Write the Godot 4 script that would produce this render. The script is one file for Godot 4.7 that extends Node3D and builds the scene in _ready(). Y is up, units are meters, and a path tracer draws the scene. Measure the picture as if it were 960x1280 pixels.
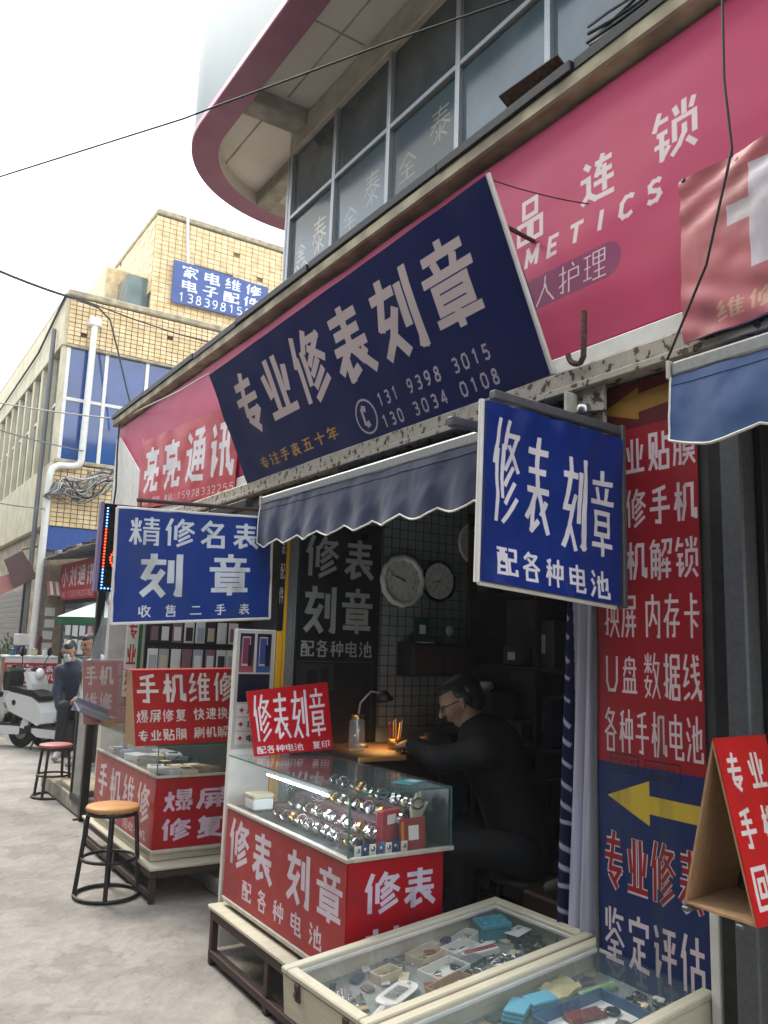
extends Node3D
# A lane of small watch and phone repair stalls under overcast daylight.
# x grows into the row of stalls (the row's front is near x = 2.2), y is up, -z runs away down the lane.

const ORD := ["first", "second", "third", "fourth", "fifth", "sixth", "seventh", "eighth", "ninth", "tenth", "eleventh", "twelfth"]
var rng := RandomNumberGenerator.new()
var taken := {}
var glyphs := {}
var meshes := {}
var dirt_image: Image
var M := {}
var ink := PackedByteArray()
var ink_w := 0
var ink_h := 0
var vinyl: ImageTexture

func _ready():
	rng.seed = 20240611
	# ---- camera, sky, sun, exposure ----
	var cam := Camera3D.new()
	cam.name = "camera"
	add_child(cam)
	cam.transform = Transform3D(Basis(Vector3(0.83759, 0.03242, 0.54534), Vector3(-0.11280, 0.98699, 0.11459), Vector3(-0.53453, -0.15749, 0.83034)).orthonormalized(), Vector3(0, 1.45, 0))
	cam.fov = 63.638
	cam.near = 0.05
	cam.far = 400.0
	cam.current = true
	var sky_mat := ProceduralSkyMaterial.new()
	sky_mat.sky_top_color = Color(0.90, 0.94, 1.0)
	sky_mat.sky_horizon_color = Color(1.0, 0.99, 0.97)
	sky_mat.sky_curve = 0.2
	sky_mat.ground_horizon_color = Color(0.55, 0.54, 0.52)
	sky_mat.ground_bottom_color = Color(0.35, 0.34, 0.33)
	sky_mat.sky_energy_multiplier = 1.0
	sky_mat.sun_angle_max = 0.0
	var sky := Sky.new()
	sky.sky_material = sky_mat
	var env := Environment.new()
	env.background_mode = Environment.BG_SKY
	env.sky = sky
	env.background_energy_multiplier = 1.0
	env.tonemap_mode = Environment.TONE_MAPPER_LINEAR
	env.tonemap_exposure = 3.3
	env.fog_enabled = true
	env.fog_density = 0.0025
	env.fog_light_color = Color(0.93, 0.95, 0.97)
	env.sdfgi_enabled = true
	env.ssao_enabled = true
	env.ssil_enabled = true
	var we := WorldEnvironment.new()
	we.environment = env
	we.name = "world_environment"
	add_child(we)
	var sun := DirectionalLight3D.new()
	sun.name = "sun"
	sun.light_energy = 0.45
	sun.light_color = Color(1.0, 0.97, 0.92)
	sun.light_angular_distance = 25.0
	sun.shadow_enabled = true
	add_child(sun)
	sun.look_at_from_position(Vector3(-1.5, 9, -7.5), Vector3(0, 0, 0))

	read_glyphs()
	make_dirt()
	make_materials()
	print("materials ", Time.get_ticks_msec())
	build_setting()
	build_shop_row()
	print("row ", Time.get_ticks_msec())
	build_upper_floor()
	build_far_buildings()
	print("buildings ", Time.get_ticks_msec())
	build_signs()
	print("signs ", Time.get_ticks_msec())
	build_watch_shop()
	print("watch shop ", Time.get_ticks_msec())
	build_phone_stall()
	build_trays()
	build_lane_end()
	print("lane end ", Time.get_ticks_msec())
	build_people()
	print("people ", Time.get_ticks_msec())
	build_wires()

# ------------------------------------------------------------------ bookkeeping
func numbered(called: String) -> String:
	if not taken.has(called):
		taken[called] = 0
		return called
	taken[called] += 1
	return "%s_%03d" % [called, taken[called]]

func thing(called: String, label: String, category: String, at := Vector3.ZERO, group := "") -> Node3D:
	var o := Node3D.new()
	o.name = numbered(called)
	add_child(o)
	o.position = at
	o.set_meta("label", label)
	o.set_meta("category", category)
	if group != "":
		o.set_meta("group", group)
	return o

func tag(o: Node, label: String, category: String, group := "") -> Node:
	o.set_meta("label", label)
	o.set_meta("category", category)
	if group != "":
		o.set_meta("group", group)
	return o

func part(parent: Node3D, called: String, mesh: Mesh, mat: Material, at := Vector3.ZERO, rot := Vector3.ZERO) -> MeshInstance3D:
	var o := MeshInstance3D.new()
	o.mesh = mesh
	o.material_override = mat
	if parent == self:
		o.name = numbered(called)
		add_child(o)
	else:
		o.name = called
		parent.add_child(o, true)
	o.position = at
	o.rotation = rot
	return o

func structure(called: String, mesh: Mesh, mat: Material, at := Vector3.ZERO) -> MeshInstance3D:
	var o := part(self, called, mesh, mat, at)
	o.set_meta("kind", "structure")
	return o

# box given by its two corners in the parent's space
func slab(parent: Node3D, called: String, lo: Vector3, hi: Vector3, mat: Material, bevel := 0.004) -> MeshInstance3D:
	var s := (hi - lo).abs()
	return part(parent, called, box(s, bevel), mat, (lo + hi) * 0.5)

# ------------------------------------------------------------------ meshes
func box(size: Vector3, bevel := 0.004) -> ArrayMesh:
	var key := "box%.4f,%.4f,%.4f,%.4f" % [size.x, size.y, size.z, bevel]
	if meshes.has(key):
		return meshes[key]
	var st := SurfaceTool.new()
	st.begin(Mesh.PRIMITIVE_TRIANGLES)
	add_box(st, Vector3.ZERO, size, bevel)
	st.generate_normals()
	var m := st.commit()
	meshes[key] = m
	return m

func quad(st: SurfaceTool, a: Vector3, b: Vector3, c: Vector3, d: Vector3):
	# clockwise seen from the front
	for p in [[a, Vector2(0, 0)], [b, Vector2(1, 0)], [c, Vector2(1, 1)], [a, Vector2(0, 0)], [c, Vector2(1, 1)], [d, Vector2(0, 1)]]:
		st.set_uv(p[1])
		st.add_vertex(p[0])

func add_box(st: SurfaceTool, at: Vector3, size: Vector3, bevel := 0.0, basis := Basis()):
	st.set_smooth_group(-1)
	var h := size * 0.5
	var b: float = min(bevel, min(h.x, min(h.y, h.z)) * 0.45)
	var T := Transform3D(basis, at)
	var axes := [Vector3.RIGHT, Vector3.UP, Vector3.BACK]
	for ax in 3:
		for s in [-1.0, 1.0]:
			var n: Vector3 = axes[ax] * s
			var u: Vector3 = axes[(ax + 1) % 3]
			var v: Vector3 = axes[(ax + 2) % 3]
			if s < 0:
				var t := u
				u = v
				v = t
			var hu := absf(h.dot(u)) - b
			var hv := absf(h.dot(v)) - b
			var hn := absf(h.dot(n))
			# seen from outside, u cross v = n: clockwise order is -u+v, +u+v, +u-v, -u-v
			quad(st, T * (n * hn - u * hu + v * hv), T * (n * hn + u * hu + v * hv), T * (n * hn + u * hu - v * hv), T * (n * hn - u * hu - v * hv))
	if b <= 0.0001:
		return
	# chamfered edges
	for ax in 3:
		var a: Vector3 = axes[ax]
		var u: Vector3 = axes[(ax + 1) % 3]
		var v: Vector3 = axes[(ax + 2) % 3]
		var la := h.dot(a) - b
		for su in [-1.0, 1.0]:
			for sv in [-1.0, 1.0]:
				var p: Vector3 = u * su * h.dot(u) + v * sv * (h.dot(v) - b)
				var q: Vector3 = u * su * (h.dot(u) - b) + v * sv * h.dot(v)
				if su * sv > 0:
					quad(st, T * (p + a * la), T * (p - a * la), T * (q - a * la), T * (q + a * la))
				else:
					quad(st, T * (p - a * la), T * (p + a * la), T * (q + a * la), T * (q - a * la))
	for sx in [-1.0, 1.0]:
		for sy in [-1.0, 1.0]:
			for sz in [-1.0, 1.0]:
				var c := Vector3(sx * h.x, sy * h.y, sz * h.z)
				var p1 := T * (c - Vector3(0, sy * b, sz * b))
				var p2 := T * (c - Vector3(sx * b, 0, sz * b))
				var p3 := T * (c - Vector3(sx * b, sy * b, 0))
				if sx * sy * sz > 0:
					st.add_vertex(p1); st.add_vertex(p3); st.add_vertex(p2)
				else:
					st.add_vertex(p1); st.add_vertex(p2); st.add_vertex(p3)

func joined(list: Array, bevel := 0.003) -> ArrayMesh:
	# several boxes [center, size, (basis)] of one part
	var st := SurfaceTool.new()
	st.begin(Mesh.PRIMITIVE_TRIANGLES)
	for b in list:
		add_box(st, b[0], b[1], bevel, b[2] if b.size() > 2 else Basis())
	st.generate_normals()
	return st.commit()

func add_tube(st: SurfaceTool, pts: Array, radius, sides := 8, capped := true, closed := false):
	# a round bar along a polyline; radius is a number or a list
	st.set_smooth_group(1)
	var n := pts.size()
	var rings := []
	var ref := Vector3.UP
	for i in n:
		var d: Vector3
		if closed:
			d = (pts[(i + 1) % n] - pts[(i - 1 + n) % n]).normalized()
		else:
			d = (pts[min(i + 1, n - 1)] - pts[max(i - 1, 0)]).normalized()
		if i == 0:
			ref = Vector3.UP if absf(d.y) < 0.9 else Vector3.RIGHT
		var x := ref.cross(d).normalized()
		var y := d.cross(x).normalized()
		ref = y
		var r: float = radius if typeof(radius) != TYPE_ARRAY else radius[i]
		var ring := []
		for k in sides:
			var a := TAU * k / sides
			ring.append(pts[i] + (x * cos(a) + y * sin(a)) * r)
		rings.append(ring)
	var last := n if closed else n - 1
	for i in last:
		var r0 = rings[i]
		var r1 = rings[(i + 1) % n]
		for k in sides:
			var k2 := (k + 1) % sides
			quad(st, r0[k2], r1[k2], r1[k], r0[k])
	if capped and not closed:
		st.set_smooth_group(-1)
		for k in range(1, sides - 1):
			st.add_vertex(rings[0][0]); st.add_vertex(rings[0][k + 1]); st.add_vertex(rings[0][k])
			st.add_vertex(rings[n - 1][0]); st.add_vertex(rings[n - 1][k]); st.add_vertex(rings[n - 1][k + 1])

func tube(pts: Array, radius, sides := 8, capped := true, closed := false) -> ArrayMesh:
	var st := SurfaceTool.new()
	st.begin(Mesh.PRIMITIVE_TRIANGLES)
	add_tube(st, pts, radius, sides, capped, closed)
	st.generate_normals()
	return st.commit()

func tubes(lists: Array, radius: float, sides := 6) -> ArrayMesh:
	var st := SurfaceTool.new()
	st.begin(Mesh.PRIMITIVE_TRIANGLES)
	for l in lists:
		add_tube(st, l, radius, sides)
	st.generate_normals()
	return st.commit()

func hoop(center: Vector3, r: float, thick: float, axis := Vector3.UP, n := 28, sides := 8) -> ArrayMesh:
	var pts := []
	var u := axis.cross(Vector3(0.3, 0.5, 0.81)).normalized()
	var v := axis.cross(u).normalized()
	for i in n:
		pts.append(center + (u * cos(TAU * i / n) + v * sin(TAU * i / n)) * r)
	return tube(pts, thick, sides, false, true)

func add_lathe(st: SurfaceTool, profile: Array, sides := 24, T := Transform3D()):
	# profile: [radius, y] from top to bottom, turned round y
	for i in profile.size() - 1:
		var a = profile[i]
		var b = profile[i + 1]
		st.set_smooth_group(-1 if absf(a[0] - b[0]) < 0.0001 and false else 1)
		for k in sides:
			var t0 := TAU * k / sides
			var t1 := TAU * (k + 1) / sides
			var p0 := T * Vector3(a[0] * cos(t0), a[1], a[0] * sin(t0))
			var p1 := T * Vector3(a[0] * cos(t1), a[1], a[0] * sin(t1))
			var p2 := T * Vector3(b[0] * cos(t1), b[1], b[0] * sin(t1))
			var p3 := T * Vector3(b[0] * cos(t0), b[1], b[0] * sin(t0))
			if a[0] < 0.00001:
				st.set_uv(Vector2(float(k) / sides, 0)); st.add_vertex(p0)
				st.set_uv(Vector2(float(k) / sides, 1)); st.add_vertex(p2)
				st.set_uv(Vector2(float(k) / sides, 1)); st.add_vertex(p3)
			elif b[0] < 0.00001:
				st.set_uv(Vector2(0, 0)); st.add_vertex(p0)
				st.set_uv(Vector2(0, 0)); st.add_vertex(p1)
				st.set_uv(Vector2(0, 1)); st.add_vertex(p2)
			else:
				quad(st, p0, p1, p2, p3)

func lathe(profile: Array, sides := 24, T := Transform3D()) -> ArrayMesh:
	var st := SurfaceTool.new()
	st.begin(Mesh.PRIMITIVE_TRIANGLES)
	add_lathe(st, profile, sides, T)
	st.generate_normals()
	return st.commit()

# a plate cut to a polygon in the xy plane, thick along z (front faces +z), with a small chamfer
func plate(poly: PackedVector2Array, thick: float, chamfer := 0.0) -> ArrayMesh:
	var st := SurfaceTool.new()
	st.begin(Mesh.PRIMITIVE_TRIANGLES)
	st.set_smooth_group(-1)
	if Geometry2D.is_polygon_clockwise(poly):
		poly.reverse()
	var inner := poly
	if chamfer > 0.0:
		var o := Geometry2D.offset_polygon(poly, -chamfer)
		if o.size() == 1 and o[0].size() == poly.size():
			inner = o[0]
			# line the offset ring up with the outer one
			var best := 0
			for k in inner.size():
				if inner[k].distance_to(poly[0]) < inner[best].distance_to(poly[0]):
					best = k
			var r := PackedVector2Array()
			for k in inner.size():
				r.append(inner[(best + k) % inner.size()])
			inner = r
	var h := thick * 0.5
	var hc := h - chamfer if inner != poly else h
	var tri := Geometry2D.triangulate_polygon(inner)
	for i in range(0, tri.size(), 3):
		var a := inner[tri[i]]
		var b := inner[tri[i + 1]]
		var c := inner[tri[i + 2]]
		if (b - a).cross(c - a) > 0:
			var t := b
			b = c
			c = t
		for p in [a, b, c]:
			st.set_uv(p); st.add_vertex(Vector3(p.x, p.y, h))
		for p in [a, c, b]:
			st.set_uv(p); st.add_vertex(Vector3(p.x, p.y, -h))
	var n := poly.size()
	for i in n:
		var j := (i + 1) % n
		var a := Vector3(poly[i].x, poly[i].y, 0)
		var b := Vector3(poly[j].x, poly[j].y, 0)
		var z := Vector3(0, 0, 1)
		quad(st, a + z * hc, b + z * hc, b - z * hc, a - z * hc)
		if inner != poly:
			var ia := Vector3(inner[i].x, inner[i].y, 0)
			var ib := Vector3(inner[j].x, inner[j].y, 0)
			quad(st, ia + z * h, ib + z * h, b + z * hc, a + z * hc)
			quad(st, a - z * hc, b - z * hc, ib - z * h, ia - z * h)
	st.generate_normals()
	return st.commit()

# a sheet with thickness over four corners (top left, top right, bottom right, bottom left seen from its front)
# bulge(u, v) lifts it along its own normal; u, v run 0..1 from the top left
func sheet(c: Array, thick := 0.004, nx := 1, ny := 1, bulge = null) -> ArrayMesh:
	var st := SurfaceTool.new()
	st.begin(Mesh.PRIMITIVE_TRIANGLES)
	var nrm: Vector3 = (c[3] - c[0]).cross(c[1] - c[0]).normalized()
	var F := []
	for j in ny + 1:
		var row := []
		for i in nx + 1:
			var u := float(i) / nx
			var v := float(j) / ny
			var p: Vector3 = c[0].lerp(c[1], u).lerp(c[3].lerp(c[2], u), v)
			if bulge != null:
				p += nrm * (bulge as Callable).call(u, v)
			row.append(p)
		F.append(row)
	st.set_smooth_group(1)
	for j in ny:
		for i in nx:
			var u0 := float(i) / nx
			var u1 := float(i + 1) / nx
			var v0 := float(j) / ny
			var v1 := float(j + 1) / ny
			var q := [F[j][i], F[j][i + 1], F[j + 1][i + 1], F[j + 1][i]]
			var w := [Vector2(u0, v0), Vector2(u1, v0), Vector2(u1, v1), Vector2(u0, v1)]
			for k in [0, 1, 2, 0, 2, 3]:
				st.set_uv(w[k]); st.add_vertex(q[k])
	st.set_smooth_group(2)
	for j in ny:
		for i in nx:
			var u0 := float(i) / nx
			var u1 := float(i + 1) / nx
			var v0 := float(j) / ny
			var v1 := float(j + 1) / ny
			var q := [F[j][i], F[j][i + 1], F[j + 1][i + 1], F[j + 1][i]]
			var w := [Vector2(u0, v0), Vector2(u1, v0), Vector2(u1, v1), Vector2(u0, v1)]
			for k in [0, 2, 1, 0, 3, 2]:
				st.set_uv(w[k]); st.add_vertex(q[k] - nrm * thick)
	st.set_smooth_group(-1)
	var t := nrm * thick
	for i in nx:
		edge(st, F[0][i + 1], F[0][i], t, Vector2(float(i) / nx, 0.004))
		edge(st, F[ny][i], F[ny][i + 1], t, Vector2(float(i) / nx, 0.996))
	for j in ny:
		edge(st, F[j][0], F[j + 1][0], t, Vector2(0.002, float(j) / ny))
		edge(st, F[j + 1][nx], F[j][nx], t, Vector2(0.998, float(j) / ny))
	st.generate_normals()
	return st.commit()

func edge(st: SurfaceTool, a: Vector3, b: Vector3, t: Vector3, uv: Vector2):
	for p in [a, b, b - t, a, b - t, a - t]:
		st.set_uv(uv)
		st.add_vertex(p)

# ------------------------------------------------------------------ smooth bodies (surface nets round tapered bones)
func nets(st: SurfaceTool, bones: Array, cell: float, soft: float):
	# bones: [a, b, radius a, radius b]
	st.set_smooth_group(1)
	var lo := Vector3.INF
	var hi := -Vector3.INF
	for b in bones:
		for e in 2:
			var r: float = b[2 + e] + soft + cell * 2.0
			lo = lo.min(b[e] - Vector3.ONE * r)
			hi = hi.max(b[e] + Vector3.ONE * r)
	var n := Vector3i(((hi - lo) / cell).ceil()) + Vector3i.ONE
	var D := PackedFloat32Array()
	D.resize(n.x * n.y * n.z)
	D.fill(1.0)
	for b in bones:
		var a: Vector3 = b[0]
		var ab: Vector3 = b[1] - a
		var l2 := maxf(ab.length_squared(), 1e-9)
		var ra: float = b[2]
		var rb: float = b[3]
		var pad := maxf(ra, rb) + soft + cell * 1.8
		var p0 := Vector3i(((a.min(b[1]) - Vector3.ONE * pad - lo) / cell).floor()).clamp(Vector3i.ZERO, n - Vector3i.ONE)
		var p1 := Vector3i(((a.max(b[1]) + Vector3.ONE * pad - lo) / cell).ceil()).clamp(Vector3i.ZERO, n - Vector3i.ONE)
		for k in range(p0.z, p1.z + 1):
			for j in range(p0.y, p1.y + 1):
				var base := (k * n.y + j) * n.x
				for i in range(p0.x, p1.x + 1):
					var p := lo + Vector3(i, j, k) * cell - a
					var t := clampf(p.dot(ab) / l2, 0.0, 1.0)
					var d := (p - ab * t).length() - lerpf(ra, rb, t)
					var o := D[base + i]
					var h := maxf(soft - absf(d - o), 0.0) / soft
					D[base + i] = minf(d, o) - h * h * soft * 0.25
	var vert := {}
	var step := [1, n.x, n.x * n.y]
	for k in n.z - 1:
		for j in n.y - 1:
			for i in n.x - 1:
				var id := (k * n.y + j) * n.x + i
				var s0 := D[id] < 0.0
				var mixed := false
				for c in range(1, 8):
					if (D[id + (c & 1) * step[0] + ((c >> 1) & 1) * step[1] + ((c >> 2) & 1) * step[2]] < 0.0) != s0:
						mixed = true
						break
				if not mixed:
					continue
				var sum := Vector3.ZERO
				var cnt := 0
				for c in 8:
					for ax in 3:
						if c & (1 << ax):
							continue
						var c2: int = c | (1 << ax)
						var d0 := D[id + (c & 1) * step[0] + ((c >> 1) & 1) * step[1] + ((c >> 2) & 1) * step[2]]
						var d1 := D[id + (c2 & 1) * step[0] + ((c2 >> 1) & 1) * step[1] + ((c2 >> 2) & 1) * step[2]]
						if (d0 < 0.0) != (d1 < 0.0):
							var t := d0 / (d0 - d1)
							var q := Vector3(c & 1, (c >> 1) & 1, (c >> 2) & 1)
							q[ax] += t
							sum += q
							cnt += 1
				vert[id] = lo + (Vector3(i, j, k) + sum / cnt) * cell
	for id in vert:
		for ax in 3:
			var o: int = id + step[ax]
			if o >= D.size() or (D[id] < 0.0) == (D[o] < 0.0):
				continue
			var u: int = step[(ax + 1) % 3]
			var v: int = step[(ax + 2) % 3]
			if vert.has(id - u) and vert.has(id - v) and vert.has(id - u - v):
				if D[id] < 0.0:
					quad(st, vert[id - u - v], vert[id - v], vert[id], vert[id - u])
				else:
					quad(st, vert[id - u - v], vert[id - u], vert[id], vert[id - v])

func body(bones: Array, cell: float, soft: float) -> ArrayMesh:
	var st := SurfaceTool.new()
	st.begin(Mesh.PRIMITIVE_TRIANGLES)
	nets(st, bones, cell, soft)
	st.generate_normals()
	return st.commit()

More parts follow.
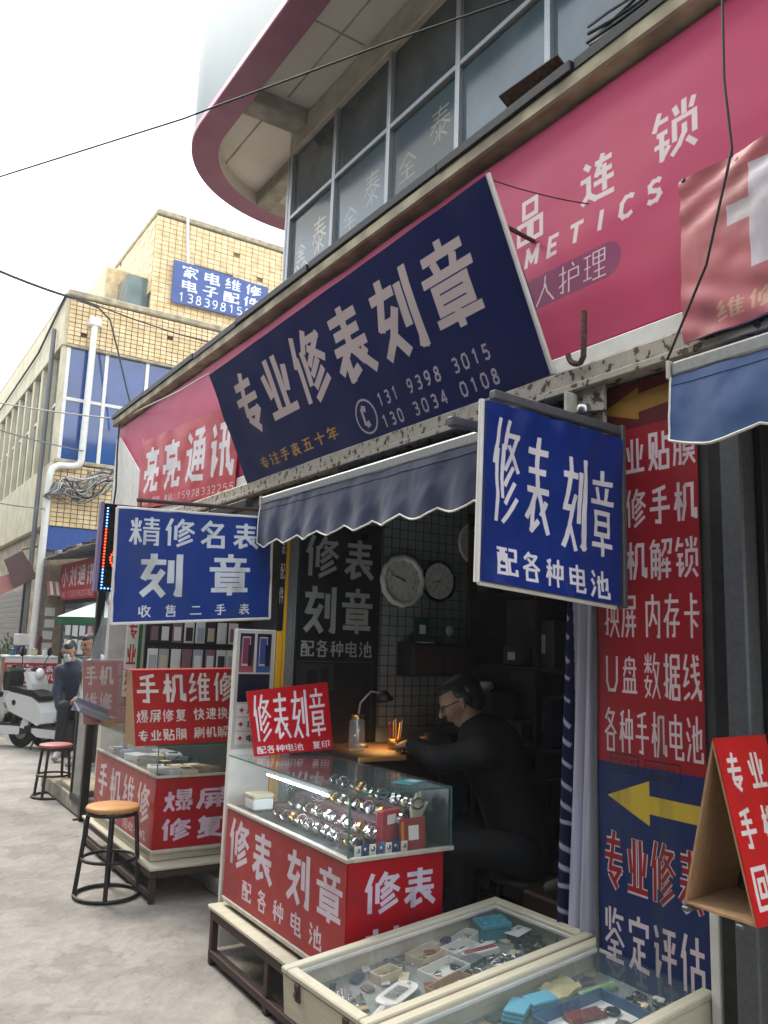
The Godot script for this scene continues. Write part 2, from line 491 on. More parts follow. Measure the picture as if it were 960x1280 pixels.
# ------------------------------------------------------------------ lettering
# Each character is drawn from its strokes on a 20 x 20 square: "x y x y ..." is one stroke, "/" parts strokes,
# "name:x0,y0,x1,y1" sets another character or radical into a box.
const STROKES := {
	"亻": "14 0 2 9 / 9 6 9 20", "扌": "1 5 19 5 / 11 0 11 18.5 4 18 / 1 14 19 11", "木": "1 6 19 6 / 10 0 10 20 / 9 7 1 14 / 11 8 19 13",
	"氵": "4 1 15 5 / 1 7 12 11 / 2 19.5 16 12", "钅": "8 0 1 7 / 6 4 18 4 / 4 9 17 9 / 1 13.5 19 13.5 / 10 9 10 19 19 15", "讠": "4 1 11 5 / 1 8 10 8 10 18.5 19 13",
	"纟": "11 0 3 6 13 6.5 2 13.5 17 11.5 / 1 19.5 18 16.5", "刂": "3 3 3 14 / 16 0 16 19 9 18.3", "辶": "2.5 1 6 4 / 0 8 5 8 5 15 1 19 / 4 15 9 18.5 20 19",
	"禾": "16 1 3 3 / 1 7 19 7 / 10 2 10 20 / 9 8 1 14.5 / 11 9 19 13.5", "贝": "3 14 3 1 17 1 17 14 / 10 5 10 11 7 16 1 20 / 11 14 18 20",
	"月": "4 0 17 0 17 19 12 19 / 4 0 4 12 1 20 / 4 6 17 6 / 4 12 17 12", "火": "3 5 5 10 / 17 4 14 9 / 10 0 10 8 8 14 1 20 / 10 9 13 15 19 20",
	"米": "3 2 6 7 / 17 2 14 7 / 1 9 19 9 / 10 0 10 20 / 9 10 1 18 / 11 10 19 18", "夂": "8 0 1 9 / 6 4 16 4 11 13 0 20 / 5 8 20 20",
	"王": "1 1 19 1 / 2 10 18 10 / 0 19 20 19 / 10 1 10 19", "亥": "10 0 10 4 / 1 4 19 4 / 9 4.5 4 11 13 11 / 17 8 10 15 2 19.5 / 10 14 18 20",
	"金": "10 0 0 9 / 10 0 20 9 / 5 8.5 15 8.5 / 2 13 18 13 / 10 8.5 10 19.5 / 0 19.5 20 19.5",
	"专": "3 4 17 4 / 1 9 19 9 / 11 0 6.5 13.5 16.5 13.5 10.5 18 / 6 15 14 20", "业": "7 1 7 18 / 13 1 13 18 / 2 5 4 13 / 18 5 16 13 / 0 18.5 20 18.5",
	"修": "亻:0,0,6,20 / 7 5 7 15.5 / 12 0 8 6 / 11 3 18.5 3 9 10 / 11 5 20 10 / 15.5 9 9 13 / 17 12 9 16.5 / 19 15 8 20",
	"表": "2 3 18 3 / 3 7 17 7 / 1 11 19 11 / 10 0 10 11 / 9 11 1 17 / 6 13 6 19 11.5 17 / 10 11 19.5 19.5 / 17 13 13 16", "刻": "亥:0,0,13,20 / 刂:13.8,0,20,20",
	"章": "10 0 10 3 / 2 3 18 3 / 6 4 7 7 / 14 4 13 7 / 0 7.5 20 7.5 / 4 10 16 10 16 15 4 15 4 10 / 4 12.5 16 12.5 / 1 17.4 19 17.4 / 10 15 10 20",
	"注": "氵:0,0,6,20 / 12 0 15 3 / 7.5 5 20 5 / 8.5 11.5 19 11.5 / 7 19 20 19 / 13.5 5 13.5 19", "手": "16 1 3 3 / 3 7 17 7 / 0 12 20 12 / 10 2 10 19 5 18.5",
	"五": "2 2 18 2 / 9 2 7 18 / 3 9 15 9 14 18 / 0 18.5 20 18.5", "十": "0 8 20 8 / 10 0 10 20", "年": "6 0 1 6 / 4 4 18 4 / 5 9 17 9 / 5 9 5 14 / 0 14 20 14 / 11 4 11 20",
	"亮": "10 0 10 3 / 1 3 19 3 / 5 5.3 15 5.3 15 9 5 9 5 5.3 / 1 14 1 11.3 19 11.3 19 14 / 7 13.5 7 16 2 20 / 7 13.8 13 13.8 13 19 19 19 19 16.5",
	"通": "辶:0,0,20,20 / 9 1 18 1 14 4 / 9 16 9 5.3 19 5.3 19 16 / 9 9 19 9 / 9 12.6 19 12.6 / 14 4 14 16", "讯": "讠:0,0,6,20 / 7 2 16 2 16 16 19.5 19 20 15 / 7 9 15 9 / 11 2 11 20",
	"机": "木:0,0,8,20 / 10 2 10 12 7.5 20 / 10 2 17 2 17 17.5 20 18.5 20 14", "锁": "钅:0,0,8,20 / 14.5 0 14.5 6 / 10 1 11.5 5 / 19 1 17.5 5 / 10 15 10 7 19 7 19 15 / 14.5 9.5 14.5 13 12 17 8.5 20 / 15.5 16 19.5 20",
	"解": "4 0 0 5 / 3 3 8 3 6 6 / 1.5 20 1.5 6 9 6 9 20 7 20 / 1.5 10.5 9 10.5 / 1.5 15 9 15 / 5.2 6 5.2 19 / 11 1 20 1 19 7 16.5 7 / 15 1 14 5 10.5 9 / 13 10 11 14 / 12 12.5 19.5 12.5 / 10.5 16 20 16 / 16 9.5 16 20",
	"电": "2 4 17 4 17 14 2 14 2 4 / 2 9 17 9 / 9.5 0 9.5 19 19 19 19 16", "话": "讠:0,0,6,20 / 18 0 8 2.5 / 7 7 20 7 / 13.5 1.5 13.5 12 / 9 12 18.5 12 18.5 19.5 9 19.5 9 12",
	"品": "5 1 15 1 15 8 5 8 5 1 / 1 11 9 11 9 19.5 1 19.5 1 11 / 11.5 11 19 11 19 19.5 11.5 19.5 11.5 11", "连": "辶:0,0,20,20 / 9 3 19 3 / 14 0 10 8 19 8 / 14.5 5 14.5 17 / 8 12 20 12",
	"个": "10 0 1 10 / 10 0 19 10 / 10 7 10 20", "人": "10 0 9 8 1 20 / 10 6 12 12 19 20", "护": "扌:0,0,8,20 / 13 0 15 3 / 10 20 10 5 19 5 19 11 10 11",
	"理": "王:0,1,7.5,18 / 9 1 19 1 19 9 9 9 9 1 / 9 5 19 5 / 14 1 14 19 / 9.5 14 19 14 / 8 19 20 19",
	"维": "纟:0,0,8,20 / 12 0 8.5 8 / 10.5 5 10.5 20 / 15 0 16 3 / 10.5 5 20 5 / 10.5 9.5 19 9.5 / 10.5 14 19 14 / 10.5 18.7 20 18.7 / 15.5 5 15.5 18.5",
	"精": "米:0,1,8,20 / 9 2 19.5 2 / 10 5 19 5 / 8.5 8 20 8 / 14.3 0 14.3 8 / 10 20 10 10.5 18.5 10.5 18.5 19.5 16 19.5 / 10 13.5 18.5 13.5 / 10 16.5 18.5 16.5",
	"名": "8 0 1 8 / 6 3 16 3 10 11 1 17 / 5 6 9 9.5 / 6.5 12 17 12 17 19.5 6.5 19.5 6.5 12", "收": "1.5 3 1.5 14 6 12 / 6.5 0 6.5 20 / 12 0 8.5 8 / 11 4.5 20 4.5 / 17.5 5 14 14 8 20 / 11 8 14 14 20 20",
	"售": "7 0 2 6 / 5 4 5 12 / 11 0 12 2.5 / 5 3 18 3 / 5 6 17 6 / 5 9 17 9 / 5 12 18.5 12 / 11.5 3 11.5 12 / 4 14 16.5 14 16.5 19.5 4 19.5 4 14", "二": "3 4 17 4 / 0 17 20 17",
	"配": "0 2 10.5 2 / 1.5 6 9.5 6 9.5 19 1.5 19 1.5 6 / 4 2 4 9 2 11 / 7 2 7 10 9 10 / 1.5 14.5 9.5 14.5 / 12 2 19 2 19 9 12.5 9 12.5 18.7 20 18.7 20 15",
	"各": "夂:1,0,19,12 / 5 12.3 15 12.3 15 19.6 5 19.6 5 12.3", "种": "禾:0,0,8.5,20 / 10.3 5 19.3 5 19.3 13 10.3 13 10.3 5 / 14.8 0 14.8 20", "池": "氵:0,0,6,20 / 7 9 19 6 18.5 13 16.5 13 / 13.5 0 13.5 15 / 9.5 4 9.5 19 20 19 20 15",
	"贴": "贝:0,0,9,20 / 14.5 0 14.5 10 / 14.5 4 20 4 / 11 11 19 11 19 19.5 11 19.5 11 11",
	"膜": "月:0,0,7.5,20 / 8.5 3 20 3 / 12 0.5 12 5 / 17 0.5 17 5 / 10 6.5 18.5 6.5 18.5 12.5 10 12.5 10 6.5 / 10 9.5 18.5 9.5 / 8.5 15 20 15 / 14 12.5 12.5 17 8.5 20 / 15 15 20 20",
	"换": "扌:0,0,7.5,20 / 12 0 8.5 5 / 11 2.5 16 2.5 14.5 5 / 10 12 10 5.5 18.5 5.5 18.5 12 / 8 12.5 20 12.5 / 14 5.5 13 14 8 20 / 14.5 13 20 20",
	"屏": "3 1 18.5 1 18.5 6 3 6 / 3 1 3 11 0 20 / 8 7.5 9.5 10 / 15.5 7 14 10 / 6 10.5 19.5 10.5 / 4.5 14.5 20 14.5 / 9.5 10.5 9 16 6 20 / 15.5 10.5 15.5 20",
	"内": "2 20 2 4 18 4 18 19.5 15 19.5 / 10 0 10 7 8 12 5 15 / 10.5 9 15 14", "存": "1 3.5 19 3.5 / 9 0 6 8 0 13 / 4.5 9 4.5 20 / 8 7.5 17.5 7.5 13 11 / 13 11 13 19 10 19 / 6.5 13.5 20 13.5",
	"卡": "10 0 10 20 / 10 4 17 4 / 1 9 19 9 / 11 12 17 15",
	"盘": "10 0 9 2 / 4.5 2 16 2 16 10.5 14 10.5 / 4.5 2 4.5 7 2 11 / 1 6.5 19 6.5 / 9 3.5 11 5 / 9 8 11 9.5 / 3 19 3 12.5 17 12.5 17 19 / 7.7 12.5 7.7 19 / 12.3 12.5 12.3 19 / 0 19.2 20 19.2",
	"数": "2 1 3 4 / 9 1 8 4 / 0 5 10.5 5 / 5.3 0 5.3 9 / 5 5.5 1 9 / 6 6 10 9 / 5 10 2 15 8 19 / 0 12.5 10.5 12.5 / 8.5 12.5 6 17 1 20 / 14 0 11.5 8 / 13 4.5 20 4.5 / 18.5 5 16 13 10.5 20 / 13 7 16 14 20 20",
	"据": "扌:0,0,7.5,20 / 9.5 1 19 1 19 6 9.5 6 / 9.5 1 9.5 11 7.5 20 / 10 9.5 20 9.5 / 15 6 15 14 / 11.5 14 19 14 19 19.5 11.5 19.5 11.5 14",
	"线": "纟:0,0,8,20 / 9 5 18.5 4 / 8.5 9.5 19.5 8 / 12.5 0 14 10 19.5 19 20 15 / 16 0.5 18 2.5 / 18.5 11 14 16 8.5 19",
	"鉴": "2 1 2 8 / 5.5 0 5.5 9 / 11 0 8.5 6 / 10 3 19 3 / 12.5 5 16 8 / 10 8 1 13.5 / 10 8 19 13.5 / 6 13 14 13 / 3 16 17 16 / 10 13 10 19.5 / 1 19.5 19 19.5",
	"定": "10 0 10 3 / 2 7 2 3 18 3 18 7 / 4.5 9 15.5 9 / 10 9 10 18.5 / 10 13.5 16 13.5 / 6 12 5 16 1 20 / 5.5 16 9 18.7 19.5 19.3", "评": "讠:0,0,6,20 / 8 2 19.5 2 / 10 5 11 9 / 18 5 16.5 9 / 7 11.5 20 11.5 / 13.7 2 13.7 20",
	"估": "亻:0,0,7,20 / 8 5.5 20 5.5 / 14 0 14 11 / 9.5 11.5 18.5 11.5 18.5 19.5 9.5 19.5 9.5 11.5", "回": "1.5 1 18.5 1 18.5 19.5 1.5 19.5 1.5 1 / 6.5 6.5 13.5 6.5 13.5 14 6.5 14 6.5 6.5",
	"复": "6 0 1.5 4.5 / 5 2.2 19 2.2 / 4.5 5 15.5 5 15.5 10.5 4.5 10.5 4.5 5 / 4.5 7.8 15.5 7.8 / 7.5 11 1.5 15.5 / 6 13 15 13 9 18 1 20 / 6 14.5 12 18 19.5 20", "印": "8.5 1.5 2 3.5 2 16.5 9 15 / 2 9 9 9 / 12 2.5 19 2.5 19 14.5 16 14.5 / 12 2.5 12 20",
	"爆": "火:0,1,7.5,20 / 9.5 0.5 18 0.5 18 5.5 9.5 5.5 9.5 0.5 / 9.5 3 18 3 / 9 8 19 8 / 7.8 11 20 11 / 12 6 12 11 / 16 6 16 11 / 11 11.5 8 14.5 / 16.5 11.5 20 14.5 / 14 12 14 20 / 10 14 11.5 16 / 18 14 16.5 16 / 9 19.5 12.5 17 / 18.5 19.5 15.5 17",
	"快": "3.5 0 3.5 20 / 1 4 0.3 9 / 5 4 6.5 7 / 8 4.5 17.5 4.5 17.5 11.5 / 7 11.5 20 11.5 / 13 0 13 11 11 16 7 20 / 13.5 12 16 16.5 20 20", "速": "辶:0,0,20,20 / 8 2.5 20 2.5 / 9.5 5 18.5 5 18.5 9.5 9.5 9.5 9.5 5 / 14 0 14 16.5 / 13.5 9.5 8 15 / 14.5 9.5 19.5 14",
	"刷": "1.5 1.5 11 1.5 11 6 1.5 6 / 1.5 1.5 1.5 12 0 20 / 4 18 4 9.5 11 9.5 11 16 9.5 16 / 7.3 6 7.3 20 / 刂:13.8,0,20,20", "刘": "6 0 8 3 / 0.5 5 12.5 5 / 10 5.5 7 13 0.5 20 / 2.5 8.5 11.5 19 / 刂:13.8,0,20,20",
	"家": "10 0 10 3 / 1.5 6.5 1.5 3 18.5 3 18.5 6.5 / 4.5 7 15.5 7 / 10 7 3 12 / 8 9 11 13 10 19 7 19 / 10 11.5 2 16 / 10.5 14.5 2 19.5 / 17 9 12 12.5 / 12 11.5 19.5 19", "子": "3.5 1.5 16 1.5 10.5 6.5 / 10.5 6.5 10.5 19 6 19 / 0 10.5 20 10.5",
	"件": "亻:0,0,7,20 / 11 1 8 9 / 9.5 5.5 19 5.5 / 7 12 20 12 / 14 0 14 20", "小": "10 0 10 19 6.5 18 / 5 6 1 15 / 15 6 19.5 15", "鑫": "金:4,0,16,9 / 金:0,10.5,9.5,20 / 金:10.5,10.5,20,20",
	"泰": "2 2.5 18 2.5 / 3.5 5.5 16.5 5.5 / 1 8.5 19 8.5 / 10 0 8 7 1 13 / 11 8.5 19.5 13 / 10 10.5 10 20 / 6 12.5 8 14.5 / 4 19.5 9 15.5 / 15.5 11.5 12 14.5 / 11 15 17 19",
	"0": "6 1 14 1 17.5 5 17.5 15 14 19 6 19 2.5 15 2.5 5 6 1", "1": "5 4.5 11 1 11 19.5", "2": "3 5 6 1 14 1 17 5 16 9 3 19 18 19", "3": "3 2 13 1 17 4 16 8 12 9.5 7 9.5 / 12 9.5 17 12 17 16 13 19 3 18.5",
	"4": "13.5 19.5 13.5 1 2 13.5 18.5 13.5", "5": "16.5 1.2 5 1.2 4 9 12 8.5 17 12 16.5 16.5 12 19 3 18", "6": "15.5 1 9 2 4 8 3 14 6 19 13 19 17 16 16.5 11 12 9 6 9.8 3.5 13", "7": "2.5 1.5 17.5 1.5 8 19.5",
	"8": "10 9.3 5 7 5 3 8 1 12 1 15 3 15 7 10 9.3 4 12 3 16 6 19 14 19 17 16 16 12 10 9.3", "9": "4.5 19 11 18 16 12 17 6 14 1 7 1 3 4 3.5 9 8 11 14 10.2 16.5 7",
	"M": "2 20 2 1 10 14 18 1 18 20", "E": "17 1 4 1 4 19 17 19 / 4 9.8 15 9.8", "T": "1 1.2 19 1.2 / 10 1 10 20", "I": "10 0 10 20", "C": "17.5 3 13 1 7 1 3 5 3 15 7 19 13 19 17.5 17", "S": "16.5 3 13 1 7 1 4 3.5 5 8 15 11.5 17 15 14 19 7 19 3 17",
	"U": "3 0 3 14 6 19 14 19 17 14 17 0", ":": "6 5 6 8 / 6 14 6 17", "→": "0 10 20 10",
}

func read_glyphs():
	for ch in STROKES:
		glyphs[ch] = strokes_of(ch)

func strokes_of(ch: String) -> Array:
	var out := []
	for piece in STROKES[ch].split("/"):
		var s: String = piece.strip_edges()
		if ":" in s:
			var two := s.split(":")
			var b := two[1].split_floats(",")
			for inner in strokes_of(two[0]):
				var q := PackedVector2Array()
				for p in inner:
					q.append(Vector2(lerpf(b[0], b[2], p.x / 20.0), lerpf(b[1], b[3], p.y / 20.0)))
				out.append(q)
		else:
			var v := s.split_floats(" ", false)
			var q := PackedVector2Array()
			for i in range(0, v.size() - 1, 2):
				q.append(Vector2(v[i], v[i + 1]))
			out.append(q)
	return out

func segment(ax: float, ay: float, bx: float, by: float, half: float, ea: float, eb: float):
	var dx := bx - ax
	var dy := by - ay
	var l := sqrt(dx * dx + dy * dy)
	if l < 0.001:
		return
	dx /= l
	dy /= l
	ax -= dx * ea
	ay -= dy * ea
	l += ea + eb
	var ex := ax + dx * l
	var ey := ay + dy * l
	var px := absf(dy) * half + 1.0
	var py := absf(dx) * half + 1.0
	var x0 := maxi(0, int(minf(ax, ex) - px))
	var x1 := mini(ink_w - 1, int(maxf(ax, ex) + px) + 1)
	var y0 := maxi(0, int(minf(ay, ey) - py))
	var y1 := mini(ink_h - 1, int(maxf(ay, ey) + py) + 1)
	for y in range(y0, y1 + 1):
		var fy := y + 0.5 - ay
		var xa := x0
		var xb := x1
		if absf(dy) > 0.02:
			var c := ax + fy * dx / dy
			var w := (half + 0.8) / absf(dy)
			xa = maxi(x0, int(c - w))
			xb = mini(x1, int(c + w) + 1)
		for x in range(xa, xb + 1):
			var fx := x + 0.5 - ax
			var u := fx * dx + fy * dy
			var v := absf(fy * dx - fx * dy)
			var d := maxf(maxf(-u, u - l), v - half)
			if d < 0.5:
				var a := 255 if d < -0.5 else int((0.5 - d) * 255.0)
				var i := (y * ink_w + x) * 4 + 3
				if a > ink[i]:
					ink[i] = a

# draws strokes of a text; box of a character is cw x ch, its pitch adv; weight is the stroke in twentieths of the height
func write_line(text: String, x: float, y: float, cw: float, ch: float, adv: float, weight := 2.4, slant := 0.0):
	for c in text:
		if glyphs.has(c):
			var strokes: Array = glyphs[c]
			var w := weight
			if strokes.size() > 8:
				w *= 0.84
			if strokes.size() > 12:
				w *= 0.85
			# uprights follow the width of the character, bars its height, within reason
			var m := w * minf(cw, ch * 1.5) / 40.0
			var mh := w * minf(ch, cw * 1.45) / 40.0 * 0.84
			for s in strokes:
				var n: int = s.size()
				var closed: bool = n > 2 and s[0].distance_to(s[n - 1]) < 0.01
				for i in n - 1:
					var a := Vector2(x + m * 0.6 + s[i].x / 20.0 * (cw - m * 1.2), y + m * 0.6 + s[i].y / 20.0 * (ch - m * 1.2))
					var b := Vector2(x + m * 0.6 + s[i + 1].x / 20.0 * (cw - m * 1.2), y + m * 0.6 + s[i + 1].y / 20.0 * (ch - m * 1.2))
					a.x += slant * (y + ch - a.y)
					b.x += slant * (y + ch - b.y)
					var steep := absf(b.y - a.y) / maxf(1e-4, (b - a).length())
					var half := lerpf(mh, m * 1.06, steep)
					segment(a.x, a.y, b.x, b.y, half, half * 0.9 if (i > 0 or closed) else 0.0, half * 0.9 if (i < n - 2 or closed) else 0.0)
		x += adv

# one colour of lettering over an image: lines is a list of [text, x, y, cw, ch, adv, weight, slant]
func lettered(im: Image, color: Color, lines: Array):
	ink_w = im.get_width()
	ink_h = im.get_height()
	var layer := Image.create_empty(ink_w, ink_h, false, Image.FORMAT_RGBA8)
	layer.fill(Color(color.r, color.g, color.b, 0.0))
	ink = layer.get_data()
	for l in lines:
		write_line(l[0], l[1], l[2], l[3], l[4], l[5], l[6] if l.size() > 6 else 2.4, l[7] if l.size() > 7 else 0.0)
	im.blend_rect(Image.create_from_data(ink_w, ink_h, false, Image.FORMAT_RGBA8, ink), Rect2i(0, 0, ink_w, ink_h), Vector2i.ZERO)

# bars of one colour: [ax, ay, bx, by, half]
func barred(im: Image, color: Color, bars: Array):
	ink_w = im.get_width()
	ink_h = im.get_height()
	var layer := Image.create_empty(ink_w, ink_h, false, Image.FORMAT_RGBA8)
	layer.fill(Color(color.r, color.g, color.b, 0.0))
	ink = layer.get_data()
	for b in bars:
		segment(b[0], b[1], b[2], b[3], b[4], 0, 0)
	im.blend_rect(Image.create_from_data(ink_w, ink_h, false, Image.FORMAT_RGBA8, ink), Rect2i(0, 0, ink_w, ink_h), Vector2i.ZERO)

func canvas(w: int, h: int, color: Color) -> Image:
	var im := Image.create_empty(w, h, false, Image.FORMAT_RGBA8)
	im.fill(color)
	return im

func make_dirt():
	# grime with a grain of its own: smears, specks and scratches, as a see-through layer
	var n1 := FastNoiseLite.new()
	n1.seed = 5
	n1.frequency = 0.012
	n1.fractal_octaves = 5
	var n2 := FastNoiseLite.new()
	n2.seed = 9
	n2.frequency = 0.16
	dirt_image = Image.create_empty(384, 384, false, Image.FORMAT_RGBA8)
	for y in 384:
		for x in 384:
			var a := clampf(n1.get_noise_2d(x, y * 0.6) * 1.6 - 0.15, 0.0, 1.0) * 0.36
			var s := n2.get_noise_2d(x, y)
			a += clampf(s * 3.0 - 1.55, 0.0, 1.0) * 0.35 * clampf(n1.get_noise_2d(x + 900, y) * 3.0 + 0.4, 0.0, 1.0)
			dirt_image.set_pixel(x, y, Color(0.34, 0.31, 0.27, clampf(a, 0.0, 0.6)))

func soiled(im: Image, strength := 1.0):
	var w := im.get_width()
	var h := im.get_height()
	var d := dirt_image.get_region(Rect2i(rng.randi_range(0, 120), rng.randi_range(0, 120), 256, int(clampf(256.0 * h / w, 64, 260))))
	if strength != 1.0:
		for y in d.get_height():
			for x in d.get_width():
				var c := d.get_pixel(x, y)
				c.a *= strength
				d.set_pixel(x, y, c)
	d.resize(w, h, Image.INTERPOLATE_BILINEAR)
	im.blend_rect(d, Rect2i(0, 0, w, h), Vector2i.ZERO)

func printed(im: Image, rough := 0.42, soil := 1.0) -> StandardMaterial3D:
	if soil > 0.0:
		soiled(im, soil)
	im.generate_mipmaps()
	var m := StandardMaterial3D.new()
	m.albedo_texture = ImageTexture.create_from_image(im)
	m.roughness = rough
	m.metallic_specular = 0.4
	if vinyl == null:
		var n := FastNoiseLite.new()
		n.seed = 404
		n.frequency = 0.008
		n.fractal_octaves = 2
		var b := n.get_image(512, 384)
		b.convert(Image.FORMAT_RGBA8)
		b.bump_map_to_normal_map(5.0)
		vinyl = ImageTexture.create_from_image(b)
	m.normal_enabled = true
	m.normal_texture = vinyl
	m.normal_scale = 0.30
	return m

# ------------------------------------------------------------------ materials
func plain(c: Color, rough := 0.6, metal := 0.0) -> StandardMaterial3D:
	var m := StandardMaterial3D.new()
	m.albedo_color = c
	m.roughness = rough
	m.metallic = metal
	return m

# two tones mixed by a computed noise, laid on from three sides so that no texture coordinates are needed
func mottled(a: Color, b: Color, per_metre: float, rough := 0.7, freq := 0.02, relief := 0.0, octaves := 5, metal := 0.0) -> StandardMaterial3D:
	var n := FastNoiseLite.new()
	n.seed = rng.randi_range(1, 9999)
	n.frequency = freq
	n.fractal_octaves = octaves
	var im := n.get_seamless_image(256, 256)
	im.convert(Image.FORMAT_RGBA8)
	var col := Image.create_empty(256, 256, false, Image.FORMAT_RGBA8)
	for y in 256:
		for x in 256:
			var t := im.get_pixel(x, y).r
			col.set_pixel(x, y, a.lerp(b, clampf(t * 1.25 - 0.125, 0.0, 1.0)))
	col.generate_mipmaps()
	var m := StandardMaterial3D.new()
	m.albedo_texture = ImageTexture.create_from_image(col)
	m.uv1_triplanar = true
	m.uv1_world_triplanar = true
	m.uv1_scale = Vector3.ONE * per_metre
	m.roughness = rough
	m.metallic = metal
	if relief > 0.0:
		im.bump_map_to_normal_map(relief)
		m.normal_enabled = true
		m.normal_texture = ImageTexture.create_from_image(im)
	return m

func make_materials():
	M.ground = ground_material()
	M.concrete = mottled(Color(0.50, 0.48, 0.44), Color(0.66, 0.63, 0.57), 0.7, 0.9, 0.03, 2.0)
	M.cream = mottled(Color(0.68, 0.64, 0.57), Color(0.78, 0.75, 0.68), 0.8, 0.75, 0.02)
	M.soffit = mottled(Color(0.78, 0.75, 0.71), Color(0.84, 0.82, 0.78), 0.25, 0.9, 0.015)
	M.white_metal = mottled(Color(0.64, 0.61, 0.55), Color(0.74, 0.72, 0.67), 1.1, 0.5, 0.05)
	M.flaking = flaking()
	M.rust = mottled(Color(0.22, 0.13, 0.09), Color(0.40, 0.30, 0.23), 3.0, 0.8, 0.05, 3.0)
	M.dark_metal = mottled(Color(0.10, 0.10, 0.10), Color(0.17, 0.165, 0.16), 2.0, 0.45, 0.04, 0.0, 4, 0.3)
	M.grey_metal = mottled(Color(0.33, 0.34, 0.35), Color(0.39, 0.40, 0.41), 2.5, 0.45, 0.06, 0.0, 4, 0.4)
	M.alu = mottled(Color(0.60, 0.61, 0.61), Color(0.66, 0.67, 0.67), 2.5, 0.38, 0.06, 0.0, 4, 0.6)
	M.brown_steel = mottled(Color(0.17, 0.10, 0.09), Color(0.26, 0.16, 0.14), 3.0, 0.6, 0.05)
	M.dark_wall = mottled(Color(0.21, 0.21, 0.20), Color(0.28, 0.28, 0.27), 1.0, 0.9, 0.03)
	M.shop_wall = mottled(Color(0.48, 0.52, 0.52), Color(0.55, 0.59, 0.58), 0.8, 0.8, 0.02)
	M.tile = mottled(Color(0.78, 0.67, 0.47), Color(0.90, 0.80, 0.62), 0.33, 0.45, 0.04)
	M.tile_b = mottled(Color(0.70, 0.60, 0.44), Color(0.86, 0.77, 0.58), 0.4, 0.5, 0.05)
	M.mortar = mottled(Color(0.50, 0.44, 0.34), Color(0.60, 0.54, 0.43), 0.6, 0.9, 0.04)
	M.pale_paint = mottled(Color(0.70, 0.66, 0.54), Color(0.80, 0.77, 0.66), 0.3, 0.8, 0.03)
	M.grimy_paint = mottled(Color(0.52, 0.48, 0.39), Color(0.74, 0.69, 0.57), 0.5, 0.85, 0.03)
	M.pink = mottled(Color(0.72, 0.17, 0.34), Color(0.80, 0.23, 0.41), 0.35, 0.5, 0.012)
	M.canopy_pink = mottled(Color(0.55, 0.32, 0.41), Color(0.60, 0.36, 0.45), 0.5, 0.5, 0.03)
	M.canopy_blue = mottled(Color(0.26, 0.39, 0.44), Color(0.30, 0.43, 0.48), 0.25, 0.55, 0.02)
	M.white_trim = mottled(Color(0.80, 0.79, 0.75), Color(0.88, 0.87, 0.84), 1.0, 0.6, 0.03)
	M.yellow = plain(Color(0.82, 0.62, 0.08), 0.5)
	M.black = plain(Color(0.045, 0.045, 0.05), 0.5)
	M.black_gloss = plain(Color(0.03, 0.03, 0.035), 0.15)
	M.red = plain(Color(0.66, 0.06, 0.09), 0.45)
	M.blue = plain(Color(0.06, 0.16, 0.42), 0.45)
	M.sheet_blue = mottled(Color(0.06, 0.24, 0.50), Color(0.09, 0.30, 0.58), 0.8, 0.5, 0.04)
	M.blue_cloth = cloth(Color(0.085, 0.135, 0.26), Color(0.105, 0.16, 0.29))
	M.light_blue_cloth = cloth(Color(0.20, 0.30, 0.47), Color(0.24, 0.345, 0.52))
	M.white_cloth = cloth(Color(0.66, 0.66, 0.74), Color(0.74, 0.74, 0.80))
	M.navy_cloth = cloth(Color(0.06, 0.08, 0.22), Color(0.09, 0.11, 0.28))
	M.cardboard = mottled(Color(0.60, 0.47, 0.33), Color(0.67, 0.54, 0.39), 3.0, 0.9, 0.04)
	M.wood = wood(Color(0.62, 0.42, 0.20), Color(0.75, 0.55, 0.30))
	M.pale_wood = wood(Color(0.70, 0.675, 0.585), Color(0.76, 0.735, 0.655))
	M.dark_wood = wood(Color(0.16, 0.10, 0.07), Color(0.24, 0.15, 0.10))
	M.rubber = plain(Color(0.04, 0.04, 0.042), 0.8)
	M.chrome = plain(Color(0.80, 0.80, 0.80), 0.18, 1.0)
	M.steel = plain(Color(0.66, 0.66, 0.66), 0.3, 1.0)
	M.gold = plain(Color(0.78, 0.62, 0.32), 0.3, 1.0)
	M.scooter_white = plain(Color(0.84, 0.84, 0.82), 0.25)
	M.scooter_white.clearcoat_enabled = true
	M.plastic_white = plain(Color(0.82, 0.82, 0.80), 0.4)
	M.plastic_cream = plain(Color(0.74, 0.70, 0.58), 0.45)
	M.paper = plain(Color(0.82, 0.81, 0.78), 0.9)
	M.wire = plain(Color(0.08, 0.08, 0.08), 0.6)
	M.wire_grey = plain(Color(0.42, 0.42, 0.42), 0.6)
	M.wire_white = plain(Color(0.72, 0.71, 0.68), 0.6)
	M.shutter = mottled(Color(0.42, 0.40, 0.37), Color(0.52, 0.50, 0.46), 0.8, 0.5, 0.03, 0.0, 4, 0.3)
	M.glass = StandardMaterial3D.new()
	M.glass.albedo_color = Color(0.80, 0.92, 0.90, 0.03)
	M.glass.transparency = BaseMaterial3D.TRANSPARENCY_ALPHA
	M.glass.roughness = 0.02
	M.glass.metallic_specular = 0.35
	M.glass_edge = plain(Color(0.25, 0.45, 0.42), 0.15)
	M.plastic_film = StandardMaterial3D.new()
	M.plastic_film.albedo_color = Color(0.85, 0.86, 0.86, 0.10)
	M.plastic_film.transparency = BaseMaterial3D.TRANSPARENCY_ALPHA
	M.plastic_film.roughness = 0.12
	M.tray_felt = mottled(Color(0.42, 0.45, 0.44), Color(0.52, 0.53, 0.52), 4.0, 0.9, 0.05)
	M.tinted_glass = mottled(Color(0.22, 0.25, 0.25), Color(0.30, 0.33, 0.325), 0.6, 0.09, 0.02)
	M.tinted_glass.metallic_specular = 0.5
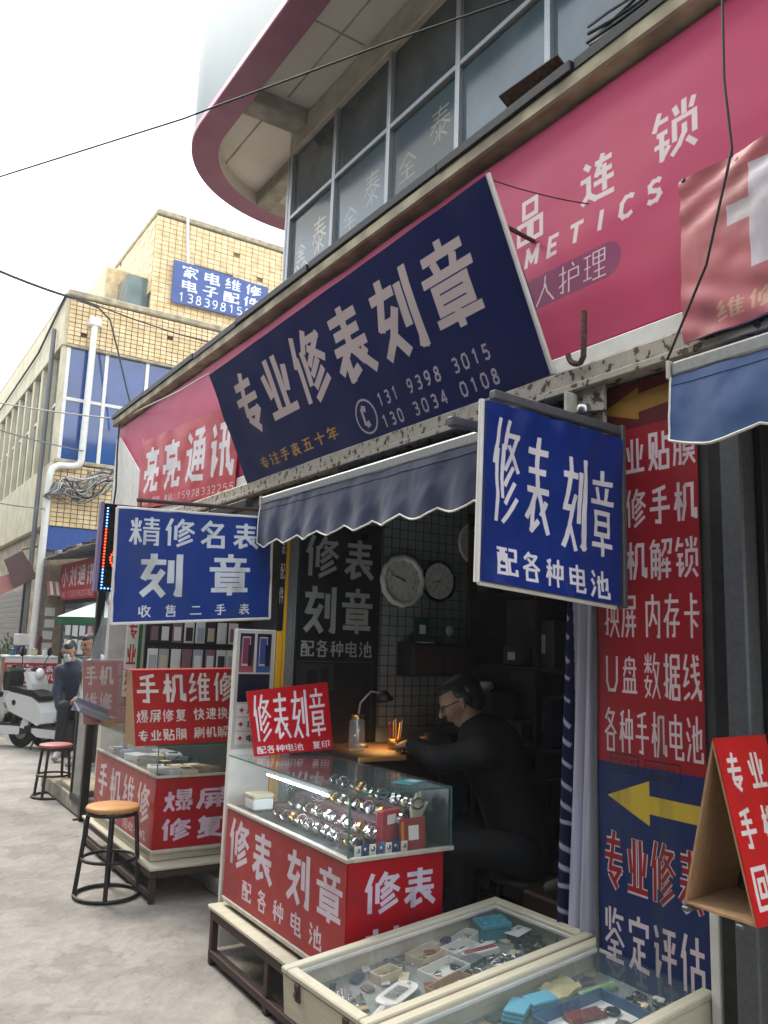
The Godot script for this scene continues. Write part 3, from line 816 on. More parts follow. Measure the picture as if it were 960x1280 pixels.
	M.sky_toned_glass = mottled(Color(0.24, 0.31, 0.33), Color(0.31, 0.38, 0.39), 0.7, 0.10, 0.02)  # lower panes: reflected sky put into a paler, bluer tone
	M.sky_toned_glass.metallic_specular = 0.5
	M.blue_glass = mottled(Color(0.04, 0.20, 0.42), Color(0.07, 0.27, 0.52), 0.25, 0.08, 0.02)
	M.blue_glass.metallic_specular = 0.7
	M.grey_glass = mottled(Color(0.30, 0.38, 0.38), Color(0.42, 0.48, 0.47), 0.3, 0.1, 0.02)
	M.skin = mottled(Color(0.55, 0.41, 0.33), Color(0.61, 0.46, 0.38), 9.0, 0.55, 0.06)
	M.hair = plain(Color(0.035, 0.03, 0.03), 0.5)
	M.dark_cloth = cloth(Color(0.025, 0.025, 0.03), Color(0.04, 0.04, 0.045))
	M.navy_jacket = cloth(Color(0.05, 0.09, 0.17), Color(0.08, 0.13, 0.22))
	M.mask = plain(Color(0.74, 0.80, 0.84), 0.8)
	M.opposite = mottled(Color(0.20, 0.185, 0.17), Color(0.27, 0.25, 0.23), 0.4, 0.9, 0.03)  # tone of the unseen row opposite, kept dark to cut bounced light
	M.dark_cloth.rim_enabled = false
	M.shoe = plain(Color(0.55, 0.53, 0.50), 0.7)

func cloth(a: Color, b: Color) -> StandardMaterial3D:
	var m := mottled(a, b, 2.0, 0.75, 0.03, 0.0)
	m.rim_enabled = true
	m.rim = 0.2
	return m

func flaking() -> StandardMaterial3D:
	# cream enamel chipped through to rust
	var n := FastNoiseLite.new()
	n.seed = 77
	n.frequency = 0.035
	n.fractal_octaves = 5
	var im := n.get_seamless_image(512, 512)
	var col := Image.create_empty(512, 512, false, Image.FORMAT_RGBA8)
	for y in 512:
		for x in 512:
			var t := im.get_pixel(x, y).r
			var base := Color(0.68, 0.65, 0.59).lerp(Color(0.60, 0.56, 0.49), t)
			col.set_pixel(x, y, base.lerp(Color(0.27, 0.18, 0.13), smoothstep(0.685, 0.70, t)).lerp(Color(0.40, 0.27, 0.18), smoothstep(0.67, 0.685, t) * (1.0 - smoothstep(0.685, 0.70, t))))
	col.generate_mipmaps()
	var m := StandardMaterial3D.new()
	m.albedo_texture = ImageTexture.create_from_image(col)
	m.uv1_triplanar = true
	m.uv1_world_triplanar = true
	m.uv1_scale = Vector3.ONE * 0.9
	m.roughness = 0.6
	return m

func wood(a: Color, b: Color) -> StandardMaterial3D:
	var n := FastNoiseLite.new()
	n.seed = rng.randi_range(1, 9999)
	n.frequency = 0.03
	var col := Image.create_empty(256, 256, false, Image.FORMAT_RGBA8)
	for y in 256:
		for x in 256:
			var t := n.get_noise_2d(x * 0.35, y * 5.0) * 0.6 + n.get_noise_2d(x * 0.2 + 400, y * 1.1) * 0.6
			col.set_pixel(x, y, a.lerp(b, clampf(t + 0.5, 0, 1)))
	col.generate_mipmaps()
	var m := StandardMaterial3D.new()
	m.albedo_texture = ImageTexture.create_from_image(col)
	m.uv1_triplanar = true
	m.uv1_scale = Vector3.ONE * 1.7
	m.roughness = 0.6
	return m

func ground_material() -> StandardMaterial3D:
	# worn concrete: cement skin, darker damp stains with their own outline, drips, pits and pale scuffs
	var s := 768
	var a := FastNoiseLite.new()
	a.seed = 11
	a.frequency = 0.006
	a.fractal_octaves = 6
	var b := FastNoiseLite.new()
	b.seed = 23
	b.frequency = 0.05
	b.fractal_octaves = 4
	var A := a.get_seamless_image(s, s)
	var A2 := FastNoiseLite.new()
	A2.seed = 71
	A2.frequency = 0.013
	A2.fractal_octaves = 5
	var B := b.get_seamless_image(s, s)
	var C := A2.get_seamless_image(s, s)
	var da := A.get_data()
	var db := B.get_data()
	var dc := C.get_data()
	var out := PackedByteArray()
	out.resize(s * s * 4)
	var relief := PackedByteArray()
	relief.resize(s * s)
	for i in s * s:
		var va := da[i] / 255.0
		var vb := db[i] / 255.0
		var vc := dc[i] / 255.0
		var t := 0.55 + (va - 0.5) * 0.13 + (vb - 0.5) * 0.035
		var stain := smoothstep(0.56, 0.62, vc + (vb - 0.5) * 0.16)
		t -= stain * 0.035
		var spot := smoothstep(0.70, 0.76, va + (vb - 0.5) * 0.3)
		t -= spot * 0.05
		var scuff := smoothstep(0.64, 0.70, vb + (0.5 - vc) * 0.5)
		t += scuff * 0.02
		# hairline cracks along the noise's zero lines, broken up, and grit
		var crack := 1.0 - smoothstep(0.0, 0.0035, absf(va - 0.52) * (0.4 + vb))
		t -= crack * 0.10 * smoothstep(0.48, 0.56, vc)
		t -= 0.06 * smoothstep(0.72, 0.80, db[(i * 7 + 311) % (s * s)] / 255.0)
		out[i * 4] = int(clampf(t * 1.015, 0, 1) * 255)
		out[i * 4 + 1] = int(clampf(t * 0.975, 0, 1) * 255)
		out[i * 4 + 2] = int(clampf(t * 0.92, 0, 1) * 255)
		out[i * 4 + 3] = 255
		relief[i] = int(clampf(vb * 0.7 + va * 0.3, 0, 1) * 255)
	var im := Image.create_from_data(s, s, false, Image.FORMAT_RGBA8, out)
	im.generate_mipmaps()
	var nm := Image.create_from_data(s, s, false, Image.FORMAT_L8, relief)
	nm.convert(Image.FORMAT_RGBA8)
	nm.bump_map_to_normal_map(3.0)
	var m := StandardMaterial3D.new()
	m.albedo_texture = ImageTexture.create_from_image(im)
	m.normal_enabled = true
	m.normal_texture = ImageTexture.create_from_image(nm)
	m.uv1_triplanar = true
	m.uv1_world_triplanar = true
	m.uv1_scale = Vector3.ONE * 0.21
	m.roughness = 0.82
	return m

# ------------------------------------------------------------------ setting
func build_setting():
	var st := SurfaceTool.new()
	st.begin(Mesh.PRIMITIVE_TRIANGLES)
	quad(st, Vector3(-60, 0, -120), Vector3(60, 0, -120), Vector3(60, 0, 60), Vector3(-60, 0, 60))
	st.generate_normals()
	structure("ground", st.commit(), M.ground)

# ------------------------------------------------------------------ the row of stalls
func build_shop_row():
	var b := thing("stall_row_building", "single-storey row of repair stalls behind the long pink signboard", "building")
	slab(b, "partition_wall", Vector3(1.96, 0, -3.97), Vector3(2.30, 2.17, -3.905), M.shop_wall)
	slab(b, "partition_wall", Vector3(2.302, 0, -3.97), Vector3(3.35, 2.70, -3.905), M.shop_wall)
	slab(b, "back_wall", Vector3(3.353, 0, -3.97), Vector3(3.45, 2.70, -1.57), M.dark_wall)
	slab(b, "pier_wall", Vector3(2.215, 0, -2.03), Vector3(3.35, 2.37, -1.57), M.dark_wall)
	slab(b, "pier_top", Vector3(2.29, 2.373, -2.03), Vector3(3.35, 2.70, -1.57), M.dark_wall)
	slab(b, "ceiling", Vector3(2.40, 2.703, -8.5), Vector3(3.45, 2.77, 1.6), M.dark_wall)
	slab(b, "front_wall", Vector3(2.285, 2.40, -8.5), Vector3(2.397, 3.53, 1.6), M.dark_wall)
	slab(b, "end_wall", Vector3(2.25, 0, -8.62), Vector3(3.45, 3.53, -8.503), M.cream)
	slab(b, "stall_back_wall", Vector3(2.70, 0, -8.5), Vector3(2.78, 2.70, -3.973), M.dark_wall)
	slab(b, "roof", Vector3(2.25, 3.535, -8.64), Vector3(6.0, 3.60, 1.6), M.concrete)
	slab(b, "neighbour_wall", Vector3(3.0, 0, -1.567), Vector3(3.1, 2.70, 1.6), M.cream)
	# front beam under the signboard, its drip lip and the coping over it
	slab(b, "front_beam", Vector3(2.15, 2.385, -8.6), Vector3(2.28, 2.48, 1.6), M.flaking, 0.01)
	slab(b, "beam_lip", Vector3(2.122, 2.377, -8.6), Vector3(2.147, 2.405, 1.6), M.flaking, 0.004)
	slab(b, "coping", Vector3(2.14, 3.605, -8.66), Vector3(2.40, 3.68, 1.6), M.grimy_paint, 0.01)
	var seg := -8.66
	var k := 0
	while seg < 1.5:
		var l := 1.1 + 0.25 * sin(k * 2.1)
		part(b, "flashing", box(Vector3(0.22, 0.045, l - 0.012), 0.004), M.dark_metal, Vector3(2.235 + 0.006 * sin(k * 3.3), 3.712 + 0.006 * cos(k * 1.7), seg + l * 0.5), Vector3(0.006 * sin(k * 5.0), 0, 0.12))
		seg += l
		k += 1
	part(b, "rusty_sheet", box(Vector3(0.10, 0.010, 0.34), 0.002), M.rust, Vector3(2.17, 3.775, -2.32), Vector3(0.03, 0.04, -0.5)).set_meta("label", "rusty loose metal sheet on the ledge")
	slab(b, "floor", Vector3(2.25, 0.002, -3.90), Vector3(3.35, 0.03, -2.033), M.concrete)
	slab(b, "stall_floor", Vector3(1.95, 0.002, -8.5), Vector3(2.70, 0.09, -3.98), M.concrete, 0.012)
	# dark fills put in for the shaded gap between beam and awning
	slab(b, "gap_shade_fill", Vector3(2.17, 2.22, -3.89), Vector3(2.42, 2.375, -2.04), M.dark_metal, 0.02)
	slab(b, "stall_gap_shade_fill", Vector3(2.17, 2.19, -8.4), Vector3(2.42, 2.375, -3.98), M.dark_metal, 0.02)
	# door posts of the next shop
	slab(b, "door_post", Vector3(2.195, 0, -1.565), Vector3(2.28, 2.38, -1.50), M.dark_metal, 0.006)
	slab(b, "door_post", Vector3(2.15, 0, -1.492), Vector3(2.26, 2.38, -1.42), M.grey_metal, 0.006)
	slab(b, "door_post", Vector3(2.21, 0, -1.417), Vector3(2.26, 2.38, -1.39), M.black, 0.004)
	slab(b, "door_leaf", Vector3(2.29, 0.03, -1.388), Vector3(2.33, 2.35, -0.4), M.pale_paint, 0.006)
	slab(b, "white_strip", Vector3(2.190, 0, -1.600), Vector3(2.213, 1.02, -1.568), M.white_trim, 0.003)

	awning(Vector3(1.75, 2.146, -3.886), -1.93, 0.225, "navy", "dark navy scalloped awning over the watch repair shop", M.blue_cloth, 9)
	awning(Vector3(1.90, 2.235, -1.46), 0.4, 0.215, "blue", "faded blue scalloped awning at the right edge above the tent sign", M.light_blue_cloth, 7)

	# metal awning bracket box by the blue projecting sign
	var br := thing("awning_motor_bracket", "white metal bracket plate with a gear knob under the pink signboard", "bracket", Vector3(2.15, 2.19, -2.005))
	slab(br, "plate", Vector3(0, 0, -0.07), Vector3(0.02, 0.19, 0.065), M.flaking, 0.008)
	slab(br, "flange", Vector3(-0.06, 0.0, -0.07), Vector3(-0.003, 0.18, -0.055), M.white_metal, 0.004)
	part(br, "gear_knob", lathe([[0.0, 0.05], [0.022, 0.05], [0.026, 0.04], [0.026, 0.0], [0.014, -0.004], [0.014, -0.04], [0.0, -0.042]], 16), M.steel, Vector3(-0.03, 0.07, 0.0))
	for p in [Vector2(0.16, -0.04), Vector2(0.16, 0.03), Vector2(0.03, 0.04)]:
		part(br, "bolt", lathe([[0.0, 0.006], [0.009, 0.006], [0.009, 0.0]], 10), M.rust, Vector3(-0.001, p.x, p.y), Vector3(0, 0, PI / 2))
	slab(br, "arm", Vector3(-0.62, -0.055, -0.025), Vector3(-0.01, -0.025, 0.005), M.grey_metal, 0.004)

	# flat iron hook on the pink board
	var hk := thing("flat_iron_hook", "dark flat iron hook hanging in front of the pink board's white edge", "hook", Vector3(2.12, 2.47, -2.13))
	var pts := []
	for i in 9:
		var a := PI + PI * 0.5 * i / 8.0
		pts.append(Vector3(0, 0.05 + 0.05 * sin(a), 0.06 + 0.06 * cos(a) + 0.05))
	pts.append(Vector3(0, 0.02, 0.125))
	pts.append(Vector3(0, 0.10, 0.128))
	pts.append(Vector3(0, 0.19, 0.130))
	part(hk, "strap", tube(pts, 0.011, 6), M.rust)

func awning(at: Vector3, z_end: float, drop: float, called: String, label: String, mat: Material, scallops: int):
	var t := thing("%s_awning" % called, label, "awning", Vector3(at.x, at.y, at.z))
	var l := z_end - at.z
	var depth := 2.16 - at.x
	part(t, "roller_tube", tube([Vector3(0.10, 0.03, 0), Vector3(0.10, 0.03, l)], 0.04, 14), M.blue_cloth)
	part(t, "front_bar", box(Vector3(0.035, 0.045, l), 0.01), M.alu, Vector3(0.01, 0.012, l * 0.5))
	part(t, "front_bar_cap", box(Vector3(0.045, 0.055, 0.012), 0.004), M.white_metal, Vector3(0.01, 0.012, -0.007))
	var n := scallops * 12
	var top := []
	var low := []
	var rows := 8
	var st := SurfaceTool.new()
	st.begin(Mesh.PRIMITIVE_TRIANGLES)
	st.set_smooth_group(1)
	var grid := []
	var fold := FastNoiseLite.new()
	fold.seed = int(l * 100)
	fold.frequency = 1.6
	for j in rows + 1:
		var row := []
		for i in n + 1:
			var u := float(i) / n
			var v := float(j) / rows
			var sc := 0.028 * absf(sin(PI * u * scallops))
			var y := -0.012 - v * (drop - 0.03 + sc + 0.008 * fold.get_noise_1d(u * 3.0 + 50.0))
			var x := -0.006 - v * 0.012 + v * (0.011 * sin(u * scallops * TAU + 0.6) + 0.020 * fold.get_noise_2d(u * l * 1.2, v * 0.4)) + 0.006 * fold.get_noise_2d(u * l * 3.5, v * 0.9) + 0.0015 * fold.get_noise_2d(u * l * 12.0, v * 3.0)
			row.append(Vector3(x, y, u * l + v * 0.012 * fold.get_noise_1d(u * 5.0)))
		grid.append(row)
	for j in rows:
		for i in n:
			# outside faces -x
			quad(st, grid[j][i + 1], grid[j][i], grid[j + 1][i], grid[j + 1][i + 1])
	st.set_smooth_group(2)
	var th := Vector3(0.0025, 0, 0)
	for j in rows:
		for i in n:
			quad(st, grid[j][i] + th, grid[j][i + 1] + th, grid[j + 1][i + 1] + th, grid[j + 1][i] + th)
	st.generate_normals()
	part(t, "valance", st.commit(), mat)
	var hem := []
	for i in n + 1:
		hem.append(grid[rows][i] + Vector3(0.001, 0, 0))
	part(t, "piping", tube(hem, 0.0042, 5), M.white_trim)
	var side := []
	for j in rows + 1:
		side.append(grid[j][0] + Vector3(0.001, 0, -0.001))
	part(t, "end_piping", tube(side, 0.0042, 5), M.white_trim)
	for j in [1]:
		var seam := []
		for i in n + 1:
			seam.append(grid[j][i] + Vector3(-0.0008, 0, 0))
		part(t, "stitched_seam", tube(seam, 0.0012, 4), mat)
	# roof cloth from the tube to the bar
	part(t, "roof_cloth", sheet([Vector3(depth, 0.14, 0), Vector3(depth, 0.14, l), Vector3(0.0, 0.034, l), Vector3(0.0, 0.034, 0)], 0.003, 1, 1), mat)
	for z in [0.25, l * 0.5, l - 0.25]:
		part(t, "arm", tube([Vector3(0.02, 0.0, z), Vector3(depth, 0.06, z)], 0.011, 6), M.grey_metal)

# ------------------------------------------------------------------ upper floor and the round canopy
func build_upper_floor():
	var b := thing("upper_floor_building", "upper storey with dusty teal windows set back over the pink signboard", "building")
	slab(b, "side_wall", Vector3(2.47, 3.61, -5.16), Vector3(6.0, 5.20, -5.09), M.cream)
	slab(b, "inner_wall", Vector3(2.60, 3.61, -5.08), Vector3(2.66, 5.20, 1.6), M.cream)
	slab(b, "header", Vector3(2.385, 5.00, -5.16), Vector3(2.52, 5.20, 1.6), M.cream, 0.008)
	slab(b, "sill", Vector3(2.37, 3.775, -5.16), Vector3(2.52, 3.845, 1.6), M.dark_metal, 0.008)
	slab(b, "sill_wall", Vector3(2.42, 3.61, -5.16), Vector3(2.52, 3.77, 1.6), M.concrete, 0.004)
	var zs := [-5.14, -4.486, -3.82, -3.15, -2.48, -1.81, -1.14, -0.47, 0.20, 0.87, 1.54]
	var gold := Color(0.80, 0.74, 0.56)
	var silver := Color(0.58, 0.58, 0.53)
	for i in zs.size() - 1:
		slab(b, "mullion", Vector3(2.395, 3.845, zs[i] - 0.018), Vector3(2.45, 5.0, zs[i] + 0.018), M.alu, 0.004)
		var z0: float = zs[i] + 0.019
		var z1: float = zs[i + 1] - 0.019
		slab(b, "transom", Vector3(2.398, 4.475, z0), Vector3(2.448, 4.507, z1), M.alu, 0.004)
		for r in 2:
			var y0: float = [3.846, 4.508][r]
			var y1: float = [4.474, 4.999][r]
			var m: Material = M.tinted_glass
			if r == 0:
				m = M.sky_toned_glass
				if i < 3:
					var im := canvas(256, 256, Color(0.27, 0.34, 0.36))  # lower pane ground, same painted sky reflection
					var txt: Array = [["鑫", 20, 100, 90, 110, 0, 1.5], ["泰", 130, 60, 90, 110, 0, 1.5]]
					if i == 1:
						txt = [["金", 40, 110, 70, 70, 0, 1.7], ["泰", 140, 60, 80, 90, 0, 1.5]]
					if i == 2:
						txt = [["金", 30, 90, 70, 70, 0, 1.7], ["泰", 150, 40, 80, 90, 0, 1.5]]
					lettered(im, gold if i == 0 else silver, txt)
					var pm := printed(im, 0.10, 0.8)
					pm.metallic_specular = 0.5
					pm.normal_enabled = false
					m = pm
			# single panes stand a little out of line, as putty lets them
			var tilt := 0.004 * sin(i * 2.3 + r)
			part(b, "window_pane", sheet([Vector3(2.425 - tilt, y1, z0), Vector3(2.425 - tilt, y1, z1), Vector3(2.425 + tilt, y0, z1), Vector3(2.425 + tilt, y0, z0)], 0.006), m)
			slab(b, "pane_bead", Vector3(2.410, y0, z0), Vector3(2.418, y0 + 0.014, z1), M.alu, 0.002)
	slab(b, "corner_post", Vector3(2.39, 3.845, -5.19), Vector3(2.47, 5.0, -5.162), M.alu, 0.005)

	var c := thing("round_canopy", "huge curved canopy with pale blue fascia and pink rim overhead", "canopy")
	var line := []   # outer edge in plan: [point, outward normal]
	for i in 12:
		line.append([Vector2(1.765, 3.0 - i * 8.35 / 11.0), Vector2(-1, 0)])
	for i in range(1, 19):
		var a := PI + PI * 0.5 * i / 18.0
		line.append([Vector2(2.9 + 1.135 * cos(a), -5.35 + 1.03 * sin(a)), Vector2(cos(a), sin(a))])
	line.append([Vector2(5.8, -6.38), Vector2(0, -1)])
	c_band(c, "fascia", line, [[0.0, 5.16], [0.0, 5.94], [-0.16, 6.4], [-0.6, 6.42]], M.canopy_blue)
	c_band(c, "edge_trim", line, [[0.006, 5.10], [0.014, 5.106], [0.014, 5.15], [0.002, 5.16]], plain(Color(0.78, 0.52, 0.60), 0.5))
	c_band(c, "rim", line, [[-0.19, 5.102], [0.006, 5.10]], M.canopy_pink)
	c_band(c, "rim_inner_face", line, [[-0.19, 5.22], [-0.19, 5.102]], M.soffit)
	# ceiling boards between cross beams
	var poly := PackedVector2Array()
	for p in line:
		var q: Vector2 = p[0] - p[1] * 0.17
		poly.append(Vector2(q.x, -q.y))
	poly.append(Vector2(5.8, -3.0))
	part(c, "ceiling", plate(poly, 0.05), M.soffit, Vector3(0, 5.245, 0), Vector3(-PI / 2, 0, 0))
	for z in [-4.97, -2.3, 0.4]:
		slab(c, "cross_beam", Vector3(1.957, 5.105, z - 0.09), Vector3(2.383, 5.223, z + 0.09), M.concrete, 0.01)
	slab(c, "cross_beam", Vector3(2.55, 5.105, -6.17), Vector3(2.70, 5.223, -5.2), M.concrete, 0.01)
	for z in [-4.1, -3.3, -1.5, -0.6]:
		slab(c, "joint_strip", Vector3(1.96, 5.214, z - 0.006), Vector3(2.38, 5.222, z + 0.006), M.grimy_paint, 0.001)
	slab(c, "joint_strip", Vector3(2.16, 5.214, -6.0), Vector3(2.172, 5.222, -5.09), M.grimy_paint, 0.001)
	slab(c, "joint_strip", Vector3(2.20, 5.214, -4.85), Vector3(2.212, 5.222, 1.5), M.grimy_paint, 0.001)

func c_band(parent: Node3D, called: String, line: Array, profile: Array, mat: Material):
	var st := SurfaceTool.new()
	st.begin(Mesh.PRIMITIVE_TRIANGLES)
	for j in profile.size() - 1:
		st.set_smooth_group(j + 1)
		for i in line.size() - 1:
			var q := []
			for e in [[i, j + 1], [i, j], [i + 1, j], [i + 1, j + 1]]:
				var p: Vector2 = line[e[0]][0] + line[e[0]][1] * profile[e[1]][0]
				q.append(Vector3(p.x, profile[e[1]][1], p.y))
			quad(st, q[3], q[0], q[1], q[2])
	st.generate_normals()
	part(parent, called, st.commit(), mat)

# ------------------------------------------------------------------ buildings down the lane
func build_far_buildings():
	var b := thing("tiled_corner_building", "cream tiled two-storey building with blue glass windows down the lane", "building")
	# body behind the tiles
	slab(b, "wall", Vector3(2.68, 0, -26), Vector3(11, 7.06, -14.08), M.mortar)
	slab(b, "parapet", Vector3(2.56, 7.063, -26.1), Vector3(11, 7.18, -13.96), M.grimy_paint, 0.02)
	# windows in the end wall: frames and panes
	var xs := [2.66, 3.29, 3.99, 4.69, 5.39, 6.09]
	for i in xs.size() - 1:
		for r in 2:
			var y0: float = [4.27, 5.33][r]
			var y1: float = [5.27, 6.18][r]
			part(b, "window_pane", box(Vector3(xs[i + 1] - xs[i] - 0.06, y1 - y0, 0.02), 0.002), M.blue_glass, Vector3((xs[i] + xs[i + 1]) * 0.5, (y0 + y1) * 0.5, -14.055), Vector3(0.006 * sin(i * 2.0 + r), 0.008 * cos(i * 3.0 + r), 0))
		slab(b, "window_bar", Vector3(xs[i] + 0.031, 5.272, -14.07), Vector3(xs[i + 1] - 0.031, 5.328, -14.025), M.white_trim)
	for x in xs:
		slab(b, "window_bar", Vector3(x - 0.03, 4.27, -14.075), Vector3(x + 0.03, 6.18, -14.02), M.white_trim)
	slab(b, "window_sill", Vector3(2.60, 4.20, -14.08), Vector3(6.2, 4.268, -13.96), M.grimy_paint, 0.01)
	slab(b, "window_head", Vector3(2.60, 6.182, -14.08), Vector3(6.2, 6.23, -13.98), M.grimy_paint, 0.01)
	tiles(b, Vector3(2.61, 6.24, -14.0), Vector3.RIGHT, 7.6, 7.05, 0.105, 0.075)
	tiles(b, Vector3(2.61, 3.16, -14.0), Vector3.RIGHT, 7.6, 4.19, 0.105, 0.075)
	tiles(b, Vector3(6.20, 4.21, -14.0), Vector3.RIGHT, 3.7, 6.22, 0.105, 0.075)
	# street side: pale piers, ribbon windows
	slab(b, "street_parapet", Vector3(2.54, 6.20, -26), Vector3(2.678, 7.055, -14.02), M.pale_paint, 0.01)
	slab(b, "street_spandrel", Vector3(2.54, 3.16, -26), Vector3(2.678, 4.20, -14.02), M.pale_paint, 0.01)
	for i in 15:
		var z := -14.11 - i * 0.80
		slab(b, "pier", Vector3(2.56, 4.203, z - 0.08), Vector3(2.675, 6.197, z + 0.08), M.pale_paint, 0.008)
		slab(b, "window_pane", Vector3(2.64, 4.203, z - 0.72), Vector3(2.665, 5.27, z - 0.083), M.grey_glass, 0.002)
		slab(b, "window_pane", Vector3(2.64, 5.33, z - 0.72), Vector3(2.665, 6.197, z - 0.083), M.grey_glass, 0.002)
		slab(b, "window_bar", Vector3(2.62, 5.273, z - 0.718), Vector3(2.67, 5.327, z - 0.083), M.white_trim, 0.003)
	# blue metal sheet and shop fronts under it
	slab(b, "blue_sheet", Vector3(2.56, 2.76, -14.09), Vector3(6.2, 3.15, -14.01), M.sheet_blue, 0.004)
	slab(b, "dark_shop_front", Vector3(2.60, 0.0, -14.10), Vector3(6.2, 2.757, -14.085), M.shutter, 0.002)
	slab(b, "street_shop_front", Vector3(2.62, 0.0, -26), Vector3(2.676, 3.157, -14.11), M.grimy_paint, 0.004)
	# drain pipe with its bend
	var pipe := [Vector3(3.01, 6.6, -13.90), Vector3(3.0, 5.4, -13.90), Vector3(2.99, 4.28, -13.90), Vector3(2.97, 4.20, -13.90), Vector3(2.88, 4.15, -13.90), Vector3(2.64, 4.13, -13.90), Vector3(2.56, 4.07, -13.90), Vector3(2.53, 3.95, -13.90), Vector3(2.51, 0.0, -13.90)]
	part(b, "drain_pipe", tube(pipe, 0.055, 10), M.white_trim)
	part(b, "drain_hopper", box(Vector3(0.2, 0.16, 0.16), 0.02), M.white_trim, Vector3(3.01, 6.66, -13.92))
	part(b, "side_pipe", tube([Vector3(2.48, 6.6, -14.5), Vector3(2.48, 0, -14.5)], 0.04, 8), M.wire_grey)

	var u := thing("rooftop_block", "upper cream tiled rooftop block carrying the blue appliance repair banner", "building")
	slab(u, "wall", Vector3(5.13, 7.0, -26), Vector3(12, 11.14, -18.05), M.mortar)
	slab(u, "parapet", Vector3(5.05, 11.143, -26), Vector3(12, 11.28, -17.95), M.grimy_paint, 0.02)
	tiles(u, Vector3(5.06, 7.2, -18.0), Vector3.RIGHT, 6.4, 11.13, 0.16, 0.115)
	tiles(u, Vector3(5.09, 9.3, -25.0), Vector3.BACK, 6.95, 11.13, 0.16, 0.115)
	slab(u, "stair_shaft", Vector3(4.3, 7.0, -25), Vector3(5.12, 10.1, -19.2), M.tile_b, 0.02)
	slab(u, "grey_lintel", Vector3(4.6, 8.2, -19.19), Vector3(5.125, 9.7, -18.4), M.grey_glass, 0.02)
	slab(u, "vent_opening", Vector3(6.0, 9.9, -18.02), Vector3(7.0, 10.16, -17.97), M.black, 0.01)
	part(u, "pipe", tube([Vector3(5.75, 11.2, -17.9), Vector3(5.85, 9.9, -17.9)], 0.035, 8), M.white_trim)

	# unseen row added opposite, tall and dark to shade the shop; windows mirror it
	var o := thing("added_opposite_row", "unseen plain grey row added across the lane to shade the stalls", "building")
	slab(o, "wall", Vector3(-8, 0, -40), Vector3(-2.8, 6.2, 9), M.opposite)
	slab(o, "parapet", Vector3(-8, 6.203, -40), Vector3(-2.7, 6.4, 9), M.grimy_paint, 0.02)
	for i in 8:
		slab(o, "shop_opening", Vector3(-2.81, 0.02, -28 + i * 4.2), Vector3(-2.77, 2.6, -25 + i * 4.2), M.dark_metal, 0.01)

# small facing tiles laid with open joints; at this distance one joined part
func tiles(parent: Node3D, at: Vector3, dir: Vector3, length: float, y_top: float, w: float, h: float):
	var st := SurfaceTool.new()
	st.begin(Mesh.PRIMITIVE_TRIANGLES)
	st.set_smooth_group(-1)
	var out := Vector3(0, 0, 1) if dir == Vector3.RIGHT else Vector3(-1, 0, 0)
	var y := at.y
	while y + h * 0.5 < y_top:
		var hh := minf(h, y_top - y) - 0.011
		var x := 0.0
		while x + w * 0.5 < length:
			if rng.randf() > 0.012:
				var a := at + dir * x + Vector3(0, y - at.y, 0)
				var o := out * (0.012 + 0.010 * rng.randf())
				var r := dir * (w - 0.012)
				var uv := Vector3(0, hh, 0)
				var f := a + o
				if out.z > 0:
					quad(st, f + uv, f + uv + r, f + r, f)
				else:
					quad(st, f + uv, f + uv + r, f + r, f)
				var back := -out * 0.04
				quad(st, f + uv + back, f + uv + r + back, f + uv + r, f + uv)
				quad(st, f, f + r, f + r + back, f + back)
				quad(st, f + uv + back, f + uv, f, f + back)
				quad(st, f + uv + r, f + uv + r + back, f + r + back, f + r)
			x += w
		y += h
	st.generate_normals()
	var o2 := part(parent, "facing_tiles", st.commit(), M.tile)
	o2.set_meta("kind", "stuff")

# ------------------------------------------------------------------ signs
# spreads a text between u0..u1, v0..v1 of an image; gap is the share of the pitch left between characters
func ln(im: Image, text: String, u0: float, u1: float, v0: float, v1: float, weight := 2.4, gap := 0.1, slant := 0.0) -> Array:
	var n := text.length()
	var w := (u1 - u0) * im.get_width()
	var pitch := w / (n - gap)
	return [text, u0 * im.get_width(), v0 * im.get_height(), pitch * (1.0 - gap), (v1 - v0) * im.get_height(), pitch, weight, slant]

# a board or stretched cloth over four corners: a body with thickness and its printed face just proud of it
func board(t: Node3D, c: Array, im: Image, back: Material, thick := 0.03, rough := 0.42, soil := 1.0, nx := 1, ny := 1, bulge = null, edge_mat: Material = null) -> void:
	var nrm: Vector3 = (c[3] - c[0]).cross(c[1] - c[0]).normalized()
	part(t, "printed_face", sheet(c, 0.002, nx, ny, bulge), printed(im, rough, soil))
	var low := []
	for p in c:
		low.append(p - nrm * 0.004)
	if thick > 0.004:
		part(t, "backing", sheet(low, thick, nx, ny, bulge), back)
	if edge_mat != null:
		for k in 4:
			var a: Vector3 = c[k] - nrm * 0.004
			var b: Vector3 = c[(k + 1) % 4] - nrm * 0.004
			var bars := []
			var steps := 1
			for s in steps + 1:
				bars.append(a.lerp(b, float(s) / steps))
			part(t, "edge_strip", tube(bars, 0.008, 6), edge_mat)

func wrinkle(seed_: int, amount: float, fu: float, fv: float) -> Callable:
	var n := FastNoiseLite.new()
	n.seed = seed_
	n.frequency = 1.0
	n.fractal_octaves = 3
	return func(u: float, v: float) -> float: return n.get_noise_2d(u * fu, v * fv) * amount

const RED := Color(0.62, 0.07, 0.10)
const BLUE := Color(0.045, 0.16, 0.45)
const NAVY := Color(0.045, 0.105, 0.34)
const WHITE := Color(0.84, 0.82, 0.82)
const PALE := Color(0.86, 0.79, 0.77)

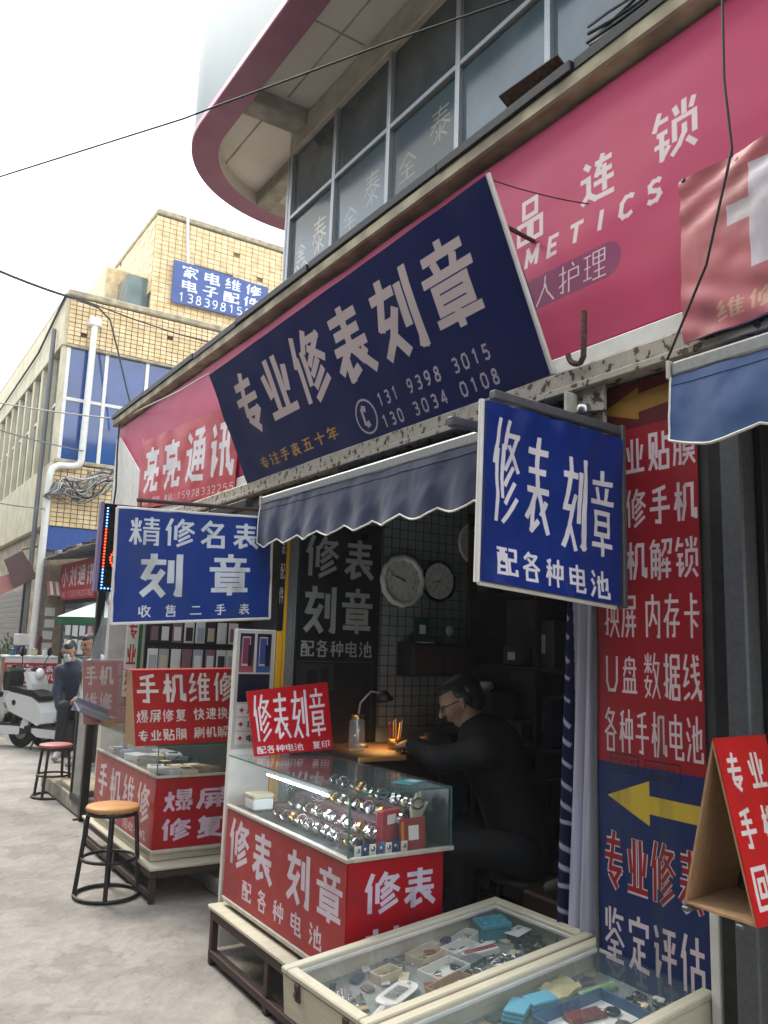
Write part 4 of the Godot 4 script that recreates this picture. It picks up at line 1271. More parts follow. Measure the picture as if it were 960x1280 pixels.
func build_signs():
	# --- long pink signboard
	var t := thing("pink_signboard", "long pink shop signboard running the whole length above the stalls", "signboard")
	slab(t, "board", Vector3(2.205, 2.56, -8.6), Vector3(2.28, 3.575, 1.4), M.pink, 0.003)
	part(t, "plain_face", sheet([Vector3(2.2, 3.57, -8.59), Vector3(2.2, 3.57, -3.0), Vector3(2.2, 2.565, -3.0), Vector3(2.2, 2.565, -8.59)], 0.003, 20, 4, wrinkle(3, 0.012, 9, 2)), printed(canvas(512, 128, Color(0.72, 0.20, 0.36)), 0.5, 0.7))
	var im := canvas(1848, 424, Color(0.72, 0.16, 0.34))
	var pill := [[-10, 0.70 * 424, 0.235 * 1848, 0.70 * 424, 29.0]]
	for i in 29:
		var hh := sqrt(29.0 * 29.0 - i * i)
		pill.append([0.235 * 1848 + i, 0.70 * 424 - hh, 0.235 * 1848 + i, 0.70 * 424 + hh, 1.0])
	barred(im, Color(0.50, 0.14, 0.34), pill)
	var zz := func(z: float) -> float: return (z + 3.0) / 4.4
	lettered(im, PALE, [ln(im, "品", zz.call(-2.46), zz.call(-2.295), 0.26, 0.46, 2.6, 0.0), ln(im, "连", zz.call(-2.10), zz.call(-1.92), 0.26, 0.45, 2.6, 0.0), ln(im, "锁", zz.call(-1.75), zz.call(-1.56), 0.245, 0.445, 2.6, 0.0),
		ln(im, "METICS", zz.call(-2.415), zz.call(-1.71), 0.485, 0.575, 4.6, 0.30, 0.18), ln(im, "个人护理", zz.call(-2.47), zz.call(-1.965), 0.64, 0.76, 1.3, 0.12)])
	part(t, "lettered_face", sheet([Vector3(2.2, 3.57, -2.997), Vector3(2.2, 3.57, 1.39), Vector3(2.2, 2.565, 1.39), Vector3(2.2, 2.565, -2.997)], 0.003, 16, 4, wrinkle(7, 0.010, 7, 2)), printed(im, 0.5, 0.7))
	slab(t, "white_bottom_edge", Vector3(2.185, 2.484, -8.6), Vector3(2.28, 2.556, 1.4), M.white_trim, 0.006)
	part(t, "white_end_panel", plate(PackedVector2Array([Vector2(-8.58, 3.46), Vector2(-8.45, 3.46), Vector2(-7.66, 2.98), Vector2(-7.62, 2.60), Vector2(-8.58, 2.60)]), 0.012), M.white_trim, Vector3(2.186, 0, 0), Vector3(0, -PI / 2, 0))

	# --- blue banner leaning out over the door
	t = thing("blue_watch_repair_banner", "big dark blue banner leaning out, advertising watch repair with two phone numbers", "banner")
	im = canvas(1420, 400, NAVY)
	lettered(im, PALE, [ln(im, "专业修表刻章", 0.076, 0.93, 0.11, 0.612, 2.9, 0.13)])
	lettered(im, Color(0.80, 0.62, 0.28), [ln(im, "专注手表五十年", 0.096, 0.446, 0.79, 0.895, 2.5, 0.16)])
	lettered(im, Color(0.80, 0.74, 0.76), [ln(im, "131 9398 3015", 0.598, 0.90, 0.722, 0.812, 3.9, 0.28), ln(im, "130 3034 0108", 0.592, 0.903, 0.86, 0.948, 3.9, 0.28)])
	var ring := []
	for i in 24:
		var a := TAU * i / 24.0
		var a2 := TAU * (i + 1) / 24.0
		ring.append([0.552 * 1420 + 44 * cos(a), 0.83 * 400 + 44 * sin(a), 0.552 * 1420 + 44 * cos(a2), 0.83 * 400 + 44 * sin(a2), 3.0])
	ring.append([0.552 * 1420 - 12, 0.83 * 400 - 24, 0.552 * 1420 - 12, 0.83 * 400 + 22, 5.0])
	ring.append([0.552 * 1420 - 10, 0.83 * 400 - 24, 0.552 * 1420 + 8, 0.83 * 400 - 18, 8.0])
	ring.append([0.552 * 1420 - 10, 0.83 * 400 + 22, 0.552 * 1420 + 8, 0.83 * 400 + 18, 8.0])
	barred(im, Color(0.80, 0.74, 0.76), ring)
	var c := [Vector3(1.835, 3.155, -5.032), Vector3(1.835, 3.20, -2.214), Vector3(2.17, 2.49, -2.214), Vector3(2.17, 2.435, -5.032)]
	board(t, c, im, M.navy_cloth, 0.02, 0.38, 0.5, 36, 8, wrinkle(13, 0.010, 5, 2))
	part(t, "white_side_rail", tube([c[1] + Vector3(0, 0, 0.006), c[2] + Vector3(0, 0, 0.006)], 0.011, 6), M.white_trim)
	for z in [-4.9, -3.6, -2.35]:
		part(t, "stay", tube([Vector3(1.87, 3.14, z), Vector3(2.20, 3.10, z)], 0.009, 6), M.rust)

	# --- red phone banner
	t = thing("red_phone_banner", "red banner with white phone shop lettering left of the big blue banner", "banner")
	im = canvas(1024, 288, Color(0.70, 0.10, 0.16))
	lettered(im, WHITE, [ln(im, "亮亮通讯", 0.05, 0.975, 0.12, 0.80, 2.6, 0.2), ln(im, "刷机 解锁 电话:15978332255", 0.05, 0.99, 0.86, 0.96, 2.0, 0.15)])
	board(t, [Vector3(2.17, 3.25, -7.6), Vector3(2.17, 3.11, -5.3), Vector3(2.17, 2.44, -5.3), Vector3(2.17, 2.607, -7.6)], im, M.red, 0.006, 0.45, 0.7, 24, 8, wrinkle(21, 0.014, 6, 2))
	for p in [Vector3(2.172, 3.255, -7.6), Vector3(2.172, 2.60, -7.6), Vector3(2.172, 3.105, -5.3), Vector3(2.172, 2.435, -5.3)]:
		part(t, "tie", tube([p, p + Vector3(0.02, 0.03, -0.02 if p.z < -6 else 0.02)], 0.003, 5), M.wire_white)

	# --- faded cross banner
	t = thing("faded_cross_banner", "wrinkled faded pink banner with a white cross at the right edge", "banner")
	im = canvas(560, 424, Color(0.74, 0.42, 0.43))
	barred(im, Color(0.80, 0.76, 0.77), [[0.47 * 560, 0.10 * 424, 0.47 * 560, 0.71 * 424, 0.135 * 560], [0.23 * 560, 0.355 * 424, 0.72 * 560, 0.355 * 424, 0.06 * 424]])
	lettered(im, Color(0.78, 0.62, 0.50), [ln(im, "维修手机", 0.165, 0.75, 0.83, 0.95, 2.4, 0.1)])
	var wr := wrinkle(31, 0.010, 2.5, 2)
	var fold := func(u: float, v: float) -> float: return wr.call(u, v) + 0.007 * sin((u * 0.7 + v * 1.5) * 24.0) * clampf(1.0 - v * 2.2, 0.0, 1.0) + 0.006 * sin((v * 1.5 - u) * 19.0) * clampf(v * 1.6 - 0.7, 0.0, 1.0)
	board(t, [Vector3(2.10, 2.95, -1.57), Vector3(2.10, 2.95, -0.85), Vector3(2.10, 2.42, -0.85), Vector3(2.10, 2.405, -1.57)], im, M.white_cloth, 0.006, 0.4, 0.8, 40, 30, fold)
	part(t, "frame", joined([[Vector3(2.14, 2.94, -1.2), Vector3(0.02, 0.02, 0.7)], [Vector3(2.14, 2.43, -1.2), Vector3(0.02, 0.02, 0.7)], [Vector3(2.14, 2.68, -1.55), Vector3(0.02, 0.49, 0.02)]]), M.rust)
	for z in [-1.55, -1.38, -1.2, -1.05]:
		part(t, "eyelet", lathe([[0.0, 0.004], [0.008, 0.004], [0.008, 0.0]], 10), M.dark_metal, Vector3(2.098, 2.945, z), Vector3(0, 0, PI / 2))

	# --- blue projecting sign, left
	t = thing("blue_hanging_sign", "blue rectangular hanging sign with three rows of white characters, left of the doorway", "sign")
	im = canvas(720, 490, Color(0.06, 0.20, 0.50))
	lettered(im, Color(0.80, 0.82, 0.83), [ln(im, "精修名表", 0.074, 0.91, 0.06, 0.325, 2.5, 0.12), ln(im, "刻", 0.134, 0.419, 0.375, 0.785, 2.8, 0.0), ln(im, "章", 0.572, 0.863, 0.36, 0.785, 2.8, 0.0), ln(im, "收售二手表", 0.15, 0.86, 0.845, 0.955, 2.4, 0.5)])
	c = [Vector3(1.035, 2.05, -3.95), Vector3(1.845, 2.085, -3.95), Vector3(1.858, 1.56, -3.95), Vector3(1.05, 1.50, -3.95)]
	board(t, c, im, M.blue, 0.02, 0.4, 0.8, 16, 10, wrinkle(41, 0.006, 4, 3), M.white_trim)
	part(t, "bracket_bar", tube([Vector3(1.13, 2.10, -3.97), Vector3(1.95, 2.13, -3.97)], 0.011, 6), M.brown_steel)
	for x in [1.15, 1.5, 1.80]:
		part(t, "hanger", tube([Vector3(x, 2.10 + (x - 1.13) * 0.036, -3.965), Vector3(x, 2.04 + (x - 1.035) * 0.04, -3.965)], 0.004, 5), M.wire)

	# --- blue projecting sign, right
	t = thing("blue_projecting_sign", "blue cloth-covered projecting sign with tall white characters beside the curtain", "sign")
	im = canvas(600, 560, BLUE)
	lettered(im, WHITE, [ln(im, "修", 0.05, 0.24, 0.07, 0.67, 2.9, 0.0), ln(im, "表", 0.275, 0.472, 0.12, 0.70, 2.9, 0.0), ln(im, "刻", 0.545, 0.745, 0.18, 0.745, 2.9, 0.0), ln(im, "章", 0.765, 0.95, 0.22, 0.745, 2.9, 0.0),
		ln(im, "配", 0.09, 0.235, 0.785, 0.955, 2.5, 0.0), ln(im, "各", 0.262, 0.40, 0.792, 0.96, 2.5, 0.0), ln(im, "种", 0.43, 0.57, 0.80, 0.968, 2.5, 0.0), ln(im, "电", 0.60, 0.735, 0.808, 0.975, 2.5, 0.0), ln(im, "池", 0.765, 0.91, 0.815, 0.985, 2.5, 0.0)])
	c = [Vector3(1.549, 2.183, -1.85), Vector3(2.136, 2.161, -1.85), Vector3(2.118, 1.598, -1.85), Vector3(1.538, 1.641, -1.85)]
	var wr2 := wrinkle(51, 0.010, 4, 3)
	var sag := func(u: float, v: float) -> float: return wr2.call(u, v) + 0.008 * sin(u * 26.0 + v * 9.0) * clampf(0.35 - v, 0.0, 1.0) * 2.0 - 0.012 * sin(PI * u) * sin(PI * v)
	board(t, c, im, M.blue, 0.03, 0.36, 0.5, 24, 24, sag)
	part(t, "edge_strip", tube([c[0] + Vector3(-0.006, 0.005, -0.02), c[3] + Vector3(-0.006, -0.005, -0.02)], 0.010, 6), M.white_trim)
	part(t, "edge_strip", tube([c[3] + Vector3(0, -0.006, -0.02), c[2] + Vector3(0, -0.006, -0.02)], 0.008, 6), M.white_trim)
	part(t, "top_rail", box(Vector3(0.58, 0.03, 0.03), 0.004), M.grey_metal, Vector3(1.87, 2.20, -1.87), Vector3(0, 0, -0.037))
	part(t, "hinge_plate", box(Vector3(0.02, 0.62, 0.04), 0.004), M.grey_metal, Vector3(2.150, 1.90, -1.87))

	# --- red and blue service panel on the pier
	t = thing("service_panel_sign", "tall red and blue service panel with a yellow arrow beside the doorway", "sign")
	im = canvas(384, 1900, Color(0.56, 0.07, 0.11))
	var vv := func(v: float) -> float: return (v * 2.25 + 0.125) / 2.375
	im.fill_rect(Rect2i(0, 0, 384, int(vv.call(0.018) * 1900)), Color(0.36, 0.07, 0.08))  # top band in a darker red, shade painted into the print
	im.fill_rect(Rect2i(0, int(vv.call(0.522) * 1900), 384, 1900), Color(0.055, 0.14, 0.33))
	var arrow := [[0.49, 0.572, 0.97, 0.572, 0.0125]]
	var ab := []
	for a in arrow:
		ab.append([a[0] * 384, vv.call(a[1]) * 1900, a[2] * 384, vv.call(a[1]) * 1900, a[4] * 1800])
	for i in 36:
		var s := i / 35.0
		ab.append([(0.09 + 0.40 * s) * 384, (vv.call(0.570) - 0.0285 * s) * 1900, (0.09 + 0.40 * s) * 384, (vv.call(0.570) + 0.0285 * s) * 1900, 3.0])
	barred(im, Color(0.78, 0.66, 0.20), ab)
	ab = []
	ab.append([0.45 * 384, 0.034 * 1900, 1.0 * 384, 0.026 * 1900, 26])
	for i in 24:
		var s := i / 23.0
		ab.append([(0.05 + 0.40 * s) * 384, (0.036 - 0.026 * s) * 1900, (0.05 + 0.40 * s) * 384, (0.036 + 0.022 * s) * 1900, 4.0])
	barred(im, Color(0.62, 0.46, 0.16), ab)  # upper arrow browned to match the painted shade
	var pw := Color(0.80, 0.74, 0.74)
	var rows := [["专业贴膜", 0.075, 0.985, 0.031, 0.091], ["维修手机", 0.075, 0.985, 0.113, 0.173], ["刷机解锁", 0.075, 0.985, 0.193, 0.253], ["换屏", 0.07, 0.405, 0.273, 0.338], ["内存卡", 0.485, 0.99, 0.273, 0.338], ["U盘", 0.065, 0.405, 0.364, 0.420], ["数据线", 0.465, 0.98, 0.358, 0.424], ["各种手机电池", 0.06, 0.98, 0.441, 0.506]]
	var lines := []
	for r in rows:
		lines.append(ln(im, r[0], r[1], r[2], vv.call(r[3]), vv.call(r[4]), 2.5, 0.12))
	lines.append(ln(im, "鉴定评估", 0.04, 0.955, vv.call(0.725), vv.call(0.80), 2.5, 0.1))
	lettered(im, pw, lines)
	lettered(im, Color(0.78, 0.72, 0.72), [ln(im, "专业修表", 0.03, 0.955, vv.call(0.616), vv.call(0.702), 4.3, 0.06)])
	lettered(im, Color(0.56, 0.07, 0.11), [ln(im, "专业修表", 0.035, 0.95, vv.call(0.618), vv.call(0.700), 2.7, 0.10)])
	var stamp := []
	for k in 2:
		var x0: float = [0.12, 0.46][k] * 384
		var x1: float = [0.40, 0.78][k] * 384
		var y0: float = vv.call(0.508 + 0.003 * k) * 1900
		var y1: float = vv.call(0.533 + 0.003 * k) * 1900
		for b in [[x0, y0, x1, y0, 1.5], [x0, y1, x1, y1, 1.5], [x0, y0, x0, y1, 1.5], [x1, y0, x1, y1, 1.5]]:
			stamp.append(b)
	barred(im, Color(0.07, 0.06, 0.08), stamp)
	# the stamped small ads are smudged past reading
	var smudge := []
	for k in 2:
		var x0: float = [0.135, 0.475][k] * 384
		for r in 2:
			for q in 9:
				var x := x0 + q * 11.5
				var y: float = vv.call([0.513, 0.524][r] + 0.003 * k) * 1900
				for w in 4:
					smudge.append([x + rng.randf() * 8, y + rng.randf() * 12, x + rng.randf() * 8, y + rng.randf() * 12, 1.0])
	barred(im, Color(0.07, 0.06, 0.08), smudge)
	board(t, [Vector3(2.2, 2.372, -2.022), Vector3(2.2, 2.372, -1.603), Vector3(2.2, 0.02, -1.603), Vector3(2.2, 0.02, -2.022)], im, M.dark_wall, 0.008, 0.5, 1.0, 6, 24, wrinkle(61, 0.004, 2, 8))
	slab(t, "side_strip", Vector3(2.192, 0.02, -2.034), Vector3(2.213, 2.37, -2.025), M.grey_metal, 0.003)

	# --- black sign inside
	t = thing("black_watch_sign", "black panel with large grey-white characters inside the doorway", "sign")
	im = canvas(416, 880, Color(0.02, 0.022, 0.025))
	lettered(im, Color(0.62, 0.64, 0.62), [ln(im, "修表", 0.06, 0.92, 0.075, 0.285, 2.6, 0.1), ln(im, "刻章", 0.05, 0.92, 0.318, 0.555, 2.8, 0.1), ln(im, "配各种电池", 0.05, 0.91, 0.582, 0.664, 2.3, 0.1)])
	barred(im, Color(0.30, 0.31, 0.31), [[0.03 * 416, 0.685 * 880, 0.93 * 416, 0.685 * 880, 1.5], [0.93 * 416, 0.685 * 880, 0.93 * 416, 0.99 * 880, 1.5], [0.03 * 416, 0.685 * 880, 0.03 * 416, 0.99 * 880, 1.5]])
	im.fill_rect(Rect2i(20, 612, 170, 110), Color(0.16, 0.17, 0.17))
	im.fill_rect(Rect2i(60, 640, 50, 82), Color(0.05, 0.05, 0.05))
	im.fill_rect(Rect2i(125, 630, 40, 92), Color(0.06, 0.05, 0.05))
	board(t, [Vector3(1.985, 2.10, -3.885), Vector3(2.494, 2.10, -3.885), Vector3(2.494, 0.62, -3.885), Vector3(1.985, 0.62, -3.885)], stretched(im), M.black, 0.015, 0.5, 0.5)

	# --- banner on the roof block
	t = thing("blue_appliance_banner", "blue banner paled by painted haze with white characters on the far tiled block", "banner")
	im = canvas(512, 208, Color(0.24, 0.33, 0.55))  # blue lightened to put distance haze into the print
	lettered(im, Color(0.85, 0.87, 0.90), [ln(im, "家电维修", 0.08, 0.93, 0.05, 0.35, 2.6, 0.22), ln(im, "电子配件", 0.08, 0.91, 0.39, 0.68, 2.6, 0.22), ln(im, "13839815877", 0.06, 1.0, 0.72, 0.95, 2.8, 0.16)])
	board(t, [Vector3(5.486, 10.08, -17.86), Vector3(7.895, 10.05, -17.86), Vector3(7.86, 9.11, -17.86), Vector3(5.5, 9.06, -17.86)], im, M.blue, 0.03, 0.5, 0.4, 12, 6, wrinkle(71, 0.04, 4, 2))

func stretched(im: Image) -> Image:
	# the black panel goes on, unprinted, below its picture
	var out := canvas(im.get_width(), int(im.get_height() * 1.48 / 1.10), Color(0.02, 0.022, 0.025))
	out.blit_rect(im, Rect2i(0, 0, im.get_width(), im.get_height()), Vector2i.ZERO)
	return out

# ------------------------------------------------------------------ glass-topped counters
# lo, hi: cabinet body; glass rises to gy. Returns the thing.
func counter(t: Node3D, lo: Vector3, hi: Vector3, gy: float, gx: float, front: Image, end: Image):
	slab(t, "cabinet", lo, hi, M.red, 0.004)
	part(t, "front_print", sheet([Vector3(lo.x - 0.004, hi.y, lo.z), Vector3(lo.x - 0.004, hi.y, hi.z), Vector3(lo.x - 0.004, lo.y, hi.z), Vector3(lo.x - 0.004, lo.y, lo.z)], 0.002, 8, 4, wrinkle(int(lo.z * -77), 0.002, 6, 3)), printed(front, 0.35, 0.9))
	part(t, "end_print", sheet([Vector3(lo.x, hi.y, hi.z + 0.004), Vector3(hi.x, hi.y, hi.z + 0.004), Vector3(hi.x, lo.y, hi.z + 0.004), Vector3(lo.x, lo.y, hi.z + 0.004)], 0.002, 4, 4, wrinkle(int(lo.z * -91), 0.002, 3, 3)), printed(end, 0.35, 0.9))
	# metal rails round the top of the cabinet, corner angle and bottom edge
	var y := hi.y + 0.004
	slab(t, "rail", Vector3(lo.x - 0.012, y, lo.z - 0.008), Vector3(lo.x + 0.012, y + 0.016, hi.z + 0.012), M.white_metal, 0.003)
	slab(t, "rail", Vector3(lo.x + 0.0125, y, hi.z - 0.008), Vector3(gx + 0.012, y + 0.016, hi.z + 0.012), M.white_metal, 0.003)
	slab(t, "shelf_plate", Vector3(lo.x + 0.0125, y, lo.z), Vector3(gx, y + 0.006, hi.z - 0.009), M.black, 0.001)
	slab(t, "bottom_rail", Vector3(lo.x - 0.010, lo.y - 0.022, lo.z), Vector3(lo.x + 0.01, lo.y - 0.002, hi.z + 0.01), M.white_metal, 0.003)
	slab(t, "bottom_rail", Vector3(lo.x + 0.0105, lo.y - 0.022, hi.z - 0.008), Vector3(hi.x, lo.y - 0.002, hi.z + 0.01), M.white_metal, 0.003)
	# panes with green edges
	var g := y + 0.017
	slab(t, "glass_pane", Vector3(lo.x - 0.006, g, lo.z), Vector3(lo.x - 0.001, gy, hi.z), M.glass, 0.0)
	slab(t, "glass_pane", Vector3(lo.x, g, hi.z + 0.001), Vector3(gx, gy, hi.z + 0.006), M.glass, 0.0)
	slab(t, "glass_pane", Vector3(lo.x, g, lo.z - 0.006), Vector3(gx, gy, lo.z - 0.001), M.glass, 0.0)
	slab(t, "glass_top", Vector3(lo.x - 0.008, gy + 0.001, lo.z - 0.008), Vector3(gx, gy + 0.007, hi.z + 0.008), M.glass, 0.0)
	for e in [[Vector3(lo.x - 0.0105, gy + 0.001, lo.z - 0.008), Vector3(lo.x - 0.0085, gy + 0.007, hi.z + 0.008)], [Vector3(lo.x - 0.008, gy + 0.001, hi.z + 0.0085), Vector3(gx, gy + 0.007, hi.z + 0.0105)],
		[Vector3(lo.x - 0.0065, g, hi.z + 0.0015), Vector3(lo.x - 0.0005, gy, hi.z + 0.0065)], [Vector3(gx - 0.005, g, hi.z + 0.0065), Vector3(gx, gy, hi.z + 0.0085)]]:
		slab(t, "glass_edge", e[0], e[1], M.glass_edge, 0.0)
	slab(t, "back_frame", Vector3(gx - 0.012, y + 0.007, lo.z), Vector3(gx, gy, hi.z), M.black, 0.001)

func stand(t: Node3D, lo: Vector3, hi: Vector3):
	# welded steel base with a pale board on it
	slab(t, "stand_board", Vector3(lo.x - 0.01, hi.y, lo.z - 0.01), Vector3(hi.x, hi.y + 0.018, hi.z + 0.01), M.pale_wood, 0.004)
	for x in [lo.x, hi.x - 0.035]:
		slab(t, "stand_rail", Vector3(x, hi.y - 0.042, lo.z), Vector3(x + 0.035, hi.y - 0.002, hi.z), M.brown_steel, 0.004)
		slab(t, "stand_rail", Vector3(x, lo.y + 0.03, lo.z), Vector3(x + 0.035, lo.y + 0.065, hi.z), M.brown_steel, 0.004)
		for z in [lo.z, (lo.z + hi.z) * 0.5, hi.z - 0.035]:
			slab(t, "stand_leg", Vector3(x + 0.002, lo.y, z), Vector3(x + 0.033, hi.y - 0.043, z + 0.033), M.brown_steel, 0.003)
	for z in [lo.z, hi.z - 0.035]:
		slab(t, "stand_rail", Vector3(lo.x + 0.036, hi.y - 0.042, z), Vector3(hi.x - 0.036, hi.y - 0.002, z + 0.035), M.brown_steel, 0.004)

func build_watch_shop():
	# --- the near counter
	var t := thing("watch_counter", "red glass-topped watch repair counter in front of the dark doorway", "counter")
	var fr := canvas(1090, 416, RED)
	lettered(fr, Color(0.80, 0.76, 0.80), [ln(fr, "修", 0.036, 0.238, 0.06, 0.61, 2.8, 0.0), ln(fr, "表", 0.263, 0.462, 0.07, 0.615, 2.8, 0.0), ln(fr, "刻", 0.565, 0.756, 0.075, 0.62, 2.8, 0.0), ln(fr, "章", 0.795, 0.985, 0.08, 0.62, 2.8, 0.0), ln(fr, "配各种电池", 0.189, 0.85, 0.68, 0.91, 2.5, 0.38)])
	var en := canvas(440, 416, Color(0.62, 0.05, 0.10))
	lettered(en, Color(0.78, 0.74, 0.80), [ln(en, "修表", 0.165, 0.935, 0.10, 0.485, 2.8, 0.04), ln(en, "刻章", 0.165, 0.935, 0.60, 0.985, 2.8, 0.04)])
	counter(t, Vector3(1.6, 0.295, -3.735), Vector3(2.02, 0.672, -2.645), 0.905, 2.055, fr, en)
	stand(t, Vector3(1.55, 0.0, -3.76), Vector3(2.0, 0.235, -2.60))
	# lit tube under the front glass
	var led := plain(Color(0.95, 0.97, 1.0), 0.4)
	led.emission_enabled = true
	led.emission = Color(0.85, 0.93, 1.0)
	led.emission_energy_multiplier = 3.0
	part(t, "led_tube", tube([Vector3(1.63, 0.87, -3.40), Vector3(1.63, 0.87, -2.86)], 0.006, 8), led)
	slab(t, "led_channel", Vector3(1.618, 0.878, -3.42), Vector3(1.642, 0.888, -2.84), M.alu, 0.002)
	for z in [-3.25, -3.0]:
		var l := OmniLight3D.new()
		l.name = "led_light"
		l.light_color = Color(0.88, 0.95, 1.0)
		l.light_energy = 0.025
		l.light_size = 0.04
		l.omni_range = 3.0
		l.omni_attenuation = 2.0
		l.shadow_enabled = true
		t.add_child(l, true)
		l.position = Vector3(1.65, 0.855, z)

	# display steps and what lies on them
	var d := thing("display_steps", "dark red stepped watch display inside the near glass case", "display", Vector3(1.84, 0.684, -3.1))
	var velvet := cloth(Color(0.20, 0.05, 0.06), Color(0.28, 0.07, 0.08))
	slab(d, "step", Vector3(-0.10, 0, -0.45), Vector3(-0.0, 0.03, 0.30), velvet, 0.006)
	slab(d, "step", Vector3(0.002, 0, -0.45), Vector3(0.10, 0.075, 0.30), velvet, 0.006)
	slab(d, "step", Vector3(0.102, 0, -0.45), Vector3(0.19, 0.12, 0.30), velvet, 0.006)
	var proto := watch_thing()
	var first := true
	var straps := [M.chrome, M.steel, M.gold, M.black]
	var dials := [plain(Color(0.82, 0.82, 0.80), 0.2), plain(Color(0.04, 0.05, 0.08), 0.15), plain(Color(0.30, 0.32, 0.36), 0.2), plain(Color(0.75, 0.66, 0.45), 0.25)]
	for r in 4:
		for i in 12:
			var w: Node3D = proto if first else proto.duplicate()
			if not first:
				w.name = numbered("wristwatch")
				add_child(w)
			first = false
			var z := -2.74 - i * 0.058 + rng.randf_range(-0.012, 0.012)
			w.position = Vector3([1.70, 1.775, 1.88, 1.965][r] + rng.randf_range(-0.012, 0.012), [0.685, 0.718, 0.763, 0.808][r] + 0.028, z)
			w.rotation = Vector3(rng.randf_range(-0.3, 0.3), rng.randf_range(-0.9, 0.5), rng.randf_range(0.35, 0.75))
			var mm: Material = straps[[0, 0, 1, 0, 2, 1, 3, 0][rng.randi() % 8]]
			for ch in w.get_children():
				if ch.name.begins_with("bracelet") or ch.name.begins_with("case"):
					ch.material_override = mm if not (mm == M.black and ch.name.begins_with("case")) else M.steel
				if ch.name.begins_with("dial"):
					ch.material_override = dials[rng.randi() % 4]
			w.set_meta("label", "%s wristwatch from the end glass %s of the near counter's case" % [ORD[i], ["in the street-side row", "on the lowest red step", "on the middle red step", "on the top red step"][r]])
			w.set_meta("group", "wristwatches in the near glass case")
	# battery cards along the end glass
	for i in 7:
		var p := thing("battery_card", "small blue and white battery card leaning on the near case's end glass", "battery card", Vector3(1.655 + i * 0.034, 0.684, -2.672 - 0.003 * (i % 3)), "battery cards by the end glass")
		slab(p, "card", Vector3(-0.014, 0, -0.002), Vector3(0.014, 0.038 + 0.006 * (i % 2), 0.001), [M.paper, M.blue, M.paper, plain(Color(0.20, 0.34, 0.55), 0.5)][i % 4], 0.001)
		part(p, "cell", lathe([[0.0, 0.003], [0.008, 0.003], [0.009, 0.001], [0.009, 0.0]], 12), M.steel, Vector3(0, 0.022, 0.002), Vector3(PI / 2, 0, 0))
	var q := thing("red_payment_card", "red framed payment card standing in the near case's corner", "card stand", Vector3(1.905, 0.684, -2.675))
	slab(q, "plate", Vector3(-0.062, 0, -0.006), Vector3(0.062, 0.115, 0.0), plain(Color(0.52, 0.12, 0.07), 0.4), 0.003)
	slab(q, "white_field", Vector3(-0.022, 0.036, 0.0005), Vector3(0.026, 0.088, 0.0015), M.paper, 0.0)
	slab(q, "gold_band", Vector3(-0.056, 0.012, 0.0005), Vector3(-0.045, 0.105, 0.0015), plain(Color(0.72, 0.48, 0.12), 0.4), 0.0)
	q.rotation = Vector3(-0.10, 0.06, 0)
	var q2 := thing("pink_box", "pink and white cardboard packet behind the red payment card", "packet", Vector3(1.84, 0.684, -2.73))
	slab(q2, "carton", Vector3(-0.06, 0, -0.03), Vector3(0.05, 0.14, 0.0), plain(Color(0.62, 0.10, 0.14), 0.5), 0.003)
	slab(q2, "label_patch", Vector3(-0.03, 0.09, 0.001), Vector3(0.02, 0.125, 0.002), M.paper, 0.0)
	q2.rotation.y = 0.3
	var q3 := thing("bracelet_stand", "pale curved display hand at the back corner of the near glass case", "display stand", Vector3(1.985, 0.684, -2.78))
	part(q3, "palm", body([[Vector3(0, 0.0, 0), Vector3(0, 0.06, 0), 0.026, 0.020], [Vector3(0, 0.06, 0), Vector3(0.0, 0.13, 0.005), 0.02, 0.028], [Vector3(0.0, 0.13, 0.005), Vector3(0.012, 0.19, 0.012), 0.014, 0.006], [Vector3(-0.012, 0.13, 0.005), Vector3(-0.008, 0.185, 0.015), 0.012, 0.006], [Vector3(0.02, 0.11, 0.005), Vector3(0.04, 0.15, 0.02), 0.011, 0.006]], 0.006, 0.012), M.plastic_cream)
	var q4 := thing("greetings_card", "teal paper card lying on the near counter's glass top", "card", Vector3(1.95, 0.9125, -2.78))
	part(q4, "sheet", box(Vector3(0.13, 0.002, 0.09), 0.0005), plain(Color(0.25, 0.52, 0.55), 0.6), Vector3(0, 0.002, 0), Vector3(0, 0.4, 0))
	part(q4, "photo", box(Vector3(0.05, 0.001, 0.05), 0.0), plain(Color(0.72, 0.76, 0.74), 0.6), Vector3(0.02, 0.0038, 0.0), Vector3(0, 0.4, 0))
	var q5 := thing("wristwatch_box", "white plastic watch box at the far end of the near glass case", "box", Vector3(1.70, 0.684, -3.62))
	slab(q5, "base", Vector3(-0.05, 0, -0.05), Vector3(0.05, 0.05, 0.05), M.plastic_white, 0.006)
	slab(q5, "lid", Vector3(-0.052, 0.051, -0.052), Vector3(0.052, 0.07, 0.052), M.plastic_cream, 0.006)

	# --- red card on the counter
	t = thing("red_watch_card", "small red board with white characters propped on the near counter", "sign")
	var im := canvas(560, 380, Color(0.68, 0.06, 0.10))
	lettered(im, Color(0.84, 0.80, 0.80), [ln(im, "修表刻章", 0.04, 0.945, 0.06, 0.79, 2.6, 0.06), ln(im, "配各种电池 复印", 0.03, 0.96, 0.845, 0.97, 2.4, 0.05)])
	board(t, [Vector3(1.628, 1.208, -3.665), Vector3(2.058, 1.252, -3.665), Vector3(2.092, 0.93, -3.64), Vector3(1.676, 0.9125, -3.64)], im, M.red, 0.012, 0.35, 0.6)
	part(t, "prop", box(Vector3(0.03, 0.22, 0.008), 0.001), M.cardboard, Vector3(1.87, 1.02, -3.712), Vector3(-0.32, 0, 0))

	# --- interior
	var y0 := 0.03
	t = thing("wire_grid_panel", "steel wire grid on the pale wall behind the clocks", "wire panel")
	var vm := tube([Vector3(0, 1.0, 0), Vector3(0, 2.66, 0)], 0.0022, 5)
